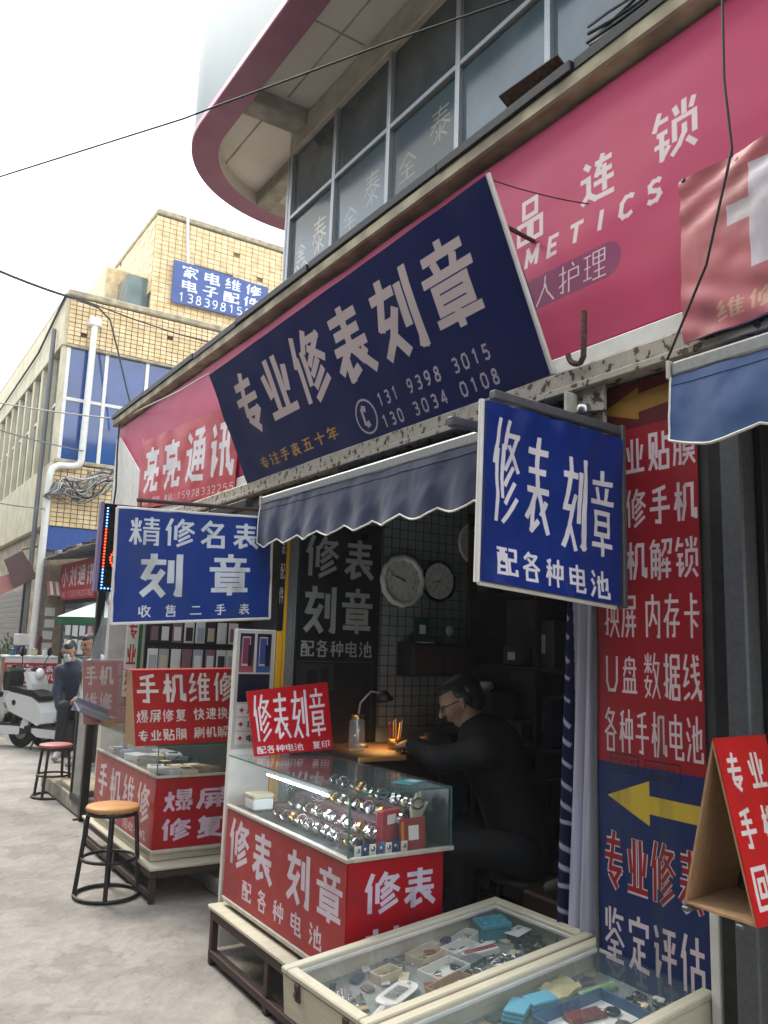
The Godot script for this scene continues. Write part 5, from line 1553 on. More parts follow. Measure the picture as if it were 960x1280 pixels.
	var hm := tube([Vector3(2.50, 0, 0), Vector3(3.345, 0, 0)], 0.0022, 5)
	for i in 16:
		part(t, "wire", vm, M.dark_metal, Vector3(2.51 + i * 0.055, 0, -3.892))
	for i in 31:
		part(t, "wire", hm, M.dark_metal, Vector3(0, 1.0 + i * 0.055, -3.8875))
	wall_clock(Vector3(2.629, 1.806, -3.875), 0.142, true, M.plastic_white, 9.0, 48.0, "white scalloped wall clock left of the black one")
	wall_clock(Vector3(2.883, 1.819, -3.875), 0.122, false, M.black_gloss, 8.0, 36.0, "round black-rimmed wall clock on the wire grid")
	wall_clock(Vector3(3.155, 2.066, -3.875), 0.13, false, M.plastic_white, 10.0, 7.0, "pale round wall clock high by the blue projecting sign")
	t = thing("wall_cabinet", "small black cabinet with drawers under the clocks", "cabinet", Vector3(2.82, 1.28, -3.80))
	slab(t, "carcass", Vector3(-0.20, 0, -0.09), Vector3(0.24, 0.18, 0.06), M.black, 0.005)
	for i in 2:
		slab(t, "drawer", Vector3(-0.19 + i * 0.215, 0.015, 0.061), Vector3(0.015 + i * 0.215, 0.165, 0.07), M.dark_wood, 0.004)
		part(t, "knob", lathe([[0.0, 0.008], [0.006, 0.008], [0.006, 0.0]], 10), M.chrome, Vector3(-0.0 + i * 0.04, 0.12, 0.071), Vector3(PI / 2, 0, 0))
	t = thing("green_payment_stand", "green payment card stand on the black wall cabinet", "card stand", Vector3(2.72, 1.461, -3.79))
	slab(t, "plate", Vector3(-0.05, 0.0, -0.006), Vector3(0.05, 0.14, 0.0), plain(Color(0.05, 0.25, 0.13), 0.4), 0.003)
	slab(t, "white_field", Vector3(-0.02, 0.05, 0.001), Vector3(0.022, 0.10, 0.002), M.paper, 0.0)
	slab(t, "foot", Vector3(-0.05, 0.0, 0.001), Vector3(0.05, 0.006, 0.05), M.plastic_white, 0.001)
	t = thing("glass_dome", "small glass dome clock on the black wall cabinet", "clock", Vector3(2.92, 1.461, -3.80))
	part(t, "base", lathe([[0.0, 0.02], [0.045, 0.02], [0.05, 0.0]], 20), M.gold)
	part(t, "dome", lathe([[0.0, 0.15], [0.025, 0.142], [0.038, 0.12], [0.04, 0.02]], 20), M.glass)
	part(t, "dial", lathe([[0.0, 0.004], [0.028, 0.004], [0.028, 0.0]], 20), M.paper, Vector3(0, 0.075, 0.0), Vector3(PI / 2, 0, 0))
	# shelf with a cup
	t = thing("wall_shelf", "dark wall shelf at the shop's back corner", "shelf", Vector3(3.15, 1.19, -3.80))
	slab(t, "plank", Vector3(-0.15, -0.02, -0.09), Vector3(0.20, 0, 0.12), M.dark_wood, 0.003)
	slab(t, "bracket", Vector3(-0.10, -0.10, -0.09), Vector3(-0.08, -0.022, 0.04), M.dark_metal, 0.002)
	t = thing("white_cup", "white cup on the dark wall shelf", "cup", Vector3(3.16, 1.192, -3.76))
	part(t, "bowl", lathe([[0.030, 0.06], [0.034, 0.062], [0.036, 0.055], [0.026, 0.0], [0.0, 0.0]], 20), M.plastic_white)
	part(t, "handle", hoop(Vector3(0.038, 0.034, 0), 0.014, 0.004, Vector3.BACK, 14, 6), M.plastic_white)

	# work desk, lamp and tools
	t = thing("work_desk", "dark wooden watchmaker's desk inside the shop", "desk", Vector3(2.44, 0.03, -3.60))
	slab(t, "desktop", Vector3(-0.36, 0.86, -0.27), Vector3(0.44, 0.895, 0.22), M.dark_wood, 0.005)
	slab(t, "front_board", Vector3(-0.35, 0.3, 0.18), Vector3(0.10, 0.857, 0.20), M.dark_wood, 0.003)
	for x in [-0.34, 0.38]:
		for z in [-0.25, 0.13]:
			slab(t, "leg", Vector3(x, 0, z), Vector3(x + 0.045, 0.857, z + 0.045), M.dark_wood, 0.003)
	slab(t, "pale_edge", Vector3(-0.365, 0.872, 0.221), Vector3(-0.10, 0.895, 0.236), M.wood, 0.003)
	t = thing("desk_lamp", "small gooseneck lamp lighting the watchmaker's desk", "lamp", Vector3(2.27, 0.926, -3.70))
	part(t, "base", lathe([[0.0, 0.02], [0.05, 0.018], [0.055, 0.0]], 20), M.dark_metal)
	part(t, "neck", tube([Vector3(0, 0.02, 0), Vector3(-0.01, 0.12, 0), Vector3(0, 0.22, 0.01), Vector3(0.05, 0.28, 0.03), Vector3(0.11, 0.27, 0.05)], 0.006, 8), M.steel)
	part(t, "shade", lathe([[0.012, 0.05], [0.02, 0.045], [0.05, 0.0], [0.047, 0.0], [0.017, 0.042], [0.0, 0.045]], 20), M.dark_metal, Vector3(0.12, 0.235, 0.055), Vector3(0, 0, 0.25))
	var bulb := plain(Color(1, 0.9, 0.7), 0.4)
	bulb.emission_enabled = true
	bulb.emission = Color(1.0, 0.78, 0.45)
	bulb.emission_energy_multiplier = 2.0
	part(t, "bulb", lathe([[0.0, 0.02], [0.012, 0.018], [0.02, 0.0], [0.012, -0.016], [0.0, -0.02]], 14), bulb, Vector3(0.115, 0.245, 0.055))
	var sp := SpotLight3D.new()
	sp.name = "lamp_light"
	sp.light_color = Color(1.0, 0.74, 0.42)
	sp.light_energy = 0.16
	sp.light_size = 0.03
	sp.spot_range = 4.0
	sp.spot_attenuation = 2.0
	sp.spot_angle = 65.0
	sp.shadow_enabled = true
	t.add_child(sp)
	sp.position = Vector3(0.115, 0.222, 0.055)
	sp.rotation = Vector3(-PI / 2, 0, 0)
	var names := [["tool_tin", "open tin of small tools on the watchmaker's desk", "tin"], ["parts_tray", "wooden tray of watch parts on the watchmaker's desk", "tray"], ["glass_jar", "clear jar standing beside the desk lamp", "jar"], ["repair_vice", "small steel watch vice on the desk", "vice"]]
	for i in 4:
		var o := thing(names[i][0], names[i][1], names[i][2], [Vector3(2.42, 0.926, -3.58), Vector3(2.56, 0.926, -3.52), Vector3(2.20, 0.926, -3.60), Vector3(2.66, 0.926, -3.62)][i])
		if i == 0:
			part(o, "wall", lathe([[0.038, 0.05], [0.04, 0.05], [0.04, 0.0], [0.0, 0.0]], 20), M.gold)
			for k in 5:
				part(o, "tool_handle", tube([Vector3(0.01 * (k - 2), 0.006, 0.0), Vector3(0.02 * (k - 2), 0.13 + 0.01 * (k % 3), 0.01 * (k % 2))], 0.004, 6), [M.red, M.wood, M.steel, M.yellow, M.steel][k])
		elif i == 1:
			part(o, "tray", joined([[Vector3(0, 0.004, 0), Vector3(0.18, 0.008, 0.12)], [Vector3(0, 0.014, 0.057), Vector3(0.18, 0.02, 0.006)], [Vector3(0, 0.014, -0.057), Vector3(0.18, 0.02, 0.006)], [Vector3(0.087, 0.014, 0), Vector3(0.006, 0.02, 0.107)], [Vector3(-0.087, 0.014, 0), Vector3(0.006, 0.02, 0.107)]], 0.001), M.wood)
			for k in 9:
				part(o, "watch_part", lathe([[0.0, 0.004], [0.013, 0.004], [0.014, 0.0]], 12), [M.gold, M.steel, M.chrome][k % 3], Vector3(-0.06 + (k % 3) * 0.055, 0.009, -0.035 + (k / 3) * 0.034))
		elif i == 2:
			part(o, "glass", lathe([[0.03, 0.15], [0.04, 0.14], [0.04, 0.0], [0.0, 0.0]], 20), M.plastic_film)
			part(o, "lid", lathe([[0.0, 0.17], [0.032, 0.17], [0.032, 0.151]], 20), M.gold)
		else:
			part(o, "jaw", joined([[Vector3(0, 0.02, 0), Vector3(0.06, 0.04, 0.03)], [Vector3(0.02, 0.055, 0), Vector3(0.015, 0.03, 0.03)], [Vector3(-0.02, 0.055, 0), Vector3(0.015, 0.03, 0.03)]]), M.steel)
			part(o, "screw", tube([Vector3(0.03, 0.03, 0), Vector3(0.08, 0.03, 0)], 0.005, 8), M.chrome)
	# goods shelf on the back wall
	t = thing("goods_shelf", "black shelf unit of boxed goods along the shop's dark back wall", "shelf", Vector3(3.2, 0.03, -2.95))
	for z in [-0.86, -0.3, 0.28, 0.84]:
		slab(t, "upright", Vector3(-0.14, 0, z - 0.012), Vector3(0.145, 2.2, z + 0.012), M.dark_wood, 0.002)
	for i in 6:
		slab(t, "shelf_board", Vector3(-0.145, 0.1 + i * 0.4, -0.848), Vector3(0.14, 0.12 + i * 0.4, 0.85), M.black, 0.002)
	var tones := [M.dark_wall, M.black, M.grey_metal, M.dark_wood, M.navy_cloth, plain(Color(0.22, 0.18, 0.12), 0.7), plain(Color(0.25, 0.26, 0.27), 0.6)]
	for i in 5:
		for k in 7:
			if (i * 3 + k) % 5 == 4:
				continue
			var o := thing("goods_box", "goods box, %s from the far end of the %s shelf at the dark back wall" % [ORD[k], ["lowest", "second", "middle", "fourth", "top"][i]], "box", Vector3(3.18, 0.152 + i * 0.4, -3.70 + k * 0.235), "boxes on the dark shelf unit")
			var hgt := rng.randf_range(0.10, 0.28)
			slab(o, "carton", Vector3(-0.08, 0, -0.08), Vector3(0.10, hgt, 0.08 + rng.randf_range(-0.03, 0.01)), tones[rng.randi() % 7], 0.003)
			slab(o, "label_patch", Vector3(-0.0815, hgt * 0.3, -0.04), Vector3(-0.0805, hgt * 0.7, 0.02), [M.paper, M.shoe, M.dark_wall][rng.randi() % 3], 0.0)

	# curtain beside the pier
	t = thing("door_curtain", "narrow pale lavender curtain with navy print hanging beside the pier", "curtain")
	var ci := canvas(128, 512, Color(0.72, 0.71, 0.78))
	for y in 512:
		ci.fill_rect(Rect2i(0, y, 6 + int(40.0 * y / 512.0), 1), Color(0.06, 0.07, 0.22))
	var bars := []
	for i in 26:
		bars.append([3, 8 + i * 20, 3 + 1.3 * i, 14 + i * 20 + rng.randf() * 8, 1.6 + rng.randf()])
	barred(ci, Color(0.66, 0.66, 0.75), bars)
	var folds := func(u: float, v: float) -> float: return 0.02 * sin(u * 17.0 + v * 0.8) * (0.5 + 0.5 * v) + 0.008 * sin(u * 31.0 - v * 2.0)
	part(t, "cloth", sheet([Vector3(2.245, 2.20, -2.17), Vector3(2.245, 2.20, -2.05), Vector3(2.245, 0.33, -2.10), Vector3(2.245, 0.33, -2.265)], 0.002, 40, 24, folds), printed(ci, 0.85, 0.4))
	part(t, "rod", tube([Vector3(2.245, 2.212, -2.30), Vector3(2.245, 2.212, -2.036)], 0.008, 8), M.steel)

func watch_thing() -> Node3D:
	var w := thing("wristwatch", "", "watch")
	var pts := []
	for i in 20:
		var a := TAU * i / 20.0
		pts.append(Vector3(0.024 * cos(a), 0.021 * sin(a) + 0.0, 0))
	var st := SurfaceTool.new()
	st.begin(Mesh.PRIMITIVE_TRIANGLES)
	st.set_smooth_group(-1)
	for i in 20:
		var a: Vector3 = pts[i]
		var b: Vector3 = pts[(i + 1) % 20]
		var wz := Vector3(0, 0, 0.008)
		var ia := a * 0.90
		var ib := b * 0.90
		quad(st, a + wz, b + wz, b - wz, a - wz)
		quad(st, ib + wz, ia + wz, ia - wz, ib - wz)
		quad(st, ia + wz, ib + wz, b + wz, a + wz)
		quad(st, a - wz, b - wz, ib - wz, ia - wz)
	st.generate_normals()
	part(w, "bracelet", st.commit(), M.steel)
	part(w, "case", lathe([[0.012, 0.008], [0.016, 0.007], [0.018, 0.003], [0.018, -0.001], [0.013, -0.003], [0.0, -0.003]], 20), M.steel, Vector3(-0.022, 0.004, 0), Vector3(0, 0, PI / 2))
	part(w, "dial", lathe([[0.0, 0.0078], [0.0135, 0.0078], [0.0135, 0.006]], 20), M.paper, Vector3(-0.022, 0.004, 0), Vector3(0, 0, PI / 2))
	return w

func wall_clock(at: Vector3, r: float, scalloped: bool, rim: Material, hour: float, minute: float, label: String):
	var t := thing("wall_clock", label, "clock", at, "wall clocks on the wire grid")
	var back := lathe([[0.0, 0.012], [r * 0.86, 0.012], [r * 0.9, 0.0], [r * 0.9, -0.012], [0.0, -0.012]], 40)
	part(t, "case", back, rim, Vector3.ZERO, Vector3(PI / 2, 0, 0))
	var pts := []
	for i in 72:
		var a := TAU * i / 72.0
		var rr := r * 0.93
		if scalloped:
			rr = r * (0.90 + 0.045 * absf(cos(a * 6.0)))
		pts.append(Vector3(cos(a) * rr, sin(a) * rr, 0.010))
	part(t, "rim", tube(pts, r * (0.13 if scalloped else 0.085), 8, false, true), rim)
	var im := canvas(256, 256, Color(0.80, 0.81, 0.78))
	var ticks := []
	var nums := []
	for i in 12:
		var a := TAU * i / 12.0
		ticks.append([128 + 108 * sin(a), 128 - 108 * cos(a), 128 + 118 * sin(a), 128 - 118 * cos(a), 2.0])
		var s := str(12 if i == 0 else i)
		nums.append([s, 128 + 90 * sin(a) - 7 * s.length(), 128 - 90 * cos(a) - 11, 12, 22, 14, 2.6])
	barred(im, Color(0.06, 0.06, 0.06), ticks)
	lettered(im, Color(0.06, 0.06, 0.06), nums)
	var fm := printed(im, 0.35, 0.3)
	var disc := SurfaceTool.new()
	disc.begin(Mesh.PRIMITIVE_TRIANGLES)
	for i in 40:
		var a := -TAU * i / 40.0
		var b := -TAU * (i + 1) / 40.0
		for p in [Vector2.ZERO, Vector2(cos(a), sin(a)), Vector2(cos(b), sin(b))]:
			disc.set_uv(Vector2(0.5 + p.x * 0.5, 0.5 - p.y * 0.5))
			disc.add_vertex(Vector3(p.x * r * 0.85, p.y * r * 0.85, 0.0135))
	disc.generate_normals()
	part(t, "dial", disc.commit(), fm)
	var ha := TAU * (hour + minute / 60.0) / 12.0
	var ma := TAU * minute / 60.0
	part(t, "hour_hand", tube([Vector3(-sin(ha), -cos(ha), 0) * r * 0.1 + Vector3(0, 0, 0.017), Vector3(sin(ha), cos(ha), 0) * r * 0.42 + Vector3(0, 0, 0.017)], 0.0026, 5), M.black)
	part(t, "minute_hand", tube([Vector3(-sin(ma), -cos(ma), 0) * r * 0.12 + Vector3(0, 0, 0.021), Vector3(sin(ma), cos(ma), 0) * r * 0.64 + Vector3(0, 0, 0.021)], 0.0018, 5), M.black)

# ------------------------------------------------------------------ phone stall
func build_phone_stall():
	var t := thing("phone_counter", "red phone repair counter with a glass case, behind the wooden-topped stool", "counter")
	var fr := canvas(1040, 300, RED)
	lettered(fr, Color(0.80, 0.76, 0.78), [ln(fr, "手机维修", 0.06, 0.935, 0.12, 0.72, 2.6, 0.2), ln(fr, "刷机解锁 回收手机", 0.10, 0.90, 0.80, 0.95, 2.2, 0.08)])
	var en := canvas(440, 380, Color(0.60, 0.05, 0.09))
	lettered(en, Color(0.78, 0.70, 0.78), [ln(en, "爆屏", 0.10, 0.945, 0.16, 0.48, 2.9, 0.1), ln(en, "修复", 0.095, 0.95, 0.57, 0.90, 2.9, 0.1)])
	counter(t, Vector3(1.6, 0.262, -6.08), Vector3(2.05, 0.645, -4.78), 0.82, 2.06, fr, en)
	stand(t, Vector3(1.57, 0.0, -6.2), Vector3(2.02, 0.175, -4.68))
	slab(t, "packing_board", Vector3(1.60, 0.194, -6.05), Vector3(2.04, 0.238, -4.80), M.pale_wood, 0.004)
	# phone accessories under the glass
	var cols := [M.plastic_white, M.paper, M.black_gloss, M.plastic_cream, plain(Color(0.25, 0.42, 0.60), 0.4), M.cardboard]
	for i in 16:
		var o := thing("accessory_pack", "boxed phone accessory lying in the phone counter's glass case", "packet", Vector3(1.68 + (i % 3) * 0.12 + rng.randf() * 0.02, 0.657, -4.86 - (i / 3) * 0.2 - rng.randf() * 0.03), "packets in the phone counter's case")
		var h := rng.randf_range(0.012, 0.045)
		slab(o, "carton", Vector3(-0.05, 0, -0.075), Vector3(0.05, h, 0.075), cols[rng.randi() % 6], 0.003)
		slab(o, "label_patch", Vector3(-0.03, h + 0.0003, -0.05), Vector3(0.03, h + 0.001, 0.01), cols[(i + 1) % 5], 0.0)
		o.rotation.y = rng.randf_range(-0.6, 0.6)

	# red carton sign on the counter
	t = thing("red_carton_sign", "red cardboard carton printed with phone repair services on the phone counter", "sign")
	var im := canvas(760, 480, Color(0.66, 0.05, 0.07))
	lettered(im, Color(0.84, 0.82, 0.80), [ln(im, "手机维修", 0.026, 0.93, 0.04, 0.45, 2.6, 0.12), ln(im, "爆屏修复", 0.02, 0.468, 0.53, 0.70, 2.5, 0.1), ln(im, "快速换屏", 0.535, 0.97, 0.525, 0.695, 2.5, 0.1), ln(im, "专业贴膜", 0.02, 0.468, 0.79, 0.945, 2.5, 0.1), ln(im, "刷机解锁", 0.535, 0.97, 0.785, 0.94, 2.5, 0.1)])
	var c := [Vector3(1.421, 1.252, -4.82), Vector3(2.096, 1.268, -4.82), Vector3(2.117, 0.842, -4.80), Vector3(1.469, 0.830, -4.80)]
	part(t, "printed_face", sheet(c, 0.004, 8, 6, wrinkle(81, 0.006, 4, 3)), printed(im, 0.5, 0.8))
	part(t, "carton_back", sheet([c[1] + Vector3(0, 0, -0.20), c[0] + Vector3(0.03, -0.03, -0.20), c[3] + Vector3(0.0, 0.002, -0.22), c[2] + Vector3(0, 0, -0.22)], 0.006), M.cardboard)
	part(t, "carton_side", sheet([c[0] + Vector3(0.03, -0.03, -0.199), c[0] + Vector3(0, 0, -0.006), c[3] + Vector3(0, 0, -0.006), c[3] + Vector3(0, 0.002, -0.219)], 0.006), M.cardboard)
	part(t, "carton_top", sheet([c[0] + Vector3(0.006, 0.001, -0.19), c[1] + Vector3(0, 0.001, -0.19), c[1] + Vector3(0, 0.001, -0.006), c[0] + Vector3(0.006, 0.001, -0.006)], 0.006), M.red)

	# white display post with phone posters, yellow strip
	t = thing("poster_post", "white post covered in phone posters between the two counters", "post")
	slab(t, "board", Vector3(1.64, 0.02, -3.895), Vector3(1.86, 1.50, -3.865), M.white_trim, 0.004)
	im = canvas(230, 720, Color(0.70, 0.69, 0.66))
	for k in 2:
		var x: int = [18, 122][k]
		for i in 60:
			im.fill_rect(Rect2i(x, 20 + i * 4, 88, 4), Color(0.08, 0.07, 0.16).lerp([Color(0.62, 0.30, 0.34), Color(0.25, 0.34, 0.55)][k], i / 60.0))
		im.fill_rect(Rect2i(x + 14, 40, 50, 180), Color(0.72, 0.66, 0.66))
		im.fill_rect(Rect2i(x + 18, 48, 42, 160), [Color(0.45, 0.20, 0.28), Color(0.20, 0.28, 0.50)][k])
		im.fill_rect(Rect2i(x + 52, 90, 28, 130), Color(0.12, 0.12, 0.16))
	im.fill_rect(Rect2i(18, 270, 192, 170), Color(0.09, 0.10, 0.17))
	for r in 3:
		im.fill_rect(Rect2i(18, 452 + r * 84, 192, 74), Color(0.80, 0.79, 0.77))
	var marks := []
	for r in 3:
		marks.append([36, 489 + r * 84, 62, 489 + r * 84, 5])
		marks.append([49, 476 + r * 84, 49, 502 + r * 84, 5])
	barred(im, Color(0.62, 0.08, 0.10), marks)
	lettered(im, Color(0.08, 0.08, 0.09), [["刷机", 84, 468, 44, 44, 52, 2.8], ["换屏", 84, 552, 44, 44, 52, 2.8], ["电池", 84, 636, 44, 44, 52, 2.8]])
	part(t, "poster", sheet([Vector3(1.648, 1.495, -3.862), Vector3(1.852, 1.495, -3.862), Vector3(1.852, 0.92, -3.862), Vector3(1.648, 0.92, -3.862)], 0.001), printed(im, 0.3, 0.5))
	im = canvas(64, 640, Color(0.02, 0.02, 0.025))
	lettered(im, Color(0.70, 0.71, 0.70), [["修", 8, 20, 48, 90, 0, 2.6], ["表", 8, 150, 48, 90, 0, 2.6], ["配", 8, 280, 48, 90, 0, 2.6], ["件", 8, 410, 48, 90, 0, 2.6]])
	part(t, "black_strip", sheet([Vector3(1.862, 2.12, -3.868), Vector3(1.895, 2.12, -3.868), Vector3(1.895, 1.50, -3.868), Vector3(1.862, 1.50, -3.868)], 0.01), printed(im, 0.5, 0.3))
	slab(t, "yellow_strip", Vector3(1.863, 0.02, -3.89), Vector3(1.893, 1.495, -3.858), M.yellow, 0.003)
	slab(t, "yellow_strip", Vector3(1.897, 0.02, -3.89), Vector3(1.912, 2.15, -3.858), M.yellow, 0.003)
	slab(t, "metal_strip", Vector3(1.915, 0.02, -3.902), Vector3(1.955, 2.15, -3.87), M.alu, 0.003)

	# rack of hanging phone cases
	t = thing("case_rack", "black pegboard rack holding rows of phone case packs in the phone stall", "rack")
	slab(t, "panel", Vector3(1.86, 0.92, -6.06), Vector3(2.69, 2.05, -6.03), M.black, 0.003)
	for r in 5:
		slab(t, "rail", Vector3(1.87, 1.155 + r * 0.205, -6.028), Vector3(2.68, 1.170 + r * 0.205, -6.005), M.dark_metal, 0.002)
	var packs := [M.plastic_white, M.paper, M.plastic_cream, plain(Color(0.62, 0.64, 0.66), 0.4), plain(Color(0.50, 0.36, 0.40), 0.5), plain(Color(0.16, 0.15, 0.17), 0.4)]
	for r in 5:
		for i in 9:
			var o := thing("phone_case_pack", "%s phone case pack from the left in the %s of the black rack" % [ORD[i], ["bottom row", "fourth row", "third row", "second row", "top row"][r]], "phone case", Vector3(1.905 + i * 0.088 + rng.randf_range(-0.006, 0.006), 1.162 + r * 0.205, -6.0), "phone case packs on the black rack")
			var m: Material = packs[[0, 1, 0, 2, 3, 1, 4, 5][rng.randi() % 8]]
			slab(o, "card", Vector3(-0.037, -0.165, -0.003), Vector3(0.037, -0.006, 0.001), m, 0.002)
			slab(o, "phone_case", Vector3(-0.026, -0.150, 0.0015), Vector3(0.026, -0.05, 0.010), [M.plastic_white, M.paper, packs[3], M.plastic_white, packs[4], M.plastic_cream, packs[5]][(i * 3 + r * 2) % 7], 0.004)
			part(o, "hook", tube([Vector3(0, -0.012, -0.004), Vector3(0, 0.004, 0.004), Vector3(0, 0.010, 0.02)], 0.002, 5), M.chrome)
			o.rotation.y = rng.randf_range(-0.12, 0.12)

	# upright strip sign
	t = thing("green_strip_sign", "narrow upright strip sign with red characters on green and white", "sign")
	im = canvas(128, 900, Color(0.74, 0.76, 0.70))
	im.fill_rect(Rect2i(96, 0, 32, 900), Color(0.12, 0.36, 0.16))
	lettered(im, Color(0.66, 0.08, 0.10), [["手", 6, 10, 84, 150, 0, 2.8], ["机", 6, 190, 84, 150, 0, 2.8], ["专", 6, 370, 84, 150, 0, 2.8], ["业", 6, 545, 84, 150, 0, 2.8], ["维", 6, 720, 84, 150, 0, 2.8]])
	board(t, [Vector3(1.714, 1.98, -6.0), Vector3(1.824, 1.98, -6.0), Vector3(1.824, 1.02, -6.0), Vector3(1.714, 1.02, -6.0)], im, M.white_trim, 0.015, 0.4, 0.5)
	slab(t, "pole", Vector3(1.755, 0.10, -6.045), Vector3(1.785, 2.0, -6.022), M.grey_metal, 0.003)

	# faded sign in a clear sleeve at the far end of the counter
	t = thing("faded_phone_sign", "faded red phone repair sign in a clear sleeve at the counter's far end", "sign")
	im = canvas(440, 420, Color(0.60, 0.19, 0.21))
	lettered(im, Color(0.80, 0.72, 0.70), [ln(im, "手机", 0.04, 0.66, 0.08, 0.40, 2.8, 0.1), ln(im, "维修", 0.04, 0.66, 0.50, 0.82, 2.8, 0.1)])
	lettered(im, Color(0.66, 0.50, 0.48), [["贴", 335, 20, 74, 84, 0, 2.2], ["各", 335, 115, 74, 84, 0, 2.2], ["屏", 335, 210, 74, 84, 0, 2.2], ["回", 335, 305, 74, 84, 0, 2.2]])
	board(t, [Vector3(1.433, 1.268, -6.05), Vector3(1.757, 1.272, -6.05), Vector3(1.775, 0.832, -6.03), Vector3(1.47, 0.832, -6.03)], im, M.plastic_film, 0.01, 0.2, 0.3)
	part(t, "clear_sleeve", sheet([Vector3(1.425, 1.28, -6.043), Vector3(1.767, 1.284, -6.043), Vector3(1.785, 0.830, -6.022), Vector3(1.462, 0.830, -6.022)], 0.001, 6, 6, wrinkle(91, 0.01, 3, 3)), M.plastic_film)

	t = thing("grey_metal_tray", "long grey metal tray tipped over the phone counter's far corner", "tray", Vector3(1.50, 0.90, -5.93))
	part(t, "pan", joined([[Vector3(0, 0, 0), Vector3(0.26, 0.006, 0.12)], [Vector3(0, 0.02, 0.058), Vector3(0.26, 0.04, 0.006)], [Vector3(0, 0.02, -0.058), Vector3(0.26, 0.04, 0.006)]], 0.002), plain(Color(0.56, 0.57, 0.62), 0.4), Vector3(0.0, 0.02, 0), Vector3(0.5, 0.1, -0.40))
	part(t, "rolled_edge", tube([Vector3(-0.12, 0.075, 0.02), Vector3(0.11, -0.03, 0.02)], 0.004, 6), M.alu, Vector3(0, 0.02, 0.035))
	t = thing("cardboard_block", "small brown cardboard box under the tipped grey tray", "box", Vector3(1.62, 0.828, -5.95))
	part(t, "carton", box(Vector3(0.08, 0.06, 0.10), 0.004), M.cardboard, Vector3(0, 0.03, 0))
	part(t, "tape", box(Vector3(0.02, 0.001, 0.10), 0.0), M.plastic_cream, Vector3(0, 0.0606, 0))

	# stall frame: black post, plastic strip curtain
	t = thing("black_stall_post", "black steel corner post of the phone stall", "post", Vector3(1.75, 0, -6.95))
	slab(t, "post", Vector3(-0.03, 0.0, -0.03), Vector3(0.03, 2.2, 0.03), M.black, 0.004)
	slab(t, "foot_plate", Vector3(-0.06, 0.0, -0.06), Vector3(0.06, 0.012, -0.031), M.dark_metal, 0.002)
	slab(t, "lower_panel", Vector3(-0.012, 0.16, -0.36), Vector3(0.012, 1.1, -0.031), M.tinted_glass, 0.003)
	slab(t, "panel_frame", Vector3(-0.02, 0.10, -0.40), Vector3(0.02, 1.14, -0.362), M.black, 0.003)
	slab(t, "panel_frame", Vector3(-0.02, 0.10, -0.361), Vector3(0.02, 0.158, -0.031), M.black, 0.003)
	slab(t, "top_beam", Vector3(-0.02, 2.14, 0.031), Vector3(0.02, 2.19, 2.9), M.black, 0.004)
	t = thing("clear_plastic_sheet", "clear plastic sheet stretched slantwise at the phone stall's corner", "plastic sheet")
	part(t, "film", sheet([Vector3(1.78, 1.85, -6.75), Vector3(1.92, 1.85, -6.2), Vector3(1.86, 0.86, -6.15), Vector3(1.46, 0.90, -6.35)], 0.001, 16, 16, wrinkle(95, 0.03, 5, 3)), M.plastic_film)
	t = thing("stone_step", "worn concrete step in front of the far end of the stall", "step", Vector3(1.88, 0.0, -7.75))
	part(t, "slab", box(Vector3(0.28, 0.15, 1.6), 0.02), M.concrete, Vector3(0, 0.075, 0))
	part(t, "patch", box(Vector3(0.24, 0.05, 0.7), 0.015), M.grimy_paint, Vector3(-0.01, 0.172, 0.3))

	# light box with coloured LEDs
	t = thing("led_sign", "black light box edged with red and blue LED dots behind the blue hanging sign", "light sign")
	slab(t, "box", Vector3(1.63, 1.78, -6.66), Vector3(2.03, 2.478, -6.60), M.black_gloss, 0.006)
	slab(t, "lilac_side", Vector3(1.60, 1.78, -6.66), Vector3(1.628, 2.487, -6.595), plain(Color(0.48, 0.44, 0.58), 0.4), 0.004)
	slab(t, "bracket", Vector3(2.031, 2.10, -6.65), Vector3(2.2, 2.14, -6.61), M.dark_metal, 0.003)
	var dot := lathe([[0.0, 0.006], [0.006, 0.004], [0.007, 0.0]], 8)
	var bl := plain(Color(0.3, 0.5, 1.0), 0.4)
	bl.emission_enabled = true
	bl.emission = Color(0.30, 0.55, 1.0)
	bl.emission_energy_multiplier = 2.5
	var rd := plain(Color(1.0, 0.3, 0.2), 0.4)
	rd.emission_enabled = true
	rd.emission = Color(1.0, 0.22, 0.12)
	rd.emission_energy_multiplier = 2.5
	for i in 27:
		part(t, "led_dot", dot, bl if i < 7 or i > 19 else rd, Vector3(1.655, 1.805 + i * 0.0243, -6.596), Vector3(PI / 2, 0, 0))
	for i in 12:
		part(t, "led_dot", dot, bl if i < 5 else rd, Vector3(1.68 + i * 0.027, 1.805, -6.596), Vector3(PI / 2, 0, 0))
	for i in 14:
		part(t, "led_dot", dot, rd, Vector3(1.735 + 0.03 * sin(i * 0.5), 1.84 + i * 0.021, -6.596), Vector3(PI / 2, 0, 0))

	stool("wooden_top_stool", "black-legged stool with a round wooden seat in front of the phone counter", Vector3(1.415, 0, -4.955), 0.49, 0.150, M.wood, M.black, 0.3)
	stool("pink_top_stool", "dark steel stool with a round pink seat standing alone further off", Vector3(1.745, 0, -8.06), 0.46, 0.145, plain(Color(0.66, 0.38, 0.38), 0.5), M.brown_steel, 0.7)

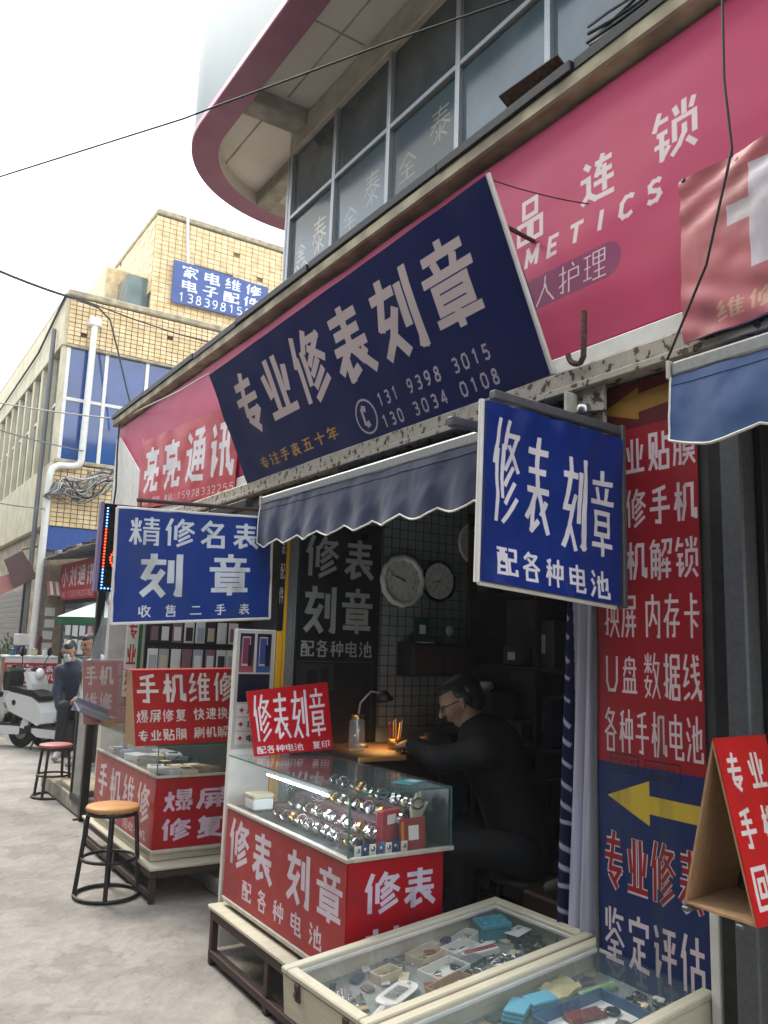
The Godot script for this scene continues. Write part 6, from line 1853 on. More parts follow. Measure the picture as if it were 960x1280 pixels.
func stool(called: String, label: String, at: Vector3, h: float, r: float, seat: Material, legs: Material, turn: float):
	var t := thing(called, label, "stool", at, "stools on the lane")
	part(t, "seat", lathe([[0.0, h + 0.004], [r * 0.8, h + 0.003], [r * 0.96, h - 0.002], [r, h - 0.012], [r * 0.97, h - 0.024], [0.0, h - 0.026]], 36), seat)
	part(t, "seat_band", lathe([[r * 0.93, h - 0.027], [r * 0.95, h - 0.029], [r * 0.95, h - 0.048], [r * 0.90, h - 0.05]], 36), legs)
	for k in 4:
		var a := turn + PI / 2 * k
		var d := Vector3(cos(a), 0, sin(a))
		part(t, "leg", tube([d * r * 0.86 + Vector3(0, h - 0.03, 0), d * (r + 0.022) + Vector3(0, 0.012, 0)], 0.0125, 10), legs)
	part(t, "foot_ring", hoop(Vector3(0, 0.012, 0), r + 0.024, 0.011, Vector3.UP, 40), legs)
	part(t, "rest_ring", hoop(Vector3(0, h * 0.42, 0), r * 0.98, 0.010, Vector3.UP, 40), legs)

# ------------------------------------------------------------------ glass-lidded trays in front
func build_trays():
	var b := thing("tray_bench", "low brown steel bench under the two glass-lidded trays", "bench")
	for z in [-2.54, -2.08, -1.66]:
		part(b, "rail", tube([Vector3(1.36, 0.262, z), Vector3(2.18, 0.333, z)], 0.016, 6), M.brown_steel)
		part(b, "leg", tube([Vector3(1.40, 0.0, z), Vector3(1.40, 0.255, z)], 0.016, 6), M.brown_steel)
		part(b, "leg", tube([Vector3(2.14, 0.0, z), Vector3(2.14, 0.322, z)], 0.016, 6), M.brown_steel)
	for x in [1.42, 2.12]:
		var y: float = 0.268 + (x - 1.36) * 0.0866 - 0.034
		part(b, "cross_rail", tube([Vector3(x, y - 0.012, -2.56), Vector3(x, y - 0.012, -1.64)], 0.014, 6), M.brown_steel)
	var ux := Vector3(0.925, 0.080, -0.040).normalized()
	var uz := Vector3(0.02, 0.0, 0.485)
	uz = (uz - ux * uz.dot(ux)).normalized()
	var uy := uz.cross(ux).normalized()
	var B := Basis(ux, uy, uz)
	var t1 := tray("display_tray", "pale wooden glass-lidded tray crowded with small goods, nearest the red counter", Transform3D(B, Vector3(1.30, 0.425, -2.53)), 0.925, 0.475)
	var t2 := tray("display_tray", "second glass-lidded wooden tray at the bottom edge holding a blue box lid", Transform3D(B, Vector3(1.315, 0.425, -2.032)), 0.925, 0.465)
	# --- goods of the first tray (x along the tray, z across it, y on its floor)
	var k := 0
	for g in [["open_carton", 0.50, 0.10, 0.12, 0.085, 0.2], ["open_carton", 0.62, 0.14, 0.12, 0.075, 0.1], ["open_carton", 0.47, 0.235, 0.15, 0.10, 0.12], ["open_carton", 0.42, 0.345, 0.16, 0.10, 0.15], ["open_carton", 0.31, 0.13, 0.09, 0.06, 0.1], ["open_carton", 0.70, 0.08, 0.10, 0.06, 0.3], ["open_carton", 0.30, 0.40, 0.12, 0.07, 0.2]]:
		var o := place(t1, "open_carton", ["small cream carton of earrings by the far edge of the crowded tray", "cream carton of steel pins beside the blue plastic piece", "white carton of watch pins in the middle of the crowded tray", "tan carton of buckles in the middle front of the crowded tray", "little white carton near the tray's back edge, left part", "little cream carton near the tray's back edge, right part", "tan carton of screws beside the oval packs"][k], "carton", Vector3(g[1], 0, g[2]), g[5])
		open_carton(o, g[3], 0.026, g[4], [M.plastic_cream, M.paper, M.plastic_white, M.cardboard][k % 4], 7)
		k += 1
	for i in 2:
		var o := place(t1, "blister_pack", ["clear oval blister pack with a white card, the one further from the lens", "clear oval blister pack with a white card nearest the tray's corner"][i], "blister pack", [Vector3(0.26, 0.016, 0.26), Vector3(0.16, 0.012, 0.345)][i], 0.35 + 0.2 * i)
		blister(o)
	var teal := plain(Color(0.16, 0.42, 0.50), 0.4)
	var o1 := place(t1, "teal_box", "teal patterned gift box in the far right corner of the crowded tray", "box", Vector3(0.80, 0, 0.115), -0.35)
	slab(o1, "base", Vector3(-0.055, 0, -0.045), Vector3(0.055, 0.045, 0.045), teal, 0.004)
	slab(o1, "lid", Vector3(-0.058, 0.046, -0.048), Vector3(0.058, 0.062, 0.048), plain(Color(0.22, 0.52, 0.60), 0.35), 0.004)
	for i in 6:
		part(o1, "stud", lathe([[0.0, 0.003], [0.006, 0.002], [0.008, 0.0]], 10), plain(Color(0.3, 0.6, 0.68), 0.3), Vector3(-0.036 + (i % 3) * 0.036, 0.0622, -0.02 + (i / 3) * 0.04))
	var o2 := place(t1, "white_card", "plain white card lying beside the teal gift box", "card", Vector3(0.855, 0.03, 0.19), 0.2)
	slab(o2, "card", Vector3(-0.045, 0, -0.03), Vector3(0.045, 0.002, 0.03), M.paper, 0.0005)
	slab(o2, "printed_corner", Vector3(0.01, 0.0021, -0.02), Vector3(0.035, 0.0026, -0.005), M.shoe, 0.0)
	var o2b := place(t1, "black_case", "black plastic case under the plain white card", "case", Vector3(0.855, 0.0, 0.19), 0.2)
	slab(o2b, "shell", Vector3(-0.04, 0.0, -0.025), Vector3(0.04, 0.029, 0.025), M.black, 0.003)
	slab(o2b, "hinge", Vector3(-0.02, 0.01, 0.0252), Vector3(0.02, 0.016, 0.028), M.steel, 0.001)
	var o3 := place(t1, "flat_packet", "flat white and red packet in the middle back of the crowded tray", "packet", Vector3(0.66, 0.0, 0.19), -0.15)
	slab(o3, "card", Vector3(-0.07, 0.0, -0.03), Vector3(0.07, 0.022, 0.03), M.paper, 0.002)
	slab(o3, "red_band", Vector3(-0.06, 0.0225, -0.005), Vector3(0.065, 0.0235, 0.02), plain(Color(0.50, 0.16, 0.14), 0.5), 0.0)
	var o4 := place(t1, "blue_packet", "small blue foil packet right of the keyring heap", "packet", Vector3(0.73, 0.0, 0.32), 0.5)
	slab(o4, "foil", Vector3(-0.035, 0, -0.025), Vector3(0.035, 0.012, 0.025), plain(Color(0.10, 0.24, 0.42), 0.25), 0.005)
	for i in 5:
		var o := place(t1, "watch_strap", "coiled dark watch strap in the crowded tray's right corner", "watch strap", Vector3(0.80 + (i % 3) * 0.035, 0.012, 0.26 + (i / 3) * 0.05), i * 0.7, "watch straps in the crowded tray")
		part(o, "strap", strap_mesh(), [M.black, M.dark_wood, M.black, M.brown_steel, M.dark_cloth][i])
		part(o, "buckle", hoop(Vector3(0.0, 0.004, 0.027), 0.009, 0.0016, Vector3.UP, 12, 5), M.chrome)
	for i in 46:
		var o := place(t1, "keyring", "shiny steel keyring in the heap at the middle front of the crowded tray", "keyring", Vector3(0.52 + rng.randf() * 0.21, 0.006 + rng.randf() * 0.016, 0.26 + rng.randf() * 0.16), rng.randf() * TAU, "keyrings in the crowded tray")
		part(o, "ring", hoop(Vector3(0, 0, 0), 0.013, 0.0016, Vector3(rng.randf_range(-0.5, 0.5), 1, rng.randf_range(-0.5, 0.5)).normalized(), 18, 5), M.chrome)
		part(o, "clasp", tube([Vector3(0.012, 0, 0), Vector3(0.03, 0.004, 0.004), Vector3(0.046, 0.0, 0.0)], [0.003, 0.005, 0.003], 6), [M.chrome, M.steel, M.black_gloss][i % 3])
	for i in 12:
		var o := place(t1, "nail_clipper", "small steel nail clipper lying in the left part of the crowded tray", "nail clipper", Vector3(0.05 + (i % 6) * 0.022, 0.006 + 0.006 * (i / 6), 0.13 + 0.07 * (i / 6) + rng.randf() * 0.02), 0.9 + rng.randf() * 0.3, "nail clippers in the crowded tray")
		slab(o, "body", Vector3(-0.028, -0.004, -0.006), Vector3(0.028, 0.001, 0.006), [M.steel, M.chrome, M.grey_metal][i % 3], 0.002)
		part(o, "lever", box(Vector3(0.045, 0.002, 0.008), 0.0008), M.chrome, Vector3(-0.004, 0.005, 0), Vector3(0, 0, 0.12))
	for i in 18:
		var o := place(t1, "coin_cell", "loose silver coin cell scattered in the crowded tray", "battery", Vector3(0.34 + rng.randf() * 0.22, 0.002, 0.06 + rng.randf() * 0.36), 0.0, "coin cells in the crowded tray")
		part(o, "cell", lathe([[0.0, 0.003], [0.008, 0.003], [0.009, 0.002], [0.009, 0.0]], 12), M.steel)
	var mix := [M.plastic_white, M.black_gloss, M.paper, M.steel, M.cardboard, plain(Color(0.10, 0.22, 0.34), 0.3), plain(Color(0.45, 0.12, 0.12), 0.4), M.grey_metal, M.plastic_cream]
	for i in 44:
		var o := place(t1, "small_packet", "small flat packet lying among the goods of the crowded tray", "packet", Vector3(0.07 + (i % 11) * 0.075 + rng.randf_range(-0.02, 0.02), 0.001 + 0.002 * (i % 3), 0.055 + (i / 11) * 0.105 + rng.randf_range(-0.03, 0.03)), rng.randf() * TAU, "small packets in the crowded tray")
		var sx := rng.randf_range(0.016, 0.034)
		var sz := rng.randf_range(0.010, 0.020)
		slab(o, "wrap", Vector3(-sx, 0, -sz), Vector3(sx, rng.randf_range(0.004, 0.012), sz), mix[rng.randi() % 9], 0.0015)
	for i in 26:
		var o := place(t2, "small_packet", "small flat packet lying among the goods of the second tray", "packet", Vector3(0.07 + (i % 13) * 0.064 + rng.randf_range(-0.02, 0.02), 0.001 + 0.002 * (i % 3), 0.06 + (i / 13) * 0.36 + rng.randf_range(-0.02, 0.02)), rng.randf() * TAU, "small packets in the second tray")
		var sx := rng.randf_range(0.016, 0.034)
		var sz := rng.randf_range(0.010, 0.020)
		slab(o, "wrap", Vector3(-sx, 0, -sz), Vector3(sx, rng.randf_range(0.004, 0.012), sz), mix[rng.randi() % 9], 0.0015)
	var o5 := place(t1, "glassy_blue_piece", "dark glassy plastic case in the centre of the crowded tray", "case", Vector3(0.575, 0.0, 0.235), 0.2)
	slab(o5, "shell", Vector3(-0.06, 0, -0.035), Vector3(0.06, 0.022, 0.035), plain(Color(0.08, 0.16, 0.20), 0.12), 0.006)
	slab(o5, "clear_lid", Vector3(-0.058, 0.0225, -0.033), Vector3(0.058, 0.028, 0.033), M.plastic_film, 0.002)
	# --- goods of the second tray
	var blue_edge := plain(Color(0.12, 0.28, 0.46), 0.4)
	var p1 := place(t2, "blue_box_lid", "open blue-edged box lid with white lining in the second tray", "box lid", Vector3(0.585, 0.0, 0.27), -0.05)
	part(p1, "lining", box(Vector3(0.27, 0.006, 0.19), 0.001), M.paper, Vector3(0, 0.004, 0))
	part(p1, "rim", joined([[Vector3(0, 0.02, 0.098), Vector3(0.28, 0.04, 0.006)], [Vector3(0, 0.02, -0.098), Vector3(0.28, 0.04, 0.006)], [Vector3(0.138, 0.02, 0), Vector3(0.006, 0.04, 0.189)], [Vector3(-0.138, 0.02, 0), Vector3(0.006, 0.04, 0.189)]], 0.001), blue_edge)
	var p2 := place(t2, "maroon_wallet", "maroon wallet lying in the blue-edged box lid", "wallet", Vector3(0.60, 0.008, 0.225), -0.25)
	slab(p2, "cover", Vector3(-0.06, 0, -0.028), Vector3(0.06, 0.012, 0.028), plain(Color(0.36, 0.09, 0.08), 0.45), 0.004)
	slab(p2, "flap", Vector3(-0.058, 0.0125, -0.026), Vector3(0.0, 0.016, 0.026), plain(Color(0.40, 0.11, 0.10), 0.45), 0.002)
	var p3 := place(t2, "tan_wallet", "small tan leather tag with a watch on the white lining", "leather tag", Vector3(0.55, 0.008, 0.30), 0.5)
	slab(p3, "leather", Vector3(-0.045, 0, -0.025), Vector3(0.045, 0.005, 0.025), plain(Color(0.60, 0.50, 0.38), 0.6), 0.002)
	part(p3, "ring", hoop(Vector3(0.01, 0.012, 0), 0.014, 0.003, Vector3(0.2, 1, 0).normalized(), 18, 6), M.steel)
	for i in 3:
		var o := place(t2, "pocket_watch", ["round grey pocket watch at the lid's left end", "round pocket watch in the lid's front corner", "dark bangle at the right end of the box lid"][i], "watch", [Vector3(0.50, 0.010, 0.32), Vector3(0.64, 0.010, 0.33), Vector3(0.68, 0.010, 0.26)][i], i * 1.0)
		part(o, "case", lathe([[0.0, 0.012], [0.02, 0.010], [0.024, 0.005], [0.02, 0.0], [0.0, 0.0]], 24), [M.steel, M.grey_metal, M.black_gloss][i])
		part(o, "crown", hoop(Vector3(0.028, 0.005, 0), 0.006, 0.0016, Vector3.UP, 12, 5), M.chrome)
	var mask_blue := plain(Color(0.30, 0.58, 0.68), 0.7)
	for i in 3:
		var o := place(t2, "folded_mask", ["left pale blue folded face mask at the back of the second tray", "right pale blue folded face mask at the back of the second tray", "blue plastic strip at the left end of the second tray"][i], "face mask", [Vector3(0.46, 0.002, 0.09), Vector3(0.545, 0.004, 0.10), Vector3(0.25, 0.002, 0.12)][i], [0.5, -0.2, 0.2][i])
		for q in 3:
			slab(o, "pleat", Vector3(-0.045, 0.004 + q * 0.012, -0.035 + q * 0.004), Vector3(0.045, 0.014 + q * 0.012, 0.03 + q * 0.004), mask_blue, 0.004)
	var p5 := place(t2, "cream_pouch", "cream paper pouch at the back of the second tray", "pouch", Vector3(0.66, 0.0, 0.07), 0.1)
	part(p5, "pouch", sheet([Vector3(-0.06, 0.03, -0.035), Vector3(0.06, 0.034, -0.03), Vector3(0.065, 0.022, 0.04), Vector3(-0.06, 0.02, 0.045)], 0.018, 8, 6, wrinkle(15, 0.012, 3, 3)), plain(Color(0.70, 0.66, 0.50), 0.8))
	var p6 := place(t2, "green_strip", "pale green plastic strip near the right end of the second tray", "plastic strip", Vector3(0.76, 0.0, 0.14), -0.12)
	slab(p6, "strip", Vector3(-0.07, 0, -0.018), Vector3(0.07, 0.018, 0.018), plain(Color(0.42, 0.56, 0.36), 0.4), 0.004)
	slab(p6, "seam", Vector3(-0.065, 0.0185, -0.004), Vector3(0.065, 0.0195, 0.004), plain(Color(0.56, 0.66, 0.50), 0.4), 0.0)
	for i in 22:
		var o := place(t2, "loose_watch", "strapless watch in the heap at the right end of the second tray", "watch", Vector3(0.76 + rng.randf() * 0.10, 0.002 + rng.randf() * 0.014, 0.22 + rng.randf() * 0.18), rng.randf() * TAU, "strapless watches in the second tray")
		part(o, "case", lathe([[0.0, 0.008], [0.013, 0.007], [0.016, 0.004], [0.014, 0.0], [0.0, 0.0]], 16), [M.steel, M.gold, M.black_gloss, M.grey_metal][i % 4])
		part(o, "glass", lathe([[0.0, 0.0092], [0.011, 0.0085], [0.012, 0.0075]], 16), [M.black_gloss, M.paper, M.tinted_glass][i % 3])
	for i in 30:
		var o := place(t2, "keyring", "steel keyring on the dark left half of the second tray", "keyring", Vector3(0.10 + rng.randf() * 0.32, 0.008 + rng.randf() * 0.01, 0.14 + rng.randf() * 0.28), rng.randf() * TAU, "keyrings in the second tray")
		part(o, "ring", hoop(Vector3(0, 0, 0), 0.013, 0.0016, Vector3(rng.randf_range(-0.5, 0.5), 1, rng.randf_range(-0.5, 0.5)).normalized(), 18, 5), M.chrome)
		part(o, "clasp", tube([Vector3(0.012, 0, 0), Vector3(0.03, 0.004, 0.004), Vector3(0.05, 0.0, 0.0)], [0.003, 0.006, 0.003], 6), [M.chrome, M.black_gloss, plain(Color(0.14, 0.24, 0.34), 0.3)][i % 3])

	tent_sign()

func tray(called: String, label: String, T: Transform3D, l: float, w: float) -> Node3D:
	# T sits on the top outer corner nearest the lane; x runs along, z across, y up
	var t := thing(called, label, "display tray", Vector3.ZERO, "glass-lidded trays")
	t.transform = T
	var h := 0.145
	var f := 0.034
	slab(t, "side_board", Vector3(0, -h, 0), Vector3(l, -0.022, 0.014), M.pale_wood, 0.003)
	slab(t, "side_board", Vector3(0, -h, w - 0.014), Vector3(l, -0.022, w), M.pale_wood, 0.003)
	slab(t, "end_board", Vector3(0, -h, 0.0145), Vector3(0.014, -0.022, w - 0.0145), M.pale_wood, 0.003)
	slab(t, "end_board", Vector3(l - 0.014, -h, 0.0145), Vector3(l, -0.022, w - 0.0145), M.pale_wood, 0.003)
	slab(t, "lid_rail", Vector3(-0.004, -0.020, -0.004), Vector3(l + 0.004, 0, f), M.pale_wood, 0.004)
	slab(t, "lid_rail", Vector3(-0.004, -0.020, w - f), Vector3(l + 0.004, 0, w + 0.004), M.pale_wood, 0.004)
	slab(t, "lid_rail", Vector3(-0.004, -0.020, f + 0.001), Vector3(f, 0, w - f - 0.001), M.pale_wood, 0.004)
	slab(t, "lid_rail", Vector3(l - f, -0.020, f + 0.001), Vector3(l + 0.004, 0, w - f - 0.001), M.pale_wood, 0.004)
	# inner bead under the glass
	for e in [[Vector3(f, -0.026, f), Vector3(l - f, -0.014, f + 0.008)], [Vector3(f, -0.026, w - f - 0.008), Vector3(l - f, -0.014, w - f)], [Vector3(f, -0.026, f + 0.009), Vector3(f + 0.008, -0.014, w - f - 0.009)], [Vector3(l - f - 0.008, -0.026, f + 0.009), Vector3(l - f, -0.014, w - f - 0.009)]]:
		slab(t, "bead", e[0], e[1], M.white_trim, 0.002)
	slab(t, "lid_glass", Vector3(f + 0.001, -0.0125, f + 0.001), Vector3(l - f - 0.001, -0.0085, w - f - 0.001), M.glass, 0.0)
	slab(t, "tray_floor", Vector3(0.0145, -0.098, 0.0145), Vector3(l - 0.0145, -0.086, w - 0.0145), M.tray_felt, 0.0)
	for z in [0.10, w - 0.10]:
		slab(t, "hasp", Vector3(-0.008, -0.075, z - 0.014), Vector3(-0.0005, -0.022, z + 0.014), M.brown_steel, 0.002)
		slab(t, "hasp_pin", Vector3(-0.016, -0.06, z - 0.005), Vector3(-0.0085, -0.042, z + 0.005), M.rust, 0.002)
	return t

func place(t: Node3D, called: String, label: String, category: String, at: Vector3, turn: float, group := "") -> Node3D:
	var o := thing(called, label, category, Vector3.ZERO, group)
	# goods lie on a false floor a little under the glass
	o.transform = t.transform * Transform3D(Basis(Vector3.UP, turn), Vector3(at.x, -0.092 + 0.0065 + at.y, at.z))
	return o

func open_carton(o: Node3D, x: float, y: float, z: float, m: Material, n: int):
	var w := 0.003
	part(o, "carton", joined([[Vector3(0, w * 0.5, 0), Vector3(x, w, z)], [Vector3(0, y * 0.5 + w, z * 0.5 - w * 0.5), Vector3(x, y, w)], [Vector3(0, y * 0.5 + w, -z * 0.5 + w * 0.5), Vector3(x, y, w)], [Vector3(x * 0.5 - w * 0.5, y * 0.5 + w, 0), Vector3(w, y, z - w * 2.1)], [Vector3(-x * 0.5 + w * 0.5, y * 0.5 + w, 0), Vector3(w, y, z - w * 2.1)]], 0.0006), m)
	for i in n:
		var a := rng.randf() * TAU
		var p := Vector3(rng.randf_range(-0.38, 0.38) * x, w + 0.004 + 0.004 * (i % 3), rng.randf_range(-0.34, 0.34) * z)
		var d := Vector3(cos(a), 0.15, sin(a)) * 0.014
		part(o, "small_part", tube([p - d, p, p + d], [0.0025, 0.004, 0.0015], 5), [M.chrome, M.gold, M.steel, M.black_gloss][i % 4])

func blister(o: Node3D):
	var poly := PackedVector2Array()
	for i in 28:
		var a := TAU * i / 28.0
		var sx := signf(cos(a)) * pow(absf(cos(a)), 0.6)
		var sy := signf(sin(a)) * pow(absf(sin(a)), 0.6)
		poly.append(Vector2(sx * 0.085, sy * 0.042))
	part(o, "card", plate(poly, 0.004), M.plastic_white, Vector3(0, 0.0, 0), Vector3(-PI / 2, 0, 0))
	part(o, "bubble", box(Vector3(0.10, 0.012, 0.055), 0.005), M.plastic_film, Vector3(-0.005, 0.0085, 0))
	for i in 5:
		slab(o, "insert", Vector3(-0.045 + i * 0.017, 0.003, -0.02), Vector3(-0.034 + i * 0.017, 0.007, 0.02), [M.steel, M.grey_metal][i % 2], 0.001)
	part(o, "hang_hole", hoop(Vector3(0.07, 0.003, 0), 0.006, 0.001, Vector3.UP, 14, 5), M.dark_metal)

func strap_mesh() -> ArrayMesh:
	if meshes.has("strap"):
		return meshes["strap"]
	var st := SurfaceTool.new()
	st.begin(Mesh.PRIMITIVE_TRIANGLES)
	var n := 22
	for i in n:
		var a0 := 1.7 * PI * i / n
		var a1 := 1.7 * PI * (i + 1) / n
		var r0 := 0.027 - 0.004 * i / n
		var am := (a0 + a1) * 0.5
		add_box(st, Vector3(sin(am) * r0, 0.004, cos(am) * r0), Vector3(0.0068, 0.018, 0.003), 0.0006, Basis(Vector3.UP, am))
	st.generate_normals()
	meshes["strap"] = st.commit()
	return meshes["strap"]

func tent_sign():
	var t := thing("cardboard_tent_sign", "cardboard carton folded into a tent with a bright red face at the right edge", "sign")
	var im := canvas(300, 560, Color(0.74, 0.05, 0.08))
	lettered(im, Color(0.85, 0.82, 0.80), [["专", 24, 40, 92, 130, 0, 2.8], ["业", 150, 40, 92, 130, 0, 2.8], ["手", 24, 215, 92, 130, 0, 2.8], ["机", 150, 215, 92, 130, 0, 2.8], ["回", 24, 390, 92, 130, 0, 2.8], ["收", 150, 390, 92, 130, 0, 2.8]])
	var d := Vector3(0.255, 0, -0.02)
	var a := Vector3(1.90, 1.234, -1.358)
	var br := Vector3(1.90, 0.812, -1.253)
	var bl := Vector3(1.907, 0.812, -1.467)
	part(t, "red_face", sheet([a, a + d, br + d, br], 0.003, 4, 6, wrinkle(17, 0.003, 2, 3)), printed(im, 0.35, 0.4))
	part(t, "front_board", sheet([a + Vector3(0, -0.004, -0.003), a + d + Vector3(0, -0.004, -0.003), br + d + Vector3(0, 0, -0.004), br + Vector3(0, 0, -0.004)], 0.005), M.cardboard)
	part(t, "rear_board", sheet([a + d + Vector3(0, 0, -0.006), a + Vector3(0, 0, -0.006), bl, bl + d], 0.006), M.cardboard)
	part(t, "bottom_board", sheet([bl + Vector3(0, 0.007, 0.008), bl + d + Vector3(0, 0.007, 0.008), br + d + Vector3(0, 0.007, -0.012), br + Vector3(0, 0.007, -0.012)], 0.006, 4, 4, wrinkle(19, 0.004, 2, 2)), M.cardboard)
	part(t, "crease_tape", tube([a + Vector3(0, 0.001, -0.003), a + d + Vector3(0, 0.001, -0.003)], 0.004, 6), M.red)
	# bracket that carries it off the door post
	part(t, "bracket", joined([[Vector3(2.02, 0.803, -1.455), Vector3(0.255, 0.012, 0.02)], [Vector3(2.02, 0.803, -1.30), Vector3(0.255, 0.012, 0.02)], [Vector3(2.147, 0.803, -1.378), Vector3(0.008, 0.05, 0.18)]]), M.grey_metal)

# ------------------------------------------------------------------ far end of the lane
func build_lane_end():
	# small phone kiosk past the row
	var t := thing("phone_kiosk", "dark little phone kiosk with a grey tin roof beyond the row of stalls", "kiosk")
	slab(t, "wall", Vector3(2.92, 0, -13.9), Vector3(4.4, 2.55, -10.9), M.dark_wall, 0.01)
	slab(t, "window_glass", Vector3(2.895, 0.95, -13.6), Vector3(2.915, 1.9, -11.1), M.tinted_glass, 0.003)
	for i in 9:
		part(t, "roof_sheet", box(Vector3(1.0, 0.02, 0.34), 0.006), M.grey_metal, Vector3(3.05, 2.66 + 0.012 * (i % 2), -13.8 + i * 0.35), Vector3(0.02 * (i % 2), 0, 0.14))
	for i in 7:
		part(t, "roof_weight", box(Vector3(0.16, 0.07, 0.22), 0.01), [M.concrete, M.dark_metal, M.rust][i % 3], Vector3(2.76 + 0.04 * (i % 2), 2.70, -13.6 + i * 0.42), Vector3(0.1 * sin(i * 2.0), 0.3 * sin(i * 1.0), 0.14))
	t = thing("red_kiosk_sign", "red sign board with white characters over the far kiosk", "sign")
	var im := canvas(620, 180, Color(0.66, 0.08, 0.12))
	lettered(im, Color(0.84, 0.80, 0.80), [ln(im, "小刘通讯", 0.04, 0.97, 0.10, 0.68, 2.6, 0.15), ln(im, "电话:13253920782", 0.06, 0.95, 0.78, 0.94, 2.2, 0.15)])
	board(t, [Vector3(2.85, 2.54, -13.95), Vector3(2.85, 2.50, -11.7), Vector3(2.85, 1.95, -11.7), Vector3(2.85, 1.97, -13.95)], im, M.red, 0.04, 0.45, 0.6)
	# notices
	for i in 12:
		var o := thing("paper_notice", "%s paper notice from the left in the %s row on the far kiosk's window" % [ORD[i % 4], ["top", "middle", "bottom"][i / 4]], "notice", Vector3(2.885, 1.52 - (i / 4) * 0.26, -13.25 + (i % 4) * 0.46 + 0.05 * sin(i * 3.0)), "notices on the kiosk window")
		part(o, "sheet", box(Vector3(0.004, 0.20 + 0.02 * (i % 2), 0.34), 0.0005), plain([Color(0.82, 0.82, 0.80), Color(0.80, 0.62, 0.64), Color(0.78, 0.80, 0.80)][[0, 0, 2, 1][i % 4]], 0.9), Vector3.ZERO, Vector3(0.05 * sin(i * 2.0), 0, 0))
	for i in 5:
		var o := thing("wall_notice", "white notice, %s from the top of the column beside the drain pipe" % ORD[i], "notice", Vector3(2.76 + 0.01 * sin(i * 2.0), 1.78 - i * 0.185, -14.06), "notices beside the drain pipe")
		part(o, "sheet", box(Vector3(0.15, 0.13, 0.004), 0.0005), M.paper, Vector3.ZERO, Vector3(0, 0, 0.05 * sin(i * 3.0)))
	# parasol
	t = thing("green_white_parasol", "white parasol with a green valance in front of the kiosk", "parasol", Vector3(2.86, 0, -11.25))
	part(t, "pole", tube([Vector3(0, 0, 0), Vector3(0, 1.86, 0)], 0.014, 8), M.steel)
	var st := SurfaceTool.new()
	st.begin(Mesh.PRIMITIVE_TRIANGLES)
	var st2 := SurfaceTool.new()
	st2.begin(Mesh.PRIMITIVE_TRIANGLES)
	for k in 8:
		var a0 := TAU * k / 8.0
		var a1 := TAU * (k + 1) / 8.0
		var p0 := Vector3(cos(a0) * 0.56, 1.66, sin(a0) * 0.56)
		var p1 := Vector3(cos(a1) * 0.56, 1.66, sin(a1) * 0.56)
		var top := Vector3(0, 1.90, 0)
		st.set_smooth_group(-1)
		st.add_vertex(top); st.add_vertex(p1); st.add_vertex(p0)
		quad(st2, p1, p0, p0 - Vector3(0, 0.10, 0), p1 - Vector3(0, 0.10, 0))
	st.generate_normals()
	st2.generate_normals()
	part(t, "canopy", st.commit(), plain(Color(0.78, 0.80, 0.78), 0.7))
	part(t, "valance", st2.commit(), plain(Color(0.06, 0.32, 0.20), 0.7))
	part(t, "foot", lathe([[0.0, 0.08], [0.14, 0.07], [0.18, 0.0]], 20), M.concrete)

	# striped and brown awnings on the corner building
	t = thing("striped_awning", "small red and white striped awning under the blue metal sheet", "awning")
	for i in 6:
		var m: Material = plain(Color(0.62, 0.36, 0.36), 0.7) if i % 2 == 0 else M.paper
		part(t, "stripe", sheet([Vector3(2.64 + i * 0.045, 2.26, -13.95), Vector3(2.684 + i * 0.045, 2.26, -13.95), Vector3(2.684 + i * 0.045, 2.03, -13.72), Vector3(2.64 + i * 0.045, 2.03, -13.72)], 0.004), m)
	part(t, "bar", tube([Vector3(2.63, 2.03, -13.72), Vector3(2.92, 2.03, -13.72)], 0.012, 6), M.alu)
	t = thing("brown_awning_sign", "brown tilted sign board hanging from the corner building's street side", "sign")
	part(t, "panel", sheet([Vector3(2.07, 2.585, -14.5), Vector3(2.331, 2.764, -14.5), Vector3(2.592, 2.337, -14.4), Vector3(2.256, 2.145, -14.4)], 0.03), mottled(Color(0.26, 0.15, 0.14), Color(0.36, 0.22, 0.20), 1.2, 0.6))
	part(t, "hook_bar", tube([Vector3(2.33, 2.78, -14.52), Vector3(2.56, 2.85, -14.52)], 0.015, 6), M.dark_metal)
	t = thing("faded_pink_awning", "faded pink awning strip at the left edge over the shutter", "awning")
	part(t, "cloth", sheet([Vector3(2.0, 2.30, -14.62), Vector3(2.384, 2.453, -14.62), Vector3(2.373, 2.20, -14.55), Vector3(2.06, 2.01, -14.55)], 0.01, 8, 4, wrinkle(33, 0.03, 4, 2)), plain(Color(0.66, 0.44, 0.42), 0.8))
	part(t, "arm", tube([Vector3(2.384, 2.45, -14.64), Vector3(2.56, 2.45, -14.64)], 0.012, 6), M.dark_metal)
	# roller shutter of many slats
	t = thing("roller_shutter", "grey slatted roller shutter at the far left edge", "shutter")
	for i in 22:
		slab(t, "slat", Vector3(2.585, 0.03 + i * 0.098, -19.4), Vector3(2.612, 0.122 + i * 0.098, -15.6), M.shutter, 0.012)
	slab(t, "guide", Vector3(2.57, 0, -15.59), Vector3(2.615, 2.3, -15.5), M.dark_metal, 0.004)
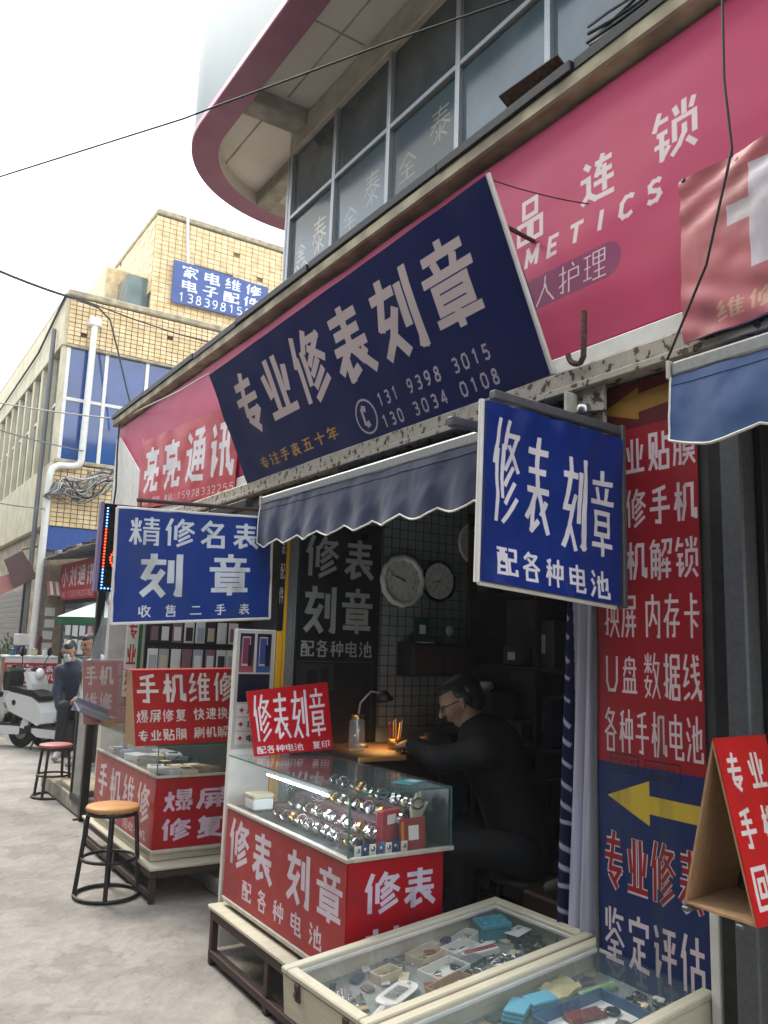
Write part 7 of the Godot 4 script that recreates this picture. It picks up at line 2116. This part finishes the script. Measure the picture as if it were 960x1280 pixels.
	# boxes and a plant by the pipe
	for i in 5:
		var o := thing("stacked_parcel", ["purple parcel on the heap by the drain pipe", "white parcel on the heap by the drain pipe", "brown parcel low in the heap by the drain pipe", "tan parcel at the base of the heap by the drain pipe", "reddish board leaning by the drain pipe"][i], "parcel", [Vector3(2.34, 0.98, -14.0), Vector3(2.40, 1.24, -14.0), Vector3(2.44, 0.62, -14.0), Vector3(2.36, 0.0, -14.0), Vector3(2.56, 0.85, -13.75)][i])
		var s: Vector3 = [Vector3(0.16, 0.25, 0.2), Vector3(0.24, 0.18, 0.2), Vector3(0.34, 0.36, 0.3), Vector3(0.42, 0.62, 0.4), Vector3(0.12, 0.55, 0.03)][i]
		part(o, "carton", box(s, 0.01), [plain(Color(0.20, 0.15, 0.36), 0.5), M.paper, M.cardboard, M.cardboard, plain(Color(0.48, 0.26, 0.22), 0.6)][i], Vector3(0, s.y * 0.5, 0), Vector3(0, 0.2 * i, 0.0 if i < 4 else -0.2))
		part(o, "tape", box(Vector3(s.x * 0.2, 0.003, s.z * 1.0), 0.0), M.plastic_cream, Vector3(0, s.y + 0.0018, 0), Vector3(0, 0.2 * i, 0.0))
	t = thing("potted_plant", "green leafy potted plant above the parcels at the far left", "plant", Vector3(2.20, 0, -14.15))
	part(t, "pot", lathe([[0.13, 1.0], [0.14, 1.0], [0.11, 0.0], [0.0, 0.0]], 20), M.cardboard)
	var leaf := SurfaceTool.new()
	leaf.begin(Mesh.PRIMITIVE_TRIANGLES)
	leaf.set_smooth_group(-1)
	for i in 240:
		var dir := Vector3(rng.randf_range(-1, 1), rng.randf_range(0.0, 1.3), rng.randf_range(-1, 1)).normalized()
		var p := Vector3(0, 1.05, 0) + dir * rng.randf_range(0.06, 0.34)
		var sd := dir.cross(Vector3(rng.randf(), rng.randf(), rng.randf())).normalized() * 0.022
		var tip := dir * 0.07 + Vector3(0, -0.02, 0)
		quad(leaf, p, p + tip * 0.5 + sd, p + tip, p + tip * 0.5 - sd)
	leaf.generate_normals()
	var lm := plain(Color(0.20, 0.30, 0.12), 0.6)
	part(t, "foliage", leaf.commit(), lm)
	for i in 6:
		part(t, "stem", tube([Vector3(0, 0.98, 0), Vector3(0.1 * sin(i * 1.1), 1.2, 0.1 * cos(i * 1.1))], 0.005, 5), lm)

	# table stall with red banner
	t = thing("repair_table", "white repair table with a red banner front behind the scooter", "table", Vector3(2.36, 0, -13.0))
	slab(t, "tabletop", Vector3(-0.36, 1.08, -0.4), Vector3(0.36, 1.11, 0.03), M.white_trim, 0.004)
	for x in [-0.34, 0.31]:
		for z in [-0.38, -0.03]:
			slab(t, "leg", Vector3(x, 0, z), Vector3(x + 0.03, 1.079, z + 0.03), M.alu, 0.003)
	im = canvas(520, 380, Color(0.66, 0.07, 0.10))
	im.fill_rect(Rect2i(0, 0, 520, 40), Color(0.80, 0.76, 0.76))
	im.fill_rect(Rect2i(20, 52, 100, 130), Color(0.74, 0.36, 0.10))
	for k in 4:
		im.fill_rect(Rect2i(28 + (k % 2) * 46, 62 + (k / 2) * 58, 38, 46), Color(0.80, 0.72, 0.42))
	lettered(im, Color(0.84, 0.82, 0.82), [["修", 150, 48, 130, 150, 0, 2.8], ["手表", 310, 60, 84, 62, 92, 2.6], ["手机", 310, 132, 84, 62, 92, 2.6]])
	im.fill_rect(Rect2i(0, 220, 520, 160), Color(0.76, 0.75, 0.75))
	part(t, "banner", sheet([Vector3(-0.36, 1.075, 0.036), Vector3(0.36, 1.075, 0.036), Vector3(0.36, 0.45, 0.036), Vector3(-0.36, 0.45, 0.036)], 0.003, 8, 4, wrinkle(37, 0.01, 4, 2)), printed(im, 0.45, 0.5))
	for i in 4:
		var o := thing("tabletop_tin", ["teal tin on the far repair table", "dark tin on the far repair table", "pale box on the far repair table", "white cloth bundle on the far repair table"][i], "tin", Vector3(2.12 + i * 0.15, 1.112, -13.15))
		part(o, "can", lathe([[0.0, 0.09], [0.04, 0.09], [0.045, 0.08], [0.045, 0.0], [0.0, 0.0]], 16), [plain(Color(0.14, 0.38, 0.40), 0.4), M.black, M.plastic_cream, M.paper][i])
		part(o, "lid", lathe([[0.0, 0.102], [0.046, 0.10], [0.046, 0.091]], 16), M.steel)

	# scooters
	var s := scooter("white_scooter", "white electric scooter with a black seat parked on the lane")
	s.position = Vector3(2.07, 0, -11.58)
	s.rotation.y = atan2(-(-10.62 + 11.58), 2.64 - 2.07)
	var s2: Node3D = s.duplicate()
	s2.name = numbered("white_scooter")
	add_child(s2)
	s2.set_meta("label", "second pale scooter cut off by the picture's left edge")
	s2.position = Vector3(1.50, 0, -12.2)
	s2.rotation.y = s.rotation.y + 0.25

func scooter(called: String, label: String) -> Node3D:
	# rear wheel at the origin, front wheel at x = 1.16
	var t := thing(called, label, "scooter", Vector3.ZERO, "scooters parked on the lane")
	for x in [0.0, 1.16]:
		var w := part(t, "wheel", hoop(Vector3.ZERO, 0.165, 0.052, Vector3.BACK, 32, 12), M.rubber, Vector3(x, 0.217, 0))
		part(w, "rim", lathe([[0.0, 0.03], [0.05, 0.03], [0.06, 0.012], [0.115, 0.014], [0.13, 0.03], [0.13, -0.03], [0.115, -0.014], [0.06, -0.012], [0.05, -0.03], [0.0, -0.03]], 24), M.steel, Vector3.ZERO, Vector3(PI / 2, 0, 0))
	# rear body: white side panels swept up to the tail
	var side := PackedVector2Array([Vector2(-0.22, 0.60), Vector2(-0.12, 0.45), Vector2(0.06, 0.40), Vector2(0.24, 0.36), Vector2(0.40, 0.30), Vector2(0.46, 0.33), Vector2(0.44, 0.46), Vector2(0.38, 0.58), Vector2(0.26, 0.64), Vector2(0.05, 0.67), Vector2(-0.15, 0.69)])
	part(t, "rear_body", plate(side, 0.26, 0.045), M.scooter_white)
	part(t, "side_lamp", lathe([[0.0, 0.012], [0.03, 0.010], [0.036, 0.0]], 16), M.black_gloss, Vector3(-0.04, 0.56, 0.131), Vector3(PI / 2, 0, 0))
	part(t, "tail_light", box(Vector3(0.03, 0.05, 0.14), 0.01), M.red, Vector3(-0.215, 0.60, 0))
	var seat := PackedVector2Array([Vector2(-0.18, 0.70), Vector2(0.05, 0.68), Vector2(0.27, 0.65), Vector2(0.40, 0.60), Vector2(0.41, 0.66), Vector2(0.28, 0.72), Vector2(0.10, 0.735), Vector2(-0.10, 0.76), Vector2(-0.18, 0.76)])
	part(t, "seat", plate(seat, 0.25, 0.03), M.dark_cloth)
	var rest := PackedVector2Array([Vector2(-0.28, 0.70), Vector2(-0.19, 0.70), Vector2(-0.17, 0.95), Vector2(-0.24, 1.0), Vector2(-0.30, 0.90)])
	part(t, "backrest", plate(rest, 0.28, 0.03), M.black)
	part(t, "rear_mudguard", plate(PackedVector2Array([Vector2(-0.30, 0.30), Vector2(-0.27, 0.40), Vector2(-0.12, 0.455), Vector2(0.02, 0.455), Vector2(0.02, 0.43), Vector2(-0.11, 0.43), Vector2(-0.25, 0.37), Vector2(-0.28, 0.29)]), 0.12, 0.004), M.black)
	part(t, "number_plate", box(Vector3(0.006, 0.10, 0.18), 0.002), M.plastic_white, Vector3(-0.295, 0.42, 0), Vector3(0, 0, 0.3))
	part(t, "floorboard", plate(PackedVector2Array([Vector2(0.34, 0.22), Vector2(0.44, 0.17), Vector2(0.86, 0.17), Vector2(0.98, 0.24), Vector2(0.98, 0.27), Vector2(0.34, 0.27)]), 0.30, 0.02), M.scooter_white)
	part(t, "foot_mat", box(Vector3(0.52, 0.012, 0.26), 0.004), M.rubber, Vector3(0.66, 0.277, 0))
	var shield := PackedVector2Array([Vector2(0.90, 0.26), Vector2(1.0, 0.24), Vector2(1.06, 0.50), Vector2(1.02, 0.80), Vector2(0.94, 0.95), Vector2(0.88, 0.94), Vector2(0.95, 0.75), Vector2(0.97, 0.50)])
	part(t, "leg_shield", plate(shield, 0.34, 0.012), M.scooter_white)
	part(t, "front_mudguard", plate(PackedVector2Array([Vector2(0.98, 0.36), Vector2(1.05, 0.43), Vector2(1.20, 0.45), Vector2(1.36, 0.36), Vector2(1.37, 0.33), Vector2(1.22, 0.40), Vector2(1.06, 0.39), Vector2(1.0, 0.33)]), 0.13, 0.008), M.scooter_white)
	part(t, "fork", tubes([[Vector3(1.16, 0.217, 0.085), Vector3(1.06, 0.55, 0.07)], [Vector3(1.16, 0.217, -0.085), Vector3(1.06, 0.55, -0.07)]], 0.018, 8), M.dark_metal)
	part(t, "steering_column", tube([Vector3(1.07, 0.5, 0), Vector3(0.92, 0.99, 0)], 0.03, 10), M.black)
	part(t, "handlebar", tube([Vector3(0.86, 1.02, -0.33), Vector3(0.91, 1.0, -0.15), Vector3(0.92, 1.0, 0.15), Vector3(0.86, 1.02, 0.33)], 0.014, 8), M.chrome)
	for z in [-0.33, 0.33]:
		part(t, "grip", tube([Vector3(0.87, 1.018, z * 0.75), Vector3(0.855, 1.022, z * 1.06)], 0.019, 10), M.rubber)
		part(t, "mirror_stalk", tube([Vector3(0.89, 1.01, z * 0.66), Vector3(0.92, 1.16, z * 0.85)], 0.006, 6), M.black)
		part(t, "mirror", lathe([[0.0, 0.012], [0.05, 0.01], [0.058, 0.0], [0.05, -0.008], [0.0, -0.01]], 18), M.black_gloss, Vector3(0.92, 1.20, z * 0.88), Vector3(0, 0, PI / 2))
	part(t, "headlight", lathe([[0.0, 0.05], [0.05, 0.04], [0.075, 0.0], [0.06, -0.03], [0.0, -0.04]], 20), M.scooter_white, Vector3(1.0, 0.92, 0), Vector3(0, 0, -PI / 2))
	part(t, "motor_swingarm", plate(PackedVector2Array([Vector2(-0.06, 0.16), Vector2(0.10, 0.18), Vector2(0.42, 0.24), Vector2(0.42, 0.29), Vector2(0.08, 0.29), Vector2(-0.06, 0.27)]), 0.20, 0.01), M.black)
	part(t, "centre_stand", tube([Vector3(0.38, 0.2, 0.10), Vector3(0.34, 0.01, 0.14)], 0.011, 6), M.dark_metal)
	return t

# ------------------------------------------------------------------ people
func hand(st: SurfaceTool, wrist: Vector3, dir: Vector3, palm_n: Vector3, side: float, cell := 0.007, curl := 0.5):
	dir = dir.normalized()
	palm_n = (palm_n - dir * palm_n.dot(dir)).normalized()
	var w := dir.cross(palm_n).normalized() * side
	var bones := [[wrist, wrist + dir * 0.075, 0.024, 0.022], [wrist + dir * 0.03 + w * 0.018, wrist + dir * 0.08 + w * 0.026, 0.018, 0.015], [wrist + dir * 0.03 - w * 0.018, wrist + dir * 0.08 - w * 0.026, 0.018, 0.014]]
	var lens := [0.072, 0.082, 0.077, 0.060]
	for k in 4:
		var b: Vector3 = wrist + dir * (0.082 - 0.004 * absf(k - 1.4)) + w * (0.030 - k * 0.020)
		var d1 := (dir + palm_n * curl * 0.7).normalized()
		var d2 := (dir * (1.0 - curl) + palm_n * curl * 1.6).normalized()
		var m: Vector3 = b + d1 * lens[k] * 0.52
		bones.append([b, m, 0.0092, 0.0085])
		bones.append([m, m + d2 * lens[k] * 0.48, 0.0085, 0.0068])
	var tb := wrist + dir * 0.028 + w * 0.024
	var tm := tb + (dir * 0.7 + w * 0.75 + palm_n * 0.2).normalized() * 0.042
	bones.append([tb, tm, 0.013, 0.0105])
	bones.append([tm, tm + (dir * 0.95 + w * 0.2 + palm_n * 0.35).normalized() * 0.032, 0.0105, 0.008])
	nets(st, bones, cell, 0.007)

# face looks along f; u is the head's up
func head(st: SurfaceTool, c: Vector3, f: Vector3, u: Vector3, neck: Vector3, cell := 0.009):
	f = f.normalized()
	u = (u - f * u.dot(f)).normalized()
	var s := f.cross(u).normalized()
	var bones := [[c + u * 0.035 - f * 0.025, c + u * 0.03 + f * 0.02, 0.078, 0.074], [c + f * 0.03 - u * 0.03, c + f * 0.038 - u * 0.078, 0.058, 0.034], [c - u * 0.06 - f * 0.02, neck, 0.052, 0.056],
		[c + f * 0.092 + u * 0.012, c + f * 0.112 - u * 0.022, 0.009, 0.015], [c + f * 0.083 - u * 0.052 - s * 0.016, c + f * 0.083 - u * 0.052 + s * 0.016, 0.012, 0.012], [c + f * 0.082 + u * 0.036 - s * 0.03, c + f * 0.082 + u * 0.036 + s * 0.03, 0.013, 0.013],
		[c + f * 0.06 - u * 0.012 - s * 0.036, c + f * 0.06 - u * 0.012 + s * 0.036, 0.032, 0.032]]
	for e in [-1.0, 1.0]:
		bones.append([c + s * 0.078 * e + u * 0.02 - f * 0.008, c + s * 0.080 * e - u * 0.018 - f * 0.002, 0.014, 0.010])
	nets(st, bones, cell, 0.012)

func hair_cap(c: Vector3, f: Vector3, u: Vector3) -> ArrayMesh:
	f = f.normalized()
	u = (u - f * u.dot(f)).normalized()
	var s := f.cross(u).normalized()
	return body([[c + u * 0.065 - f * 0.035, c + u * 0.068 + f * 0.028, 0.066, 0.058], [c + u * 0.03 - f * 0.05, c - u * 0.02 - f * 0.06, 0.072, 0.058], [c + u * 0.045 + s * 0.055 - f * 0.01, c + u * 0.005 + s * 0.062 - f * 0.03, 0.034, 0.024], [c + u * 0.045 - s * 0.055 - f * 0.01, c + u * 0.005 - s * 0.062 - f * 0.03, 0.034, 0.024]], 0.009, 0.015)

func eyes(t: Node3D, c: Vector3, f: Vector3, u: Vector3):
	f = f.normalized()
	u = (u - f * u.dot(f)).normalized()
	var s := f.cross(u).normalized()
	for e in [-1.0, 1.0]:
		part(t, "eye", body([[c + f * 0.086 + s * 0.031 * e + u * 0.012, c + f * 0.086 + s * 0.036 * e + u * 0.012, 0.010, 0.009]], 0.005, 0.004), M.hair)

# J: joints by name; radii follow an adult
func person(label: String, J: Dictionary, face: Vector3, up: Vector3, top: Material, legs: Material) -> Node3D:
	var t := thing("person", label, "person")
	var neck: Vector3 = J.chest.lerp(J.head, 0.55)
	var arms := []
	for s in ["l", "r"]:
		arms.append([J.chest + (J["sh_" + s] - J.chest) * 0.3, J["sh_" + s], 0.075, 0.058])
		arms.append([J["sh_" + s], J["el_" + s], 0.050, 0.040])
		arms.append([J["el_" + s], J["wr_" + s], 0.039, 0.027])
	var trunk := [[J.hip, J.waist, 0.135, 0.125], [J.waist, J.chest, 0.125, 0.135], [J.chest, neck, 0.11, 0.055]]
	var lower := []
	for s in ["l", "r"]:
		lower.append([J.hip, J["hi_" + s], 0.11, 0.09])
		lower.append([J["hi_" + s], J["kn_" + s], 0.082, 0.056])
		lower.append([J["kn_" + s], J["an_" + s], 0.054, 0.036])
	var st := SurfaceTool.new()
	st.begin(Mesh.PRIMITIVE_TRIANGLES)
	nets(st, trunk + arms + lower, 0.026, 0.035)
	head(st, J.head, face, up, neck)
	for s in ["l", "r"]:
		hand(st, J["wr_" + s], J["hd_" + s] - J["wr_" + s], J.get("pn_" + s, Vector3(0, -1, 0.2)), 1.0 if s == "l" else -1.0)
	st.generate_normals()
	part(t, "body", st.commit(), M.skin)
	var fat := []
	for b in trunk.slice(0, 2):
		fat.append([b[0], b[1], b[2] + 0.02, b[3] + 0.02])
	fat.append([J.chest, J.chest.lerp(neck, 0.75), 0.125, 0.075])
	for i in arms.size():
		var b = arms[i]
		if i % 3 == 2:
			fat.append([b[0], b[0].lerp(b[1], 0.92), b[2] + 0.018, b[3] + 0.02])
		else:
			fat.append([b[0], b[1], b[2] + 0.02, b[3] + 0.02])
	part(t, "jacket", body(fat, 0.022, 0.035), top)
	var tr := []
	for i in lower.size():
		var b = lower[i]
		tr.append([b[0], b[1], b[2] + 0.016, b[3] + (0.02 if i % 3 == 2 else 0.016)])
	part(t, "trousers", body(tr, 0.024, 0.03), legs)
	for s in ["l", "r"]:
		part(t, "shoe", body([[J["an_" + s] + Vector3(0, -0.035, 0), J["toe_" + s], 0.045, 0.034], [J["an_" + s], J["an_" + s] + Vector3(0, -0.04, 0), 0.042, 0.044]], 0.012, 0.02), M.shoe)
	part(t, "hair", hair_cap(J.head, face, up), M.hair)
	eyes(t, J.head, face, up)
	return t

func build_people():
	# watchmaker bent over his desk
	var f := Vector3(-0.72, -0.42, -0.52)
	var J := {"hip": Vector3(2.74, 0.56, -2.98), "waist": Vector3(2.72, 0.72, -3.02), "chest": Vector3(2.63, 0.98, -3.10), "head": Vector3(2.535, 1.185, -3.20),
		"sh_l": Vector3(2.50, 0.985, -2.98), "el_l": Vector3(2.36, 0.93, -3.13), "wr_l": Vector3(2.37, 0.975, -3.36), "hd_l": Vector3(2.385, 0.965, -3.44), "sh_r": Vector3(2.77, 0.985, -3.25), "el_r": Vector3(2.74, 0.95, -3.42), "wr_r": Vector3(2.55, 0.975, -3.47), "hd_r": Vector3(2.47, 0.965, -3.49),
		"hi_l": Vector3(2.66, 0.54, -2.92), "kn_l": Vector3(2.42, 0.56, -3.10), "an_l": Vector3(2.46, 0.11, -3.08), "toe_l": Vector3(2.36, 0.066, -3.16), "hi_r": Vector3(2.80, 0.54, -3.04), "kn_r": Vector3(2.60, 0.56, -3.26), "an_r": Vector3(2.62, 0.11, -3.22), "toe_r": Vector3(2.52, 0.066, -3.30)}
	var p := person("man in black with glasses bent over the lamp-lit desk inside", J, f, Vector3(-0.35, 0.9, -0.2), M.dark_cloth, M.dark_cloth)
	var fn := f.normalized()
	var u := (Vector3(-0.35, 0.9, -0.2) - fn * Vector3(-0.35, 0.9, -0.2).dot(fn)).normalized()
	var s := fn.cross(u).normalized()
	var g := []
	var hc: Vector3 = J.head
	for e in [-1.0, 1.0]:
		var ring := []
		for i in 12:
			var a := TAU * i / 12.0
			ring.append(hc + fn * 0.102 + s * (0.034 * e + 0.024 * cos(a)) + u * (0.010 + 0.018 * sin(a)))
		ring.append(ring[0])
		g.append(ring)
		g.append([hc + fn * 0.10 + s * 0.058 * e + u * 0.014, hc + s * 0.082 * e + u * 0.018])
	part(p, "glasses", tubes(g, 0.003, 6), M.black)
	var bs := thing("shop_stool", "dark low stool under the man inside", "stool", Vector3(2.74, 0.03, -2.97))
	part(bs, "seat", lathe([[0.0, 0.40], [0.15, 0.40], [0.16, 0.38], [0.0, 0.36]], 24), M.dark_wood)
	for k in 4:
		part(bs, "leg", tube([Vector3(0.11 * cos(k * PI / 2 + 0.7), 0.36, 0.11 * sin(k * PI / 2 + 0.7)), Vector3(0.15 * cos(k * PI / 2 + 0.7), 0, 0.15 * sin(k * PI / 2 + 0.7))], 0.014, 6), M.dark_wood)
	var bag := thing("grey_plastic_bag", "crumpled grey plastic bag lying low inside the dark shop", "bag", Vector3(2.75, 0.03, -2.62))
	part(bag, "bag", body([[Vector3(-0.20, 0.455, 0), Vector3(-0.05, 0.47, 0.02), 0.022, 0.035], [Vector3(-0.05, 0.47, 0.02), Vector3(0.16, 0.50, 0.0), 0.04, 0.075], [Vector3(0.16, 0.49, -0.03), Vector3(0.2, 0.47, 0.06), 0.05, 0.04]], 0.012, 0.03), plain(Color(0.42, 0.40, 0.36), 0.7))

	var crate := thing("dark_crate", "dark wooden crate under the grey plastic bag inside the shop", "crate", Vector3(2.75, 0.03, -2.62))
	part(crate, "side", box(Vector3(0.46, 0.42, 0.26), 0.01), M.dark_wood, Vector3(0, 0.21, 0))
	for i in 3:
		part(crate, "slat", box(Vector3(0.465, 0.07, 0.012), 0.003), M.dark_wood, Vector3(0, 0.08 + i * 0.13, 0.137))

	# masked man by the scooter
	f = Vector3(-0.45, -0.38, 0.80)
	J = {"hip": Vector3(2.72, 0.55, -11.42), "waist": Vector3(2.71, 0.72, -11.42), "chest": Vector3(2.64, 0.98, -11.38), "head": Vector3(2.545, 1.235, -11.30),
		"sh_l": Vector3(2.50, 1.0, -11.45), "el_l": Vector3(2.46, 0.76, -11.36), "wr_l": Vector3(2.475, 0.57, -11.22), "hd_l": Vector3(2.475, 0.50, -11.19), "sh_r": Vector3(2.80, 1.0, -11.30), "el_r": Vector3(2.80, 0.78, -11.16), "wr_r": Vector3(2.66, 0.72, -11.04), "hd_r": Vector3(2.60, 0.70, -11.02),
		"hi_l": Vector3(2.66, 0.53, -11.40), "kn_l": Vector3(2.50, 0.60, -11.10), "an_l": Vector3(2.46, 0.34, -11.02), "toe_l": Vector3(2.40, 0.305, -10.90), "hi_r": Vector3(2.78, 0.53, -11.38), "kn_r": Vector3(2.68, 0.58, -11.02), "an_r": Vector3(2.64, 0.12, -11.0), "toe_r": Vector3(2.58, 0.045, -10.88)}
	for key in J:
		J[key] += Vector3(-0.22, 0.0, 0.80)
	J.an_l.y = 0.12
	J.toe_l.y = 0.045
	p = person("man in navy jacket and face mask sitting by the white scooter", J, f, Vector3(-0.1, 0.9, 0.35), M.navy_jacket, M.dark_cloth)
	fn = f.normalized()
	u = (Vector3(-0.1, 0.9, 0.35) - fn * Vector3(-0.1, 0.9, 0.35).dot(fn)).normalized()
	hc = J.head
	part(p, "face_mask", body([[hc + fn * 0.058 - u * 0.022, hc + fn * 0.050 - u * 0.07, 0.050, 0.042], [hc + fn * 0.088 - u * 0.022, hc + fn * 0.078 - u * 0.06, 0.024, 0.026]], 0.008, 0.02), M.mask)
	var st := thing("low_seat", "low dark box seat under the masked man", "seat", Vector3(2.52, 0, -10.65))
	part(st, "box", box(Vector3(0.36, 0.40, 0.34), 0.01), M.dark_wood, Vector3(0, 0.20, 0))
	part(st, "cushion", box(Vector3(0.34, 0.04, 0.32), 0.015), M.dark_cloth, Vector3(0, 0.421, 0))
	# second man half hidden by the post
	f = Vector3(-0.85, -0.15, 0.45)
	J = {"hip": Vector3(2.64, 0.60, -9.62), "waist": Vector3(2.62, 0.76, -9.62), "chest": Vector3(2.50, 1.06, -9.58), "head": Vector3(2.315, 1.325, -9.50),
		"sh_l": Vector3(2.42, 1.10, -9.75), "el_l": Vector3(2.40, 0.85, -9.80), "wr_l": Vector3(2.34, 0.72, -9.62), "hd_l": Vector3(2.30, 0.70, -9.55), "sh_r": Vector3(2.60, 1.10, -9.43), "el_r": Vector3(2.64, 0.85, -9.34), "wr_r": Vector3(2.50, 0.72, -9.30), "hd_r": Vector3(2.43, 0.70, -9.29),
		"hi_l": Vector3(2.60, 0.58, -9.70), "kn_l": Vector3(2.34, 0.56, -9.66), "an_l": Vector3(2.34, 0.11, -9.64), "toe_l": Vector3(2.22, 0.046, -9.62), "hi_r": Vector3(2.66, 0.58, -9.54), "kn_r": Vector3(2.40, 0.56, -9.42), "an_r": Vector3(2.40, 0.11, -9.40), "toe_r": Vector3(2.28, 0.046, -9.36)}
	person("man in a white shirt half hidden behind the black stall post", J, f, Vector3(-0.1, 1, 0.05), M.white_cloth, M.dark_cloth)
	st = thing("low_seat", "low dark box seat under the man in the white shirt", "seat", Vector3(2.68, 0, -9.62))
	part(st, "box", box(Vector3(0.34, 0.44, 0.34), 0.01), M.dark_wood, Vector3(0, 0.22, 0))
	part(st, "cushion", box(Vector3(0.32, 0.04, 0.32), 0.015), M.dark_cloth, Vector3(0, 0.461, 0))

# ------------------------------------------------------------------ wires
func sagging(a: Vector3, b: Vector3, sag: float, n := 14) -> Array:
	var pts := []
	for i in n + 1:
		var t := float(i) / n
		pts.append(a.lerp(b, t) - Vector3(0, sag * 4.0 * t * (1.0 - t), 0))
	return pts

func wire(called: String, label: String, pts: Array, r: float, m: Material):
	tag(part(self, called, tube(pts, r, 6), m), label, "cable")

func build_wires():
	wire("overhead_cable", "thin dark cable crossing the white sky and the canopy", [Vector3(-0.15, 3.74, -5.1), Vector3(0.40, 3.65, -4.2), Vector3(0.95, 3.572, -3.106), Vector3(1.05, 3.607, -2.993), Vector3(1.25, 3.632, -2.676), Vector3(1.45, 3.612, -2.249), Vector3(1.62, 3.562, -1.839), Vector3(1.70, 3.54, -1.63), Vector3(1.9, 3.55, -1.2)], 0.004, M.wire)
	wire("overhead_cable", "thick dark cable running from the left edge to the tiled corner", sagging(Vector3(0.2, 7.35, -13.6), Vector3(2.62, 6.95, -13.8), 0.08), 0.022, M.wire)
	wire("drop_cable", "dark cable dropping from the tiled roof corner past the blue windows", [Vector3(2.62, 6.95, -13.8), Vector3(3.0, 6.85, -13.7), Vector3(3.18, 6.65, -13.6), Vector3(3.33, 6.1, -13.5), Vector3(3.5, 5.45, -13.4), Vector3(3.6, 5.05, -13.3)], 0.016, M.wire)
	wire("roofline_cable", "loose cable along the tiled building's parapet", [Vector3(2.62, 7.0, -13.85), Vector3(3.6, 6.86, -13.85), Vector3(4.4, 6.78, -13.85), Vector3(5.6, 6.74, -13.85)], 0.012, M.wire)
	wire("parapet_cable", "dark cable hugging the tiled building's slanting street parapet", [Vector3(2.52, 7.05, -13.95), Vector3(2.50, 6.6, -16.0), Vector3(2.50, 6.5, -20.0), Vector3(2.50, 6.45, -25.5)], 0.02, M.wire)
	wire("white_cable", "pale cable looping from the left edge to the pink signboard's end", sagging(Vector3(0.4, 3.95, -9.6), Vector3(2.24, 3.70, -8.62), 0.05), 0.008, M.wire_white)
	wire("white_cable", "pale cable along the signboard top reaching to the blue banner's corner", [Vector3(2.24, 3.70, -8.62), Vector3(2.1, 3.52, -7.4), Vector3(1.95, 3.30, -6.0), Vector3(1.84, 3.17, -5.04)], 0.006, M.wire_white)
	wire("grey_cable", "grey cable stretched low across the left building front", sagging(Vector3(0.6, 3.35, -12.5), Vector3(2.55, 3.40, -13.9), 0.05), 0.010, M.wire_grey)
	wire("grey_cable", "upper grey cable of the pair running to the blue windows", sagging(Vector3(0.6, 4.45, -12.5), Vector3(3.0, 4.42, -13.85), 0.06), 0.010, M.wire_grey)
	wire("board_end_cable", "brown cable hanging down the signboard's white end", [Vector3(2.16, 3.62, -8.45), Vector3(2.15, 3.3, -8.40), Vector3(2.15, 2.9, -8.33), Vector3(2.16, 2.55, -8.45), Vector3(2.17, 2.3, -8.5)], 0.010, M.brown_steel)
	wire("pink_board_cable", "thin dark cable hanging over the pink signboard's right part", [Vector3(2.06, 4.3, -1.33), Vector3(2.05, 3.44, -1.359), Vector3(2.05, 3.168, -1.363), Vector3(2.05, 2.93, -1.345), Vector3(2.06, 2.609, -1.451), Vector3(2.07, 2.352, -1.61)], 0.0045, M.wire)
	wire("thin_red_cord", "thin dark red cord from the blue banner's top corner to a nail", sagging(Vector3(1.86, 3.19, -2.22), Vector3(2.19, 3.12, -2.04), 0.01, 8), 0.0025, M.brown_steel)
	for i in 7:
		var pts := []
		for k in 14:
			var u := k / 13.0
			pts.append(Vector3(2.22 + 0.03 * sin(i * 2.0 + u * 7.0), 3.79 + 0.014 * i + 0.03 * sin(i * 1.7 + u * 9.0), -2.05 + u * 1.5))
		wire("ledge_cable", "cable in the loose bundle lying on the ledge under the windows", pts, 0.007, [M.wire, M.wire_grey, M.wire, M.wire_white][i % 4])
		get_child(get_child_count() - 1).set_meta("group", "cables on the ledge")
	# tangle under the blue windows
	for i in 22:
		var pts := []
		var ph := rng.randf() * TAU
		var ph2 := rng.randf() * TAU
		var rise := rng.randf_range(0.25, 0.55)
		var spread := rng.randf_range(0.05, 0.24)
		for k in 24:
			var u := k / 23.0
			var bell := sin(PI * u)
			pts.append(Vector3(2.45 + 1.05 * u + 0.10 * bell * sin(ph + u * 14.0), 3.60 + rise * u + spread * bell * sin(ph2 + u * (5.0 + i % 5)) + 0.05 * bell * sin(ph + u * 23.0), -13.80 + 0.09 * sin(ph + u * 5.0)))
		wire("tangled_cable", "cable in the grey tangle under the blue windows", pts, 0.008 if i % 3 else 0.013, [M.wire_grey, M.wire_white, M.wire, M.wire_grey][i % 4])
		get_child(get_child_count() - 1).set_meta("group", "tangled cables on the tiled wall")
